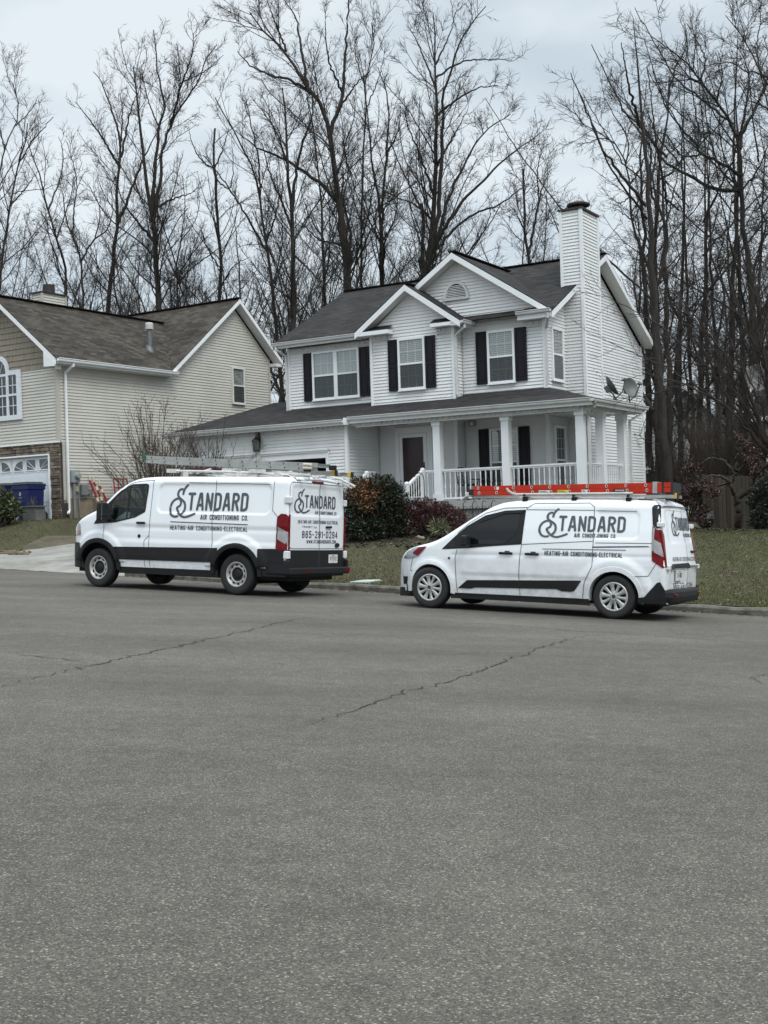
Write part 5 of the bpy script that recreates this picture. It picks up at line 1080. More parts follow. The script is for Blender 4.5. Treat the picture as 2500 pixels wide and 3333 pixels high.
class Van:
    def __init__(s, **k): s.__dict__.update(k)
    def top(s, x):
        z = s.zt(x); d = x-s.xr0
        if d < s.rtop: z -= s.rtop-sqrt(max(0, s.rtop**2-(s.rtop-max(d, 0))**2))
        return z
    def Y(s, x, z):
        y = s.w(z)*s.plan(x); d = max(0, s.top(x)-z); r = min(s.rc(x), y*.9)
        if d < r: y -= r-sqrt(max(0, r*r-(r-d)**2))
        d = x-s.xr(z)
        if d < s.rrear: y -= s.rrear-sqrt(max(0, s.rrear**2-(s.rrear-max(0, d))**2))
        return max(.0, y+(s.disp(x, z) if y > .3 else 0))
    def side(s, x, z, off=0.): return (x, s.Y(x, z)+off, z)
    def rear(s, y, z, off=0.): return (s.xr(z)-s.bow*(1-min(1, (y/.9)**2))-off+s.rdisp(y, z), y, z)
    def roofp(s, x, y, off=0.):
        t = s.top(x); e = max(.05, s.Y(x, t)); return (x, y, t+s.crown*(1-min(1, (y/e)**2))+off)
    def cor(s, pts):
        "points read off the flat side plane y = s.wm, carried along the line of sight onto the body"
        o = []
        for x, z in pts:
            X, Z = x, z
            for _ in range(4): d = s.wm-s.Y(X, Z); X, Z = x+s.kx*d, z+s.kz*(z-s.cz)*d
            o.append((X, Z))
        return o
    def body(s, name, m, parent, holes=(), arches=(), dx=.018, nz=92, screen=None):
        xs = list(np.arange(s.xr0, s.xn-.25, dx))+list(np.linspace(s.xn-.25, s.xn, 16)); xs = xs[:1]+[s.xr0+.012]+xs[1:]
        ts = list(np.linspace(0, .80, nz-14, endpoint=False))+[.80+.2*(1-(1-i/13)**1.8) for i in range(14)]; ys_ = np.linspace(1, 0, 9)
        mb = MB(); nT = len(ts); R = {}
        for sg in (1, -1):
            for i, x in enumerate(xs):
                zt = s.top(x)
                for j, t in enumerate(ts):
                    z = lerp(s.zb(x), zt, t); fade = max(0, 1-(x-s.xr0)/1.2); X = x+(s.xr(z)-s.xr0)*fade
                    R[sg, i, j] = len(mb.v); y = s.Y(X, z) if j < nT-1 else s.Y(X, zt); mb.v.append((X, sg*y, z))
            for i in range(len(xs)-1):
                for j in range(nT-1):
                    q = [R[sg, i, j], R[sg, i+1, j], R[sg, i+1, j+1], R[sg, i, j+1]]; c = np.mean([mb.v[k] for k in q], 0)
                    if any(hypot(c[0]-a[0], c[2]-a[1]) < a[2] for a in arches) or any(inpoly(c[0], c[2], h) for h in holes): continue
                    mb.f.append(tuple(q) if sg < 0 else tuple(q[::-1])); mb.m.append(0); mb.uv.append(None)
        cols = 17; T = {}
        for i, x in enumerate(xs):
            a = mb.v[R[1, i, nT-1]]
            for k in range(cols):
                y = lerp(1, -1, k/(cols-1)); 
                if k == 0: T[i, k] = R[1, i, nT-1]
                elif k == cols-1: T[i, k] = R[-1, i, nT-1]
                else: T[i, k] = len(mb.v); mb.v.append((a[0], a[1]*y, a[2]+s.crown*(1-y*y)*min(1, a[1]/.3)))
        for i in range(len(xs)-1):
            for k in range(cols-1):
                a, q = mb.v[T[i, k]], mb.v[T[i+1, k+1]]
                if screen and screen[0] < (a[0]+q[0])/2 < screen[1] and abs(a[1]+q[1])/2 < screen[2]: continue
                mb.f.append((T[i, k], T[i+1, k], T[i+1, k+1], T[i, k+1])); mb.m.append(0); mb.uv.append(None)
        C2 = 33; Q = {}
        for j in range(nT):
            a = mb.v[R[1, 0, j]]
            for k in range(C2):
                f = 1-2*k/(C2-1)
                if k == 0: Q[j, k] = R[1, 0, j]
                elif k == C2-1: Q[j, k] = R[-1, 0, j]
                elif j == nT-1 and k % 2 == 0: Q[j, k] = T[0, k//2]
                else: Q[j, k] = len(mb.v); p = s.rear(a[1]*f, a[2]); mb.v.append(p if j < nT-1 else (a[0], p[1], a[2]+s.crown*(1-f*f)))
        for j in range(nT-1):
            for k in range(C2-1): mb.f.append((Q[j, k], Q[j, k+1], Q[j+1, k+1], Q[j+1, k])); mb.m.append(0); mb.uv.append(None)
        return mb.build(name, m, parent, smooth=True)
def road_matrix(x, y, a):
    n = Vector((-GX, -GY, 1)).normalized(); d = Vector((cos(a), sin(a), 0)); d.z = GX*d.x+GY*d.y; d.normalize(); l = n.cross(d); O = (x, y, zroad(x, y)+.006)
    return Matrix(((d.x, l.x, n.x, O[0]), (d.y, l.y, n.y, O[1]), (d.z, l.z, n.z, O[2]), (0, 0, 0, 1)))
def van_paint():
    m = mat('white_van_paint', (.73, .755, .78), .28, .02, 1.5, coat=.5); t = m.node_tree; p = t.nodes['Principled BSDF']; c = t.nodes.new('ShaderNodeTexCoord'); sp = t.nodes.new('ShaderNodeSeparateXYZ'); mr = t.nodes.new('ShaderNodeMapRange'); n = t.nodes.new('ShaderNodeTexNoise'); mu_ = t.nodes.new('ShaderNodeMath'); mu_.operation = 'MULTIPLY'; x = t.nodes.new('ShaderNodeMixRGB'); x.inputs[2].default_value = (.30, .285, .255, 1); r = t.nodes.new('ShaderNodeValToRGB')
    mr.inputs['From Min'].default_value = .95; mr.inputs['From Max'].default_value = .2; mr.inputs['To Max'].default_value = .75; n.inputs['Scale'].default_value = 7; n.inputs['Detail'].default_value = 6; n.inputs['Roughness'].default_value = .7; r.color_ramp.elements[0].position = .35; r.color_ramp.elements[1].position = .75
    src = p.inputs['Base Color'].links[0].from_socket; L = t.links.new; L(c.outputs['Object'], sp.inputs[0]); L(c.outputs['Object'], n.inputs['Vector']); L(n.outputs['Fac'], r.inputs[0]); L(sp.outputs['Z'], mr.inputs[0]); L(mr.outputs[0], mu_.inputs[0]); L(r.outputs[0], mu_.inputs[1]); L(mu_.outputs[0], x.inputs[0]); L(src, x.inputs[1]); L(x.outputs[0], p.inputs['Base Color']); return m
paint = van_paint()
plast = mat('black_plastic', (.010, .0105, .012), .55, .2, 7, spec=.3); rubber = mat('tyre_rubber', (.013, .013, .014), .8, .25, 9, bump=.2); gapm = mat('panel_gap', (.06, .065, .07), .8)
lampred = mat('lamp_red', (.135, .002, .004), .25, .3, 14, coat=0., spec=.25); lampclr = mat('lamp_clear', (.27, .27, .275), .1, .35, 30, coat=1., stretch=(1, 1, 6)); headl = mat('headlamp_lens', (.20, .22, .23), .08, .5, 9, coat=1.)
lampdark = mat('lamp_dark', (.02, .02, .022), .12, .4, 8, coat=1.); orange = mat('marker_amber', (.22, .04, .015), .15, .2, 9, coat=.8)
silver = mat('wheel_silver', (.42, .42, .41), .35, .12, 9, metal=.55); steelw = mat('steel_rim', (.40, .40, .385), .45, .2, 12, metal=.35); vglass = glassy('van_glass', (.42, .47, .45), .0); tint = mat('tinted_glass', (.004, .005, .006), .04, .2, 3, spec=.5)
seatm = mat('seat_cloth', (.10, .105, .10), .9, .25, 9); palec = mat('pale_bag', (.34, .38, .36), .7, .3, 6); hinge_m = mat('white_hinge', (.62, .63, .63), .4, .1, 9); platem = mat('plate_white', (.62, .63, .62), .4, .05, 9)
def tyre(parent, c, r, wd, side, rimr):
    M = lambda x, y, z: (c[0]+x, c[1]+side*z, c[2]+y); h = wd/2; b = MB()
    b.lathe([(rimr-.02, -h*.8), (rimr+.01, -h*.95), (r*.86, -h), (r*.95, -h*.92), (r, -h*.72), (r, h*.72), (r*.95, h*.92), (r*.86, h*.99), (rimr+.012, h*.93), (rimr-.005, h*.86)], 44, M=M); w_ = b.build('wheel', rubber, parent, smooth=True); return w_, M
def steel_wheel(parent, c, r, wd, side, rimr):
    w_, M = tyre(parent, c, r, wd, side, rimr); h = wd/2; b = MB()
    b.lathe([(rimr, h*.90), (rimr-.008, h*.93), (rimr-.026, h*.86), (rimr-.032, h*.52), (rimr-.046, h*.46), (rimr*.66, h*.62), (rimr*.60, h*.66), (rimr*.56, h*.60), (rimr*.45, h*.30), (0, h*.28)], 44, M=M); rim = b.build('rim', steelw, w_, smooth=True)
    b = MB()
    for i in range(10):
        a = 2*pi*(i+.3)/10; q = rimr*.745
        b.lathe([(0, h*.60), (.022, h*.598)], 10, M=lambda x, y, z, a=a, q=q: M(q*cos(a)+x*cos(a)-y*sin(a)*1.15, q*sin(a)+x*sin(a)+y*cos(a)*1.15, z+.001))
    b.build('rim_hole', plast, rim); b = MB(); b.lathe([(0, h*.66), (.05, h*.66), (.07, h*.60), (rimr*.40, h*.52), (rimr*.52, h*.585), (rimr*.545, h*.60)], 24, M=M)
    for i in range(6): a = 2*pi*i/6; b.lathe([(0, h*.64), (.014, h*.63), (.016, h*.5)], 6, M=lambda x, y, z, a=a: M(.095*cos(a)+x, .095*sin(a)+y, z))
    b.build('hub_cap', plast, rim)
def spoke_wheel(parent, c, r, wd, side, rimr):
    w_, M = tyre(parent, c, r, wd, side, rimr); h = wd/2; b = MB(); b.lathe([(rimr*.98, h*.45), (0, h*.40)], 30, M=M); rim = b.build('rim', plast, w_)
    b = MB(); b.lathe([(rimr+.004, h*.86), (rimr+.002, h*.95), (rimr-.016, h*.98), (rimr-.026, h*.90), (rimr-.03, h*.7)], 44, M=M)
    b.lathe([(rimr*.42, h*.80), (rimr*.30, h*.90), (rimr*.20, h*.96), (.036, h*1.02), (.034, h*.99), (0, h*.99)], 30, M=M)
    for i in range(10):
        a = 2*pi*i/10+.12; wide = .30 if i % 2 else .36; prof = []
        for q, ww, hh in ((rimr*.18, .9, .97), (rimr*.42, .80, .89), (rimr*.62, .52 if i % 2 else .60, .88), (rimr*.80, .52 if i % 2 else .62, .92), (rimr*.95, .80, .93)):
            hw_ = q*wide*ww; prof.append([(q*cos(a)-sin(a)*t*hw_, q*sin(a)+cos(a)*t*hw_, h*(hh-(.10 if abs(t) == 1 else (-.04 if abs(t) > .5 else .03)))) for t in (-1, -.6, 0, .6, 1)])
        for p0, p1 in zip(prof, prof[1:]): b.add([M(*p) for p in p0+p1], [(k, k+1, 6+k, 5+k) for k in range(4)])
    hc = b.build('hub_cap', silver, rim, smooth=True); b = MB(); b.lathe([(.028, h*1.005), (.0, h*1.01)], 20, M=M); b.build('hub_emblem', mat('emblem_dark', (.02, .03, .05), .3), hc)
def vbox(name, m, parent, x0, x1, y0, y1, z0, z1, bevel=.02, rot=None):
    b = MB(); b.box(x0, x1, y0, y1, z0, z1); return b.build(name, m, parent, bevel=bevel)
def plate(parent, c_y, c_z, mapf, txt, w_=.305, h_=.155):
    b = MB(); P = [(c_y+w_/2, c_z-h_/2), (c_y-w_/2, c_z-h_/2), (c_y-w_/2, c_z+h_/2), (c_y+w_/2, c_z+h_/2)]
    b.add([mapf(y, z, .022) for y, z in P]+[mapf(y, z, .0) for y, z in P], [(0, 1, 2, 3), (0, 4, 5, 1), (1, 5, 6, 2), (2, 6, 7, 3), (3, 7, 4, 0)]); o = b.build('license_plate', platem, parent)
    sh = text_shape(txt, c_y+.115, c_y-.115, c_z-.035, c_z+.040, .13)+[([(c_y+.06, c_z+.052), (c_y-.06, c_z+.052), (c_y-.06, c_z+.062), (c_y+.06, c_z+.062)], [(0, 1, 2, 3)]), ([(c_y+.02, c_z-.062), (c_y-.02, c_z-.062), (c_y-.02, c_z-.054), (c_y+.02, c_z-.054)], [(0, 1, 2, 3)])]
    decal('plate_lettering', sh, mapf, .024, ink2, o)
def livery(parent, mapf, xT, xD, zt0, zt1, off, ac, line, heat):
    decal('company_lettering', swash(xT, xD, zt0, zt1)+text_shape('TANDARD', xT, xD, zt0, zt1, .155, .10), mapf, off, ink, parent)
    decal('company_lettering', text_shape('AIR CONDITIONING CO.', *ac, .17, .16), mapf, off, ink2, parent)
    if line: b = MB(); ribbon(b, line[:2], line[2], mapf, off); b.build('divider_line', ink2, parent)
    if heat: decal('company_lettering', text_shape('HEATING-AIR CONDITIONING-ELECTRICAL', *heat, .15, .15), mapf, off, ink2, parent)

# ------------------------------------------------------------------ the larger van
TW = interp([.2, .45, .62, 1.0, 1.25, 1.5, 1.9, 2.2], [.945, .965, .980, .985, .98, .955, .905, .88])
def t_disp(x, z):
    d = 0
    if x < 2.2: q = sdr(x, z, -.63, 1.92, 1.45, 1.985, .13); d -= .020*sstep(.012, -.014, q) if x > -.8 else 0
    if z < 1.4 and x < 3.0: d -= .010*math.exp(-((z-1.165)/.045)**2)*sstep(3.0, 2.6, x)
    d += .016*sstep(.97, .87, z)*(1 if x < 2.5 else sstep(3.2, 2.5, x))
    for cx in (0.05, 3.3): r = hypot(x-cx, z-.38); d += .024*sstep(.74, .64, r) if z > .5 else 0
    return d
def t_rdisp(y, z): q = sdr(y, z, -.78, .88, 1.45, 1.965, .11); return .014*sstep(.02, -.02, q)
TV = Van(w=TW, plan=lambda x: 1. if x <= 3.3 else sqrt(max(0, 1-((x-3.3)/1.08)**3)), zt=smooth_fn([-1.1, -.5, 1.6, 2.1, 2.4, 2.65, 2.95, 3.28, 3.42, 3.6, 3.9, 4.12, 4.28, 4.38], [2.115, 2.125, 2.125, 2.12, 2.10, 2.03, 1.86, 1.57, 1.475, 1.41, 1.29, 1.15, .98, .86], .12),
         rc=lambda x: lerp(.13, .09, sstep(2.2, 2.8, x)), xr=lambda z: -1.02, xr0=-1.02, rtop=.07, rrear=.06, xn=4.375, zb=lambda x: .38, bow=.02, crown=.035, disp=t_disp, rdisp=t_rdisp, wm=.98, kx=.853, kz=.06, cz=1.3)
TX = tag(empty('work_van', M=road_matrix(-2.17358, 22.75157, 2.62878)), 'larger white work van with black side band and aluminium ladder on its roof rack', 'van', 'white company vans parked along the kerb')
WIN_T = rounded(TV.cor([(3.02, 1.36), (2.90, 1.275), (2.48, 1.355), (2.19, 1.475), (2.115, 1.94), (2.15, 1.955), (2.49, 1.945), (2.74, 1.83), (3.0, 1.60)]), .05)
FRM_T = rounded(TV.cor([(3.44, 1.205), (3.06, 1.235), (2.90, 1.245), (2.42, 1.345), (2.17, 1.455), (2.09, 1.95), (2.14, 1.985), (2.50, 1.972), (2.78, 1.845), (3.08, 1.61), (3.19, 1.515)]), .03)
_c = np.mean(WIN_T, 0); TV.body('body', paint, TX, holes=[[tuple(_c+(np.array(p)-_c)*1.04) for p in WIN_T]], arches=[(0.05, .37, .52), (3.3, .385, .52)], screen=(2.74, 3.36, .70))
S = TV.side
pair('window_trim', plast, TX, TV, [FRM_T], .006, .05, hole=WIN_T)
pair('side_window', vglass, TX, TV, [WIN_T], .0, .06)
pair('window_divider', plast, TX, TV, [], .009, lines=[TV.cor([(2.545, 1.94), (2.62, 1.31)])], wd=.035)
b = MB(); P, F, _, _ = fill2d([(1.97, -.80), (2.72, -.80), (2.72, .80), (1.97, .80)], .1); b.add([TV.roofp(x, y*min(1, TV.Y(x, TV.top(x))/.8*.98), -.03) for x, y in P], F); b.build('headliner', darkroom, TX)
b = MB()
for y in (.86, -.86): b.box(1.96, 3.5, min(y, y*.97), max(y, y*.97), .9, 1.24)
b.build('door_lining', plast, TX)
b = MB()      # windscreen over the sloping front
P, F, _, _ = fill2d([(2.71, -.73), (3.39, -.76), (3.39, .76), (2.71, .73)], .08); b.add([TV.roofp(x, y, .006) for x, y in P], F); b.build('windscreen', vglass, TX)
# black lower cladding band
pair('lower_cladding', plast, TX, TV, [rounded(TV.cor([(.52, .565), (.48, .83), (2.92, .785), (2.80, .55)]), .01)], .012, .06, skirt=.012)
pair('rear_quarter_cladding', plast, TX, TV, [TV.cor([(-.44, .36), (-.40, .84), (-.82, .85), (-1.03, .84), (-1.03, .36)])], .012, .05)
b = MB(); overlay(b, [(-.93, .36), (-.93, .835), (.93, .835), (.93, .36)], TV.rear, .008, .08); b.build('rear_cladding', plast, TX)
pair('sill', plast, TX, TV, [TV.cor([(.45, .30), (.45, .425), (2.78, .415), (2.78, .30)])], .004, .08)
def arch_ring(name, m, parent, V, cx, cz, r0, r1, off, a0, a1, n=26, r0b=None, skirt=.10):
    for sg in (1, -1):
        b = MB(); pts = []
        for i in range(n+1):
            a = radians(lerp(a0, a1, i/n)); row = []
            for r, o in ((r1, .0), (r1-.004, off), ((r0+r1)/2, off*1.05), (r0, off*.9), (r0, off*.9-skirt)):
                x, z = cx+r*cos(a), cz+r*sin(a)*.985; y = V.Y(x, z)
                row.append((x, sg*(y+o), z))
            pts.append(row)
        for i in range(n):
            for k in range(4): b.add([pts[i][k], pts[i+1][k], pts[i+1][k+1], pts[i][k+1]], [(0, 1, 2, 3)])
        b.build(name, m, parent, smooth=True)
arch_ring('wheel_arch', plast, TX, TV, .05, .375, .475, .565, .03, -3, 183); arch_ring('wheel_arch', plast, TX, TV, 3.3, .385, .475, .565, .03, -3, 183)
b = MB()      # front bumper wraps the nose
for sg in (1, -1):
    P, F, _, _ = fill2d([(3.66, .36), (3.80, .84), (4.30, .84), (4.365, .70), (4.36, .45), (4.2, .36)], .05); b.add([(x, sg*(TV.Y(x, z)+.02), z) for x, z in P], F)
b.build('front_bumper', plast, TX)
b = MB()
for sg in (1, -1):
    P, F, _, _ = fill2d([(4.18, .86), (4.12, 1.1), (4.28, .98), (4.36, .87)], .04); b.add([(x, sg*(TV.Y(x, z)+.01), z) for x, z in P], F)
b.build('grille', plast, TX)
for sg in (1, -1):
    b = MB(); P, F, _, _ = fill2d(rounded([(3.80, .98), (3.84, 1.20), (3.99, 1.235), (4.14, 1.10), (4.06, .97)], .03), .04); b.add([(x, sg*(TV.Y(x, z)+.008), z) for x, z in P], F); h_ = b.build('headlight', headl, TX)
    b = MB(); P, F, _, _ = fill2d([(3.805, .99), (3.82, 1.07), (3.93, 1.08), (3.95, .985)], .04); b.add([(x, sg*(TV.Y(x, z)+.012), z) for x, z in P], F); b.build('marker_lens', orange, h_)
pair('panel_gap', gapm, TX, TV, [], .0045, lines=[TV.cor([(1.955, 2.07), (2.05, 1.36), (2.065, 1.03), (2.05, .56), (2.015, .43)]), TV.cor([(3.18, 1.22), (3.19, .93)]), TV.cor([(2.06, 1.03), (2.18, .92), (2.17, .56), (2.14, .43)]), TV.cor([(.48, 2.09), (.53, 1.86), (.61, 1.36), (.60, .90), (.57, .45)]),
          TV.cor([(-.76, 2.05), (-.73, 1.85), (-.71, 1.52), (-.81, 1.42)]), TV.cor([(1.955, 2.05), (2.3, 2.03), (2.52, 1.99), (2.85, 1.76), (3.14, 1.53)])], wd=.010)
b = MB(); ribbon(b, [(-.03, 2.07), (-.03, .40)], .014, TV.rear, .011); ribbon(b, rounded([(.915, .86), (.915, 2.03), (-.915, 2.03), (-.915, .86)], .1), .011, TV.rear, .004, closed=True)
b.build('panel_gap', gapm, TX)
pair('panel_edge_shade', gapm, TX, TV, [TV.cor([(1.15, 2.003), (-.66, 1.975), (-.66, 1.985), (1.15, 2.012)])], .003, .05)  # dark strip painted in for the shade along the pressed panel edge
for sg in (1, -1):      # tail lamps
    o = []; b = MB(); poly = rounded([(-.80, 1.41), (-.88, 1.47), (-.985, 1.465), (-1.0195, 1.42), (-1.0195, .83), (-.86, .82), (-.805, .86)], .02); P, F, B, H = fill2d(poly, .035); b.add([(x, sg*(TV.Y(x, z)+.014), z) for x, z in P]+[(x, sg*(TV.Y(x, z)-.01), z) for x, z in B], F+[]); n = len(B)
    tl = b.build('tail_light', lampred, TX, smooth=True); b = MB(); P, F, _, _ = fill2d([(-.83, 1.24), (-1.019, 1.15), (-1.019, .93), (-.83, 1.02)], .035); b.add([(x, sg*(TV.Y(x, z)+.018), z) for x, z in P], F); b.build('reversing_lens', lampclr, tl)
    b = MB(); b.box(-1.045, -1.018, sg*.925-.015, sg*.925+.015, .83, 1.46); b.build('lamp_edge', lampred, tl, bevel=.008)
    vbox('door_hinge', hinge_m, TX, -1.06, -.93, sg*.91-.05, sg*.91+.05, 1.65, 1.77, .015); vbox('door_hinge', hinge_m, TX, -1.06, -.96, sg*.955-.05, sg*.955+.05, .68, .82, .015)
    b = MB(); b.bar((3.10, sg*.98, 1.27), (3.06, sg*1.10, 1.30), .09, .10); b.box(2.99, 3.11, min(sg*1.07, sg*1.30), max(sg*1.07, sg*1.30), 1.26, 1.62); mi = b.build('wing_mirror', plast, TX, bevel=.04); b = MB(); b.box(2.982, 2.988, min(sg*1.10, sg*1.27), max(sg*1.10, sg*1.27), 1.36, 1.58); b.box(2.982, 2.988, min(sg*1.10, sg*1.27), max(sg*1.10, sg*1.27), 1.29, 1.345); b.build('mirror_glass', glassy('mirror', (.02, .02, .02), .6), mi); b = MB(); b.box(3.112, 3.14, min(sg*1.10, sg*1.2), max(sg*1.10, sg*1.2), 1.30, 1.42); b.build('marker_lens', lampclr, mi)
    b = MB(); y = TV.Y(2.26, 1.25); b.box(2.15, 2.36, sg*(y+.03)-.012, sg*(y+.03)+.012, 1.225, 1.27); b.build('door_handle', plast, TX, bevel=.012)
    for c in ((0.05, sg*.865, .370), (3.3, sg*.865, .376)): steel_wheel(TX, c, .367, .235, sg, .225)
b = MB(); b.lathe([(0, .012), (.03, .012), (.035, 0)], 14, M=lambda x, y, z: (2.30+x, TV.Y(2.3, 1.0)+.002+z, 1.0+y)); b.build('fuel_badge', plast, TX)
b = MB(); b.box(-1.04, -1.01, -.24, -.44, 1.235, 1.275); b.box(-1.075, -1.04, -.43, -.25, 1.235, 1.275); b.build('door_handle', plast, TX, bevel=.012)
vbox('brake_light', lampred, TX, -1.05, -1.0, -.14, .24, 2.035, 2.075, .012)
b = MB(); b.box(-1.13, -.98, -1.0, 1.0, .40, .525); b.box(-1.10, -.62, .955, 1.005, .40, .66); b.box(-1.10, -.62, -1.005, -.955, .40, .66); b.build('rear_bumper', plast, TX, bevel=.025)
b = MB(); b.box(-1.136, -1.128, .36, .52, .445, .48); b.build('reflector', lampred, TX); b = MB(); b.box(-1.136, -1.128, -.99, -.85, .43, .50); b.build('reflector', lampred, TX)
b = MB(); b.box(-1.032, -1.026, -.78, -.32, .56, .80); b.build('plate_recess', plast, TX); plate(TX, -.52, .675, lambda y, z, o: (-1.03-o, y, z), '1F7912')
b = MB(); b.lathe([(0, .01), (.075, .008), (.08, 0)], 20, M=lambda x, y, z: (-1.045-z, -.66+x, .925+y*.55)); b.build('oval_emblem', plast, TX)
decal('model_lettering', text_shape('TRANSIT', .53, .20, 1.235, 1.268, .24), TV.rear, .006, ink2, TX); decal('model_lettering', text_shape('250', .16, .06, 1.230, 1.258, .2), TV.rear, .006, ink2, TX)
livery(TX, S, *[p[0] for p in TV.cor([(1.17, 1.66), (-.19, 1.66)])], 1.495, 1.83, .006, (*[p[0] for p in TV.cor([(.875, 1.38), (-.19, 1.38)])], 1.332, 1.428), (TV.cor([(1.57, 1.283), (-.18, 1.262)])[0], TV.cor([(1.57, 1.283), (-.18, 1.262)])[1], .016), (*[p[0] for p in TV.cor([(1.57, 1.18), (-.18, 1.18)])], 1.135, 1.218))
R_ = TV.rear; livery(TX, R_, .45, -.60, 1.585, 1.82, .006, (.11, -.66, 1.48, 1.54), None, (.66, -.69, 1.31, 1.372))
decal('phone_lettering', text_shape('865-291-0294', .53, -.68, 1.05, 1.18, .16, .16), R_, .006, ink2, TX); decal('web_lettering', text_shape('WWW.STANDARDKNOX.COM', .38, -.63, .955, 1.02, .17, .14), R_, .006, ink2, TX)
b = MB(); b.box(-.9, 4.0, -.74, .74, .28, .62); b.box(-.95, 2.6, -.72, .72, .62, 1.0); b.box(2.6, 3.9, -.72, .72, .62, .95); b.box(1.92, 1.96, -.85, .85, .9, 2.05); b.box(-.1, .2, -.7, .7, .2, .3); b.box(-.55, -.15, -.5, -.1, .18, .4); b.build('underbody_dark_fill', darkroom, TX)  # underside plus near-black fill standing in for shade inside the wheel arches
for y in (.42, -.42): b = MB(); b.box(2.1, 2.6, y-.24, y+.24, 1.0, 1.12); b.box(2.02, 2.16, y-.23, y+.23, 1.1, 1.62); b.box(2.04, 2.12, y-.12, y+.12, 1.62, 1.82); b.build('seat', seatm, TX, bevel=.04)
b = MB(); b.box(2.98, 3.5, -.8, .8, .95, 1.28); b.build('dashboard', plast, TX, bevel=.05); b = MB(); b.tube([(2.84+.07*sin(a*pi/10)*.8, .42+.19*cos(a*pi/10), 1.30+.17*sin(a*pi/10)) for a in range(21)], .016, 6); b.bar((2.85, .42, 1.3), (3.0, .42, 1.2), .05, .05); b.build('steering_wheel', plast, TX)
tb2 = MB()      # crumpled pale papers on the dashboard
tb2.add([(3.02, .62, 1.285), (3.3, .55, 1.30), (3.22, .2, 1.40), (2.95, .25, 1.33)], [(0, 1, 2, 3)]); tb2.add([(3.0, .68, 1.29), (2.92, .5, 1.42), (3.1, .42, 1.48), (3.2, .6, 1.33)], [(0, 1, 2, 3)]); tb2.build('paper', palec, TX)
# roof rack of the larger van (bolted on: part of it)
rackm = mat('rack_white', (.56, .56, .53), .45, .2, 7); b = MB()
for x in (1.42, .2, -.62):
    b.box(x-.03, x+.03, -.78, .78, 2.185, 2.235); 
    for y in (.76, -.76): b.box(x-.05, x+.05, y-.03, y+.03, 2.09, 2.20); b.box(x-.09, x+.09, y-.05, y+.05, 2.09, 2.115)
b.tube([(1.72, .72, 2.235), (.4, .72, 2.215), (-.85, .72, 2.155)], .022, 8); b.tube([(1.72, .18, 2.225), (-.95, .18, 2.19)], .022, 8); b.tube([(1.5, -.72, 2.225), (-.75, -.72, 2.22), (-1.05, -.72, 2.15), (-1.36, -.72, 2.02)], .022, 8); b.tube([(-.2, -.70, 2.13), (-.95, -.70, 2.12), (-1.3, -.72, 1.99)], .018, 8)
b.box(1.66, 1.86, .66, .78, 2.20, 2.27); b.box(-.3, -.02, .64, .80, 2.19, 2.255); b.box(-.2, -.06, .66, .78, 2.10, 2.19); b.bar((-.05, .74, 2.24), (-.62, .74, 2.15), .03, .03); b.bar((-.45, .7, 2.14), (-.85, .62, 2.23), .03, .03); b.bar((-.6, .5, 2.2), (-1.02, .3, 2.12), .04, .03); b.bar((-.2, .3, 2.25), (-.9, .05, 2.18), .04, .04); b.bar((1.3, .2, 2.25), (.6, .55, 2.22), .05, .03)
b.tube([(.55, .74, 2.17), (-.75, .74, 2.125)], .016, 6)
b.tube([(1.55, .58, 2.25), (-.95, .56, 2.18)], .018, 6); b.tube([(1.4, -.2, 2.25), (-1.0, -.25, 2.2)], .018, 6); b.bar((.9, .62, 2.2), (.35, .70, 2.27), .03, .03); b.bar((1.25, .66, 2.19), (.95, .6, 2.28), .04, .03); b.box(.42, .62, .60, .72, 2.22, 2.28); b.tube([(-.62, .74, 2.20), (-.98, .66, 2.10), (-1.12, .6, 2.06)], .016, 6); b.tube([(-.3, .2, 2.24), (-1.1, .12, 2.14)], .018, 6)
b.build('roof_rack', rackm, TX)
b = MB(); b.box(.95, 1.55, .25, .62, 2.24, 2.30); b.build('rack_cover', mat('maroon_pad', (.06, .012, .014), .7, .3, 8), TX)

# ------------------------------------------------------------------ the smaller van
CWf = interp([.2, .35, .5, .8, .95, 1.1, 1.3, 1.6, 1.8], [.865, .885, .90, .905, .90, .885, .85, .785, .755])
def c_disp(x, z):
    d = 0
    if x < .33: q = sdr(x, z, -.31, 1.6, 1.185, 1.585, .08); d -= .014*sstep(.012, -.012, q) if x > -.5 else 0
    if x < 2.7 and z < 1.3: d -= .007*math.exp(-((z-(.90+.02*(x-1)*-1)+.0)/.03)**2)
    if .3 < x < 2.62: d -= .014*sstep(.62, .54, z)*sstep(.3, .5, x)*sstep(2.62, 2.45, x)
    for cx, e in ((0.03, .64), (3.07, .52)): r = hypot(x-cx, z-.32); d += .026*sstep(e, e-.13, r)
    return d
def c_rdisp(y, z): q = sdr(y, z, -.70, .56, 1.15, 1.64, .10); q2 = sdr(y, z, -.12, .63, .52, .76, .06); return .012*sstep(.02, -.02, q)+.012*sstep(.015, -.015, q2)
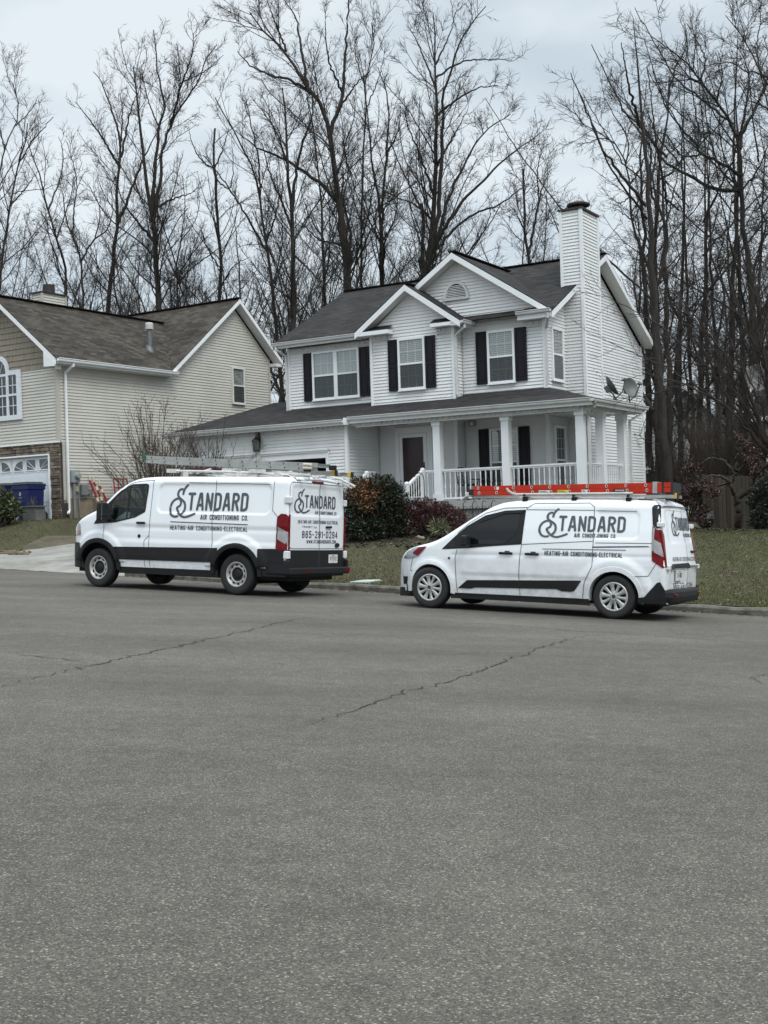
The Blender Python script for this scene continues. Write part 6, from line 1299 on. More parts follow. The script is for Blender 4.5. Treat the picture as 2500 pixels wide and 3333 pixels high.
CV = Van(w=CWf, plan=lambda x: 1. if x <= 2.6 else max(0, 1-((x-2.6)/1.38)**2.6)**.55, zt=smooth_fn([-.8, -.45, -.2, .6, 1.4, 1.7, 1.92, 2.1, 2.4, 2.66, 2.84, 2.98, 3.15, 3.35, 3.6, 3.75, 3.88, 3.98], [1.745, 1.76, 1.765, 1.77, 1.755, 1.735, 1.70, 1.63, 1.45, 1.28, 1.165, 1.09, 1.035, .995, .93, .86, .75, .62], .10),
         rc=lambda x: lerp(.13, .085, sstep(1.6, 2.3, x)), xr=lambda z: -.735+.155*min(1.05, max(0., (z-.78)/.9)), xr0=-.66, rtop=.11, rrear=.07, xn=3.975, zb=lambda x: .25 if x < 3.4 else .25, bow=.035, crown=.03, disp=c_disp, rdisp=c_rdisp, wm=.87, kx=.453, kz=.05, cz=1.3)
CX = tag(empty('work_van', M=road_matrix(3.78202, 18.89646, 2.63898)), 'smaller white work van with tinted front windows and red ladder on its roof', 'van', 'white company vans parked along the kerb')
CA = [(.03, .32, .42), (3.07, .325, .42)]
CV.body('body', paint, CX, arches=[(a, z, r) for a, z, r in CA], dx=.018, nz=92); S = CV.side
for a, z, r in CA: arch_ring('wheel_arch', paint, CX, CV, a, z, .385, .46, .006, -10, 190, n=34, skirt=.16)
GO = rounded(CV.cor([(2.88, .945), (2.62, 1.18), (2.44, 1.325), (2.13, 1.495), (1.80, 1.575), (1.45, 1.595), (1.515, 1.06), (2.0, 1.02), (2.43, .975)]), .02); pair('window_trim', plast, CX, CV, [GO], .005, .05)
pair('side_window', tint, CX, CV, [rounded(CV.cor([(2.53, 1.04), (2.46, 1.19), (2.22, 1.38), (1.95, 1.505), (1.54, 1.525), (1.60, 1.22), (1.78, 1.075), (1.9, 1.055)]), .04)], .009, .05)
pair('quarter_window', tint, CX, CV, [CV.cor([(2.80, .985), (2.655, 1.115), (2.64, .985)])], .008, .05)
pair('rain_visor', plast, CX, CV, [CV.cor([(2.23, 1.375), (2.10, 1.47), (1.77, 1.575), (1.48, 1.59), (1.50, 1.545), (1.77, 1.53), (2.08, 1.43)])], .022, .05, skirt=.014)
b = MB(); P, F, _, _ = fill2d([(2.1, -.62), (2.95, -.68), (2.95, .68), (2.1, .62)], .08); b.add([CV.roofp(x, y, .006) for x, y in P], F); b.build('windscreen', tint, CX)
pair('side_moulding', plast, CX, CV, [rounded(CV.cor([(2.575, .345), (2.42, .475), (.545, .545), (.65, .385), (.70, .37), (.85, .37), (.93, .40), (2.28, .365), (2.35, .343)]), .015)], .010, .05, skirt=.010)
pair('sill', plast, CX, CV, [CV.cor([(.40, .18), (.42, .275), (2.68, .268), (2.70, .18)])], .006, .08)
pair('panel_gap', gapm, CX, CV, [], .0045, lines=[CV.cor([(2.61, .95), (2.64, .82), (2.615, .50), (2.58, .28)]), CV.cor([(1.515, 1.06), (1.54, .90), (1.55, .57), (1.52, .28)]), CV.cor([(1.45, 1.595), (1.43, 1.62), (1.31, 1.69), (.42, 1.71), (.35, 1.65), (.37, 1.14), (.39, .76), (.50, .52), (.52, .28)]), CV.cor([(1.52, 1.06), (.37, 1.14)]), CV.cor([(1.44, 1.595), (.35, 1.60)]), CV.cor([(.33, 1.595), (-.30, 1.59)]),
          CV.cor([(2.6, 1.21), (2.4, 1.375), (2.12, 1.535), (1.8, 1.615), (1.43, 1.63)]), CV.cor([(-.24, .635), (-.47, .65), (-.60, .86)]), CV.cor([(3.30, .60), (3.44, .585), (3.40, .80)]), CV.cor([(.34, 1.115), (-.57, 1.13)])], wd=.009)
b = MB(); ribbon(b, [(-.31, 1.66), (-.31, 1.15), (-.14, .5)], .010, CV.rear, .004); ribbon(b, rounded([(.63, 1.68), (-.76, 1.70), (-.76, 1.69), (.63, 1.67)], .001), .008, CV.rear, .003)
b.build('panel_gap', gapm, CX)
pair('slide_rail', lampdark, CX, CV, [CV.cor([(.385, 1.04), (.385, 1.06), (-.45, 1.09), (-.50, 1.075)])], .004, .05)
for sg in (1, -1):
    fx = lambda x, z, o=0, sg=sg: (x, sg*(CV.Y(x, z)+o), z)
    b = MB(); q = [(-.485, 1.66), (-.515, 1.40), (-.585, 1.345), (-.625, 1.36), (-.595, 1.69), (-.56, 1.70), (-.51, 1.695)]; P, F, _, _ = fill2d(rounded(q, .015), .03); b.add([fx(x, z, .006) for x, z in P], F); b.build('pillar_trim', plast, CX)
    q = [(-.515, 1.395), (-.535, .88), (-.70, .775), (-.735, .79), (-.69, 1.10), (-.64, 1.33), (-.585, 1.335)]; b = MB(); P, F, _, _ = fill2d(rounded(q, .012), .03); b.add([fx(x, z, .010) for x, z in P], F); tl = b.build('tail_light', lampred, CX, smooth=True)
    b = MB(); b.prism([(.855, 1.30), (.80, 1.33), (.745, 1.25), (.80, .95), (.835, .78), (.865, .79), (.87, 1.0)], lambda a, d, z: (CV.xr(z)+.02-d, sg*a, z), 0, .035); b.build('lamp_edge', lampred, tl, bevel=.008)
    b = MB(); P, F, _, _ = fill2d([(-.555, 1.19), (-.655, 1.135), (-.705, .935), (-.565, 1.0)], .03); b.add([fx(x, z, .014) for x, z in P], F); b.build('reversing_lens', lampclr, tl); b = MB(); P, F, _, _ = fill2d([(-.522, 1.37), (-.555, 1.35), (-.552, 1.2), (-.56, 1.02), (-.535, 1.02)], .03); b.add([fx(x, z, .013) for x, z in P], F); b.build('lamp_stripe', lampclr, tl)
    q = rounded([(3.32, .815), (3.20, .93), (3.16, .985), (3.40, .965), (3.60, .89), (3.72, .775), (3.56, .765)], .02); b = MB(); P, F, _, _ = fill2d(q, .03); b.add([fx(x, z, .007) for x, z in P], F); hl = b.build('headlight', headl, CX, smooth=True)
    b = MB(); P, F, _, _ = fill2d([(3.34, .825), (3.19, .955), (3.17, .98), (3.33, .965), (3.46, .865)], .03); b.add([fx(x, z, .010) for x, z in P], F); b.build('marker_lens', lampred, hl)
    b = MB(); P, F, _, _ = fill2d([(3.60, .36), (3.57, .48), (3.72, .48), (3.70, .35)], .03); b.add([fx(x, z, .008) for x, z in P], F); b.build('fog_grille', plast, CX)
    b = MB(); b.bar((2.42, sg*.86, 1.02), (2.38, sg*.97, 1.04), .08, .07); b.box(2.33, 2.44, min(sg*.95, sg*1.14), max(sg*.95, sg*1.14), 1.0, 1.18); b.build('wing_mirror', plast, CX, bevel=.045)
    for x0, x1 in ((1.64, 1.87), (1.21, 1.44)):
        y = CV.Y(x0, .92); b = MB(); b.box(x0, x1, sg*(y+.03)-.012, sg*(y+.03)+.012, .895, .935); b.build('door_handle', plast, CX, bevel=.012)
        b = MB(); b.box(x0+.06, x0+.14, sg*(y+.006)-.01, sg*(y+.006)+.01, .935, .955); b.build('handle_cup', gapm, CX, bevel=.006)
    for c in ((.03, sg*.795, .326), (3.07, sg*.795, .330)): spoke_wheel(CX, c, .322, .215, sg, .215)
    for z in (1.40, .78): vbox('door_hinge', hinge_m, CX, CV.xr(z)-.05, CV.xr(z)+.05, sg*.80-.05, sg*.80+.05, z-.03, z+.04, .012)
b = MB(); b.lathe([(0, .008), (.02, .008), (.022, 0)], 12, M=lambda x, y, z: (2.73+x, CV.Y(2.73, .81)+z, .81+y)); b.build('fender_badge', gapm, CX)
b = MB()        # rear bumper with upswept corners
for sg in (1, -1):
    P, F, B, _ = fill2d([(-.34, .25), (-.34, .33), (-.44, .345), (-.62, .56), (-.67, .575), (-.74, .46), (-.76, .25)], .04); b.add([(x, sg*(CV.Y(max(x, -.66), z)+.016), z) for x, z in P], F)
zs_ = (.27, .30, .34, .45, .475)
for sg in (1,):
    row = []
    for t in np.linspace(-1, 1, 25):
        y = .87*t; xb = -.845+.05*t*t+(.07*sstep(.86, 1, abs(t))); row.append([(xb+o, y*k, z) for z, o, k in ((.25, .06, .97), (.29, .015, 1.0), (.35, -.005, 1.02), (.42, .0, 1.02), (.455, .015, 1.01), (.475, .09, 1.0))])
    for i in range(24):
        for k in range(5): b.add([row[i][k], row[i+1][k], row[i+1][k+1], row[i][k+1]], [(0, 1, 2, 3)])
    for R in (row[0], row[-1]): b.add(R, [(0, 1, 2, 3, 4, 5)])
b.build('rear_bumper', plast, CX, smooth=False)
for y in (.62, -.62): vbox('reflector', lampred, CX, -.838, -.79, y-.075, y+.075, .365, .40, .006)
b = MB(); b.prism([(.70, .755), (.64, .80), (.56, .835), (-.22, .845), (-.27, .82), (-.28, .765), (-.1, .775), (.5, .77)], lambda a, d, z: (CV.xr(z)-.03-d, a, z), -.02, .028); b.build('plate_hood', plast, CX, bevel=.01)
b = MB(); b.box(-.785, -.755, -.76, -.33, .785, .815); b.build('chrome_strip', silver, CX, bevel=.006)
plate(CX, .32, .665, lambda y, z, o: (CV.xr(z)-.032-o, y, z), '57 4G82')
b = MB(); b.box(-.74, -.69, -.75, -.53, .995, 1.03); b.build('door_handle', plast, CX, bevel=.01)
decal('badge', text_shape('XL', -.66, -.74, .70, .73, .2), CV.rear, .004, ink2, CX)
xs_ = [p[0] for p in CV.cor([(.92, 1.39), (-.13, 1.39)])]; l2 = CV.cor([(1.18, 1.0), (-.13, 1.02)])
livery(CX, S, xs_[0], xs_[1], 1.275, 1.515, .006, (*[p[0] for p in CV.cor([(.67, 1.22), (.01, 1.22)])], 1.19, 1.252), (l2[0], l2[1], .010), (*[p[0] for p in CV.cor([(1.14, .94), (-.08, .95)])], .905, .975))
R_ = CV.rear; livery(CX, R_, .09, -.70, 1.33, 1.535, .006, (-.25, -.74, 1.235, 1.295), None, (.53, -.84, .872, .935))
decal('phone_lettering', text_shape('865-291-0294', .55, -.52, .475, .55, .16, .16), R_, .006, ink2, CX)
b = MB(); b.box(-.6, 3.6, -.66, .66, .2, .6); b.box(-.3, 2.4, -.55, .55, .6, .8); b.box(3.4, 3.75, -.6, .6, .16, .3); b.build('underbody_dark_fill', darkroom, CX)  # near-black block: underside and the shade behind the wheels in one
b = MB(); rl = mat('rack_silver', (.42, .42, .40), .4, .15, 9, metal=.4)
for sg in (1, -1): b.tube([(1.86, sg*.71, 1.925), (1.82, sg*.71, 1.88), (1.76, sg*.71, 1.845), (1.68, sg*.71, 1.83), (-.17, sg*.71, 1.862)], .02, 8)
for x in (1.55, .75, -.10): b.box(x-.025, x+.025, -.73, .73, 1.80, 1.832)
b.build('roof_rack', rl, CX)
b = MB()
for x in (1.55, .75, -.10):
    for sg in (1, -1): b.box(x-.04, x+.04, sg*.68-.03, sg*.68+.03, 1.70, 1.80); b.box(x-.025, x+.025, sg*.71-.022, sg*.71+.022, 1.80, 1.84)
b.box(-.42, -.2, .50, .56, 1.765, 1.785); b.build('rack_foot', plast, CX, bevel=.008); b = MB(); b.tube([(1.7, .55, 1.79), (-.3, .55, 1.80)], .018, 6); b.tube([(1.7, -.55, 1.79), (-.3, -.55, 1.80)], .018, 6); b.build('rack_rail', rl, CX)

# ------------------------------------------------------------------ ladders lying on the racks: things of their own
def ladder(name, label, M, x0, x1, y0, y1, zf, m_rail, m_rung, rung0, n, secs=2, hh=.066, plug=None, offs=(0, .0), group=None, pitch=.305):
    t = tag(empty(name, M=M), label, 'ladder', group)
    for s_ in range(secs):
        dz = (hh+.006)*s_; ins = .0; xa, xb = x0+offs[0]*s_, x1+offs[1]*s_
        for y, sg in ((y0-ins, 1), (y1+ins, -1)):
            b = MB(); A = Vector((xa, y, zf(xa)+dz)); B = Vector((xb, y, zf(xb)+dz)); b.bar(A, B, .006, hh)
            for k in (-1, 1): b.bar(A+Vector((0, -sg*.014, k*(hh/2-.004))), B+Vector((0, -sg*.014, k*(hh/2-.004))), .030, .007)
            rail = b.build('rail', m_rail, t)
            if plug and sg == 1:
                p1, p2 = MB(), MB()
                for i in range(n):
                    x = rung0+.02*s_-pitch*i; z = zf(x)+dz; F_ = lambda a, d, c, x=x, z=z: (x+a, y+.003+d, z+c); r = .024
                    p1.prism([(r*cos(a)*.8 if cos(a) < 0 else r*cos(a)*.95, r*1.1*sin(a)) for a in np.linspace(0, 2*pi, 12, endpoint=False)], F_, 0, .004)
                    p2.prism([(.015*cos(a)*.8-.001, .017*sin(a)) for a in np.linspace(0, 2*pi, 10, endpoint=False)], F_, .004, .0055)
                if plug[0]: p1.build('rung_plate', plug[0], rail)
                p2.build('rung_hole', plug[1], rail)
        for i in range(n):
            x = rung0+.02*s_-pitch*i
            if xb < x < xa: b = MB(); b.tube([(x, y0-.02, zf(x)+dz), (x, y1+.02, zf(x)+dz)], .016, 7); b.build('rung', m_rung, t)
    return t
alum = mat('aluminium', (.34, .34, .33), .45, .15, 9, metal=.35); fib = mat('red_fibreglass', (.40, .024, .009), .5, .12, 8, spec=.25); plugd = mat('plug_dark', (.012, .012, .012), .6); plugr = mat('plug_ring', (.52, .50, .46), .4, .1, 9)
TM = road_matrix(-2.17358, 22.75157, 2.62878); CM = road_matrix(3.78202, 18.89646, 2.63898)
zl = lambda x: 2.285+.0415*(x+1.03)
t = ladder('extension_ladder', 'long aluminium extension ladder tilted on the larger van roof', TM, 2.60, -1.05, .50, .09, zl, alum, alum, 2.44, 12, plug=(None, plugd), offs=(.02, -.26), hh=.068)
b = MB(); b.box(2.60, 2.68, .06, .52, zl(2.6)+.02, zl(2.6)+.12); b.build('end_cap', mat('green_cap', (.01, .10, .05), .5), t, bevel=.01)
b = MB(); 
for z in (.01, .07): b.tube([(-1.02, .52, zl(-1)+z), (-1.20, .52, zl(-1.2)+z)], .026, 10)
b.build('rope_bundle', mat('rope', (.50, .47, .40), .9, .2, 30), t); b = MB(); b.box(-1.16, -1.02, .47, .52, zl(-1)-.06, zl(-1)-.01); b.box(-1.44, -1.30, .06, .12, zl(-1.3)-.0, zl(-1.3)+.09); b.build('ladder_shoe', plast, t, bevel=.012)
z2 = lambda x: 2.235+.012*(x+1.0)
t = ladder('step_ladder', 'aluminium stepladder with yellow feet lying low on the larger van rack', TM, .9, -1.28, -.02, -.58, z2, alum, alum, .7, 7, secs=1, hh=.07)
for y in (-.02, -.58): b = MB(); b.box(-1.36, -1.29, y-.03, y+.03, z2(-1.3)-.05, z2(-1.3)+.045); b.build('foot', mat('yellow_foot', (.55, .36, .03), .5), t, bevel=.008); b = MB(); b.box(-1.395, -1.362, y-.034, y+.034, z2(-1.3)-.055, z2(-1.3)+.05); b.build('foot_pad', plugd, t, bevel=.008)
zc = lambda x: 1.857-.0226*(x-2.54)
t = ladder('extension_ladder', 'bright red fibreglass extension ladder strapped on the smaller van roof', CM, 2.54, -.66, .45, .03, zc, fib, alum, 2.44, 10, plug=(plugr, plugd), offs=(0., -.02), hh=.070)
Fm = lambda x, z, o=0: (x, .4555+o, z)
b = MB(); b.box(-.46, -.39, .02, .462, zc(-.4)-.045, zc(-.4)+.125); b.build('bracket', alum, t); b = MB(); b.box(-.56, -.53, .02, .458, zc(-.5)-.04, zc(-.5)+.115); b.box(-.70, -.665, .02, .457, zc(-.6)-.04, zc(-.6)+.115); b.build('end_block', plugd, t); b = MB(); b.box(2.545, 2.62, .02, .46, zc(2.5)-.035, zc(2.5)+.06); b.build('end_block', plugd, t)
for name, x0, x1, m, tx in (('warning_label', 1.42, 1.20, platem, None), ('warning_label', 1.11, .92, mat('label_yellow', (.62, .52, .02), .5, .1, 20), None), ('warning_label', .72, .63, platem, None), ('warning_label', 2.14, 2.10, platem, None)):
    z = zc((x0+x1)/2); z += .0 if x0 < 2 else .07; o = MB(); o.add([Fm(x0, z-.024), Fm(x1, z-.024), Fm(x1, z+.024), Fm(x0, z+.024)], [(0, 1, 2, 3)]); lb = o.build(name, m, t)
    if x0-x1 > .08:
        q = MB()
        for k in range(3): zz = z+.012-.012*k; q.add([Fm(x0-.01, zz-.003, .001), Fm(lerp(x0, x1, .55+.14*k), zz-.003, .001), Fm(lerp(x0, x1, .55+.14*k), zz+.003, .001), Fm(x0-.01, zz+.003, .001)], [(0, 1, 2, 3)])
        q.build('small_print', gapm, lb)
b = MB(); xo, zo = .115, zc(.115)+.002; b.add([Fm(xo+.115*cos(a), zo+.026*sin(a), .001) for a in np.linspace(0, 2*pi, 24, endpoint=False)], [tuple(range(24))]); lb = b.build('maker_badge', plugd, t); decal('badge_lettering', text_shape('WERNER', xo+.07, xo-.07, zo-.011, zo+.013, .2), Fm, .002, platem, lb)
z3 = lambda x: 1.838-.012*(x+.7)
t = ladder('extension_ladder', 'pale aluminium ladder under the red one on the smaller van roof', CM, 2.60, -.70, .38, -.02, z3, mat('pale_alloy', (.55, .55, .52), .45, .1, 9, metal=.2), alum, 2.3, 10, secs=1, hh=.045)
b = MB(); b.box(-.745, -.705, .355, .405, z3(-.7)-.035, z3(-.7)+.045); b.build('foot', MATS['yellow_foot'], t, bevel=.01); b = MB(); b.box(-.76, -.747, .35, .41, z3(-.7)-.04, z3(-.7)+.05); b.build('foot_pad', plugd, t, bevel=.005); b = MB(); b.box(2.58, 2.70, .30, .44, z3(2.6)-.0, z3(2.6)+.07); b.bar((2.66, .37, z3(2.6)+.02), (2.78, .37, z3(2.6)-.06), .14, .02); b.build('ladder_shoe', MATS['pale_alloy'], t, bevel=.01)
# ================================================================== trees and shrubs
barkm = mat('bark', (.018, .0155, .0135), .95, .35, 5, bump=1., bscale=16, col2=(.040, .034, .028), stretch=(2, 2, .5))
twigm = mat('twig', (.022, .019, .017), .9, .3, 2, col2=(.038, .032, .028))
def unit(a): return a/np.maximum(np.linalg.norm(a, axis=-1, keepdims=True), 1e-9)
def tubes(P, R, k):
    "P: n x s x 3 paths, R: n x s radii -> vertices and quads of k-sided tubes"
    n, s, _ = P.shape; T = np.empty_like(P); T[:, 1:-1] = P[:, 2:]-P[:, :-2]; T[:, 0] = P[:, 1]-P[:, 0]; T[:, -1] = P[:, -1]-P[:, -2]; T = unit(T)
    ref = np.where(np.abs(T[:, :1, 2:3]) > .9, np.array([1., 0, 0]), np.array([0, 0, 1.])); A = unit(np.cross(T, np.broadcast_to(ref, T.shape))); B = np.cross(T, A)
    an = 2*pi*np.arange(k)/k; V = P[:, :, None]+R[:, :, None, None]*(A[:, :, None]*np.cos(an)[:, None]+B[:, :, None]*np.sin(an)[:, None])
    idx = np.arange(n*s*k).reshape(n, s, k); a = idx[:, :-1]; b = idx[:, 1:]; F = np.stack([a, np.roll(a, -1, 2), np.roll(b, -1, 2), b], -1).reshape(-1, 4)
    return V.reshape(-1, 3), F
def respace(L, s):
    L = np.asarray(L, float); d = np.r_[0, np.cumsum(np.linalg.norm(np.diff(L, axis=0), axis=1))]; q = np.linspace(0, d[-1], s)
    return np.stack([np.interp(q, d, L[:, i]) for i in range(L.shape[1])], 1)
def sprout(P, R, rng, dens, tmin, ang, lf, lmin, lmax, nseg, wob, up, rf, rmin, cap=None, flat=None):
    "side shoots of every path: density per metre, start share, angle, length factor ..."
    n, s, _ = P.shape; Ln = np.linalg.norm(np.diff(P, axis=1), axis=2).sum(1); cnt = rng.poisson(np.maximum(0, Ln*(1-tmin)*dens)); par = np.repeat(np.arange(n), cnt); m = len(par)
    if m == 0: return np.zeros((0, nseg, 3)), np.zeros((0, nseg))
    if cap and m > cap: par = np.sort(rng.choice(par, cap, replace=False)); m = cap
    t = tmin+(1-tmin)*rng.random(m)**.85; f = t*(s-1); i = np.minimum(f.astype(int), s-2); w_ = (f-i)[:, None]; p0 = P[par, i]*(1-w_)+P[par, i+1]*w_; T = unit(P[par, i+1]-P[par, i]); r0 = R[par, i]*(1-w_[:, 0])+R[par, i+1]*w_[:, 0]
    q = unit(rng.normal(size=(m, 3))); q = unit(q-T*(q*T).sum(1, keepdims=True)); a = np.radians(rng.normal(ang, ang*.25, m))[:, None]; d = unit(T*np.cos(a)+q*np.sin(a)+np.array([0, 0, up*.5]))
    L = np.clip(Ln[par]*lf*(1.05-t*.75)*rng.uniform(.55, 1.25, m), lmin, lmax); O = np.empty((m, nseg, 3)); O[:, 0] = p0
    for k in range(1, nseg): O[:, k] = O[:, k-1]+d*(L/(nseg-1))[:, None]; d = unit(d+rng.normal(0, wob, (m, 3))+np.array([0, 0, up*.22]))
    rb = np.clip(np.minimum(r0*.62, L*rf), rmin, None); return O, rb[:, None]*np.linspace(1, .42, nseg)[None]
def grow(name, label, stems, rng, base, group, lv, cat='tree', bark=None, twig=None, extra=None, kind_parts=('trunk', 'crown')):
    "stems: [(polyline, r_base, r_tip)] in world coordinates"
    root = tag(empty(name, loc=base), label, cat, group); off = np.array(base); S = 24; V = []; F = []; nv = 0
    P = np.stack([respace(L, S) for L, _, _ in stems])-off; R = np.stack([np.interp(np.linspace(0, 1, S), [0, .08, 1], [a*1.12, a, b]) for _, a, b in stems]); P[:, 1:-1] += rng.normal(0, .035, P[:, 1:-1].shape)*np.minimum(1, R[:, 1:-1, None]*8+.3)
    levels = [(P, R, 8)]; cur = [(P, R)]
    for i, L in enumerate(lv):
        Pp, Rp = cur[-1]; k = L.get('k', 3); args = {a: b for a, b in L.items() if a != 'k'}; O, r = sprout(Pp, Rp, rng, **args); cur.append((O, r)); levels.append((O, r, k))
    def mesh(sel, nm, m):
        V = []; F = []; b = 0
        for P_, R_, k in sel:
            if len(P_): v, f = tubes(P_, R_, k); V.append(v); F.append(f+b); b += len(v)
        if V: npmesh(nm, np.concatenate(V), np.concatenate(F), m, root, smooth=True)
    mesh(levels[:2], kind_parts[0], bark or barkm); mesh(levels[2:], kind_parts[1], twig or twigm)
    return root, levels
def LV(dens=1., length=1., up=.55):
    return [dict(dens=1.9*dens, tmin=.22, ang=44, lf=.31*length, lmin=.9, lmax=5.6*length, nseg=8, wob=.12, up=up*.7, rf=.0085, rmin=.012, k=5),
            dict(dens=4.4*dens, tmin=.12, ang=42, lf=.42, lmin=.5, lmax=2.4, nseg=5, wob=.16, up=up*.45, rf=.007, rmin=.0088, k=3),
            dict(dens=7.2*dens, tmin=.08, ang=40, lf=.55, lmin=.3, lmax=1.05, nseg=3, wob=.16, up=up*.35, rf=.0075, rmin=.0070, k=3)]
def LVW():
    "woodland habit: long thin level side branches"
    a = LV(1., 1., .08); a[0].update(dens=3.0, tmin=.08, ang=68, lf=.17, lmax=3.2, rf=.006, rmin=.009, wob=.16); a[1].update(ang=45, wob=.2, dens=4.5); a[2].update(ang=42, dens=6.); return a
def splined(L, n=6):
    P = [np.array(L[0])]+[np.array(p) for p in L]+[np.array(L[-1])]; o = []
    for i in range(1, len(P)-2):
        p0, p1, p2, p3 = P[i-1:i+3]
        for k in range(n): t = k/n; o.append(tuple(.5*(2*p1+(p2-p0)*t+(2*p0-5*p1+4*p2-p3)*t*t+(3*p1-p0-3*p2+p3)*t**3)))
    return o+[tuple(P[-1])]
def tree_px(label, Y, stems, crop, seed, dens=1., length=1., up=.55, group='bare trees behind the houses', jit=1.2):
    "stems traced on the photograph: [(points, width at base in px, width at tip)], one depth Y with its limbs bent a little nearer or farther"
    x0, y0, k = crop; rng = np.random.default_rng(seed); W = []; body = []
    for i, (pts, wa, wb) in enumerate(stems):
        n = len(pts); dY = 0 if i == 0 else rng.normal(0, jit); L = []
        for j, (a, b) in enumerate(pts): p = at(x0+a/k, y0+b/k, Y+dY*(j/(n-1))**1.2); L.append((p.x, p.y, p.z))
        if i == 0:
            p = L[0]; g = zground(p[0], p[1])-.2; d = (L[0][0]-L[1][0])/(L[0][2]-L[1][2]+1e-6) if L[0][2] != L[1][2] else 0; L.insert(0, (p[0]+max(-.15, min(.15, d))*(g-p[2]), p[1], g)); base = (L[0][0], L[0][1], g+.2)
        wr = wa/k*Y/FPX/2
        if i > 0:                      # root the limb in the nearest stem
            best = min(((math.dist(L[0], q), q, r) for q, r in body), key=lambda t: t[0])
            if best[0] < 3:
                d = np.array(best[1])-np.array(L[0]); L = [tuple(np.array(p)+d*max(0, 1-.5*j)) for j, p in enumerate(L)]; wr = min(wr, best[2]*.92)
        L = splined(L); wr *= 1.0; W.append((L, wr, wb/k*Y/FPX/2*.8)); rs = respace(L, 40)
        body += [(tuple(p), lerp(wr, wb/k*Y/FPX/2, j/39)) for j, p in enumerate(rs)]
    return grow('bare_tree', label, W, rng, base, group, LV(dens, length, up))
A_ = (0, 0, 1.8433); B_ = (700, 0, 1.5082); C_ = (1700, 0, 2.0113)
tree_px('slim bare tree at the left edge leaning to the right over the beige roof', 62, [([(0, 1680), (20, 1500), (45, 1350), (60, 1220), (85, 1100), (120, 960), (155, 850), (165, 740)], 30, 8), ([(120, 960), (200, 830), (270, 760), (320, 700)], 14, 5), ([(60, 1220), (150, 1130), (230, 1020)], 10, 4)], A_, 1)
tree_px('bare tree cut by the left frame edge with a forked top', 66, [([(-60, 1500), (-20, 1200), (0, 990), (30, 880), (80, 770), (118, 690), (110, 600), (75, 500)], 26, 6), ([(30, 880), (0, 760), (-20, 600)], 10, 4), ([(80, 770), (170, 680), (220, 600)], 10, 4)], A_, 2)
tree_px('bare tree leaning left above the beige chimney', 60, [([(400, 1750), (390, 1600), (340, 1430), (290, 1250), (260, 1130), (230, 1020), (190, 930), (165, 850)], 30, 7), ([(290, 1250), (365, 1050), (375, 900), (350, 820)], 12, 4), ([(390, 1600), (330, 1420), (230, 1250)], 9, 3), ([(340, 1430), (420, 1200), (440, 1050)], 10, 4)], A_, 3)
tree_px('bare tree splitting low into a wide V left of the tall pair', 58, [([(500, 1880), (490, 1700), (485, 1560), (440, 1440), (400, 1330), (380, 1180)], 32, 8), ([(488, 1560), (560, 1440), (640, 1380), (670, 1290), (672, 1180)], 18, 5), ([(440, 1440), (445, 1280), (460, 1100), (430, 950), (400, 850)], 14, 4), ([(560, 1440), (600, 1280), (560, 1150)], 9, 4)], A_, 4)
tree_px('tall bare tree with a fan crown leaning right at its foot', 64, [([(645, 1880), (670, 1700), (690, 1450), (700, 1350), (702, 1150), (715, 1000), (722, 880)], 46, 16), ([(715, 970), (620, 820), (540, 720), (450, 610)], 16, 5), ([(716, 980), (752, 830), (785, 650), (830, 560)], 16, 5), ([(722, 880), (700, 750), (650, 600), (600, 480), (560, 430)], 14, 5), ([(712, 1345), (760, 1230), (820, 1050), (870, 930), (945, 790)], 22, 6), ([(722, 880), (735, 700), (720, 560)], 12, 4)], A_, 5, 1.15)
tree_px('tallest bare tree of the left group with three upright stems and a broken spike', 60, [([(950, 1840), (935, 1650), (925, 1400), (905, 1250), (880, 1100), (860, 950), (840, 770), (820, 560), (800, 400)], 58, 9), ([(932, 1380), (925, 1150), (940, 950), (960, 760), (988, 650), (950, 450), (935, 300), (920, 180)], 32, 6), ([(955, 1300), (975, 1050), (985, 870), (1030, 730), (1110, 600), (1190, 480), (1240, 350), (1300, 270)], 32, 6), ([(1040, 700), (1100, 480), (1150, 330), (1160, 200)], 16, 5), ([(900, 1440), (800, 1310), (740, 1210), (700, 1090)], 18, 5), ([(980, 1240), (1060, 1190), (1170, 1150)], 16, 5), ([(988, 650), (1050, 520), (1075, 380), (1060, 260)], 14, 5), ([(1190, 480), (1280, 420), (1340, 330)], 10, 4), ([(960, 760), (890, 600), (850, 420)], 10, 4)], A_, 6, 1.25)
tree_px('pale slender bare tree with a fan of limbs above the beige ridge', 63, [([(1065, 1840), (1060, 1640), (1030, 1500), (980, 1370), (950, 1290)], 24, 7), ([(1068, 1720), (1150, 1620), (1270, 1520), (1330, 1480)], 16, 5), ([(1060, 1620), (1100, 1380), (1110, 1200), (1090, 1050)], 15, 4), ([(1062, 1650), (1000, 1540), (960, 1500)], 9, 3), ([(1100, 1450), (1180, 1320), (1200, 1200)], 8, 3)], A_, 7)
tree_px('straight bare tree with a snapped top between the two tall groups', 61, [([(1320, 1780), (1325, 1500), (1302, 1300), (1290, 1050), (1280, 900), (1290, 770)], 34, 14), ([(1300, 1050), (1380, 1120), (1400, 1000), (1390, 850)], 9, 3), ([(1282, 1000), (1200, 950), (1150, 850), (1130, 760)], 10, 3), ([(1290, 1000), (1340, 880), (1370, 780)], 9, 3), ([(1328, 1730), (1400, 1600), (1500, 1540)], 11, 4), ([(1318, 1640), (1240, 1500), (1200, 1350)], 9, 3)], A_, 8, .8)
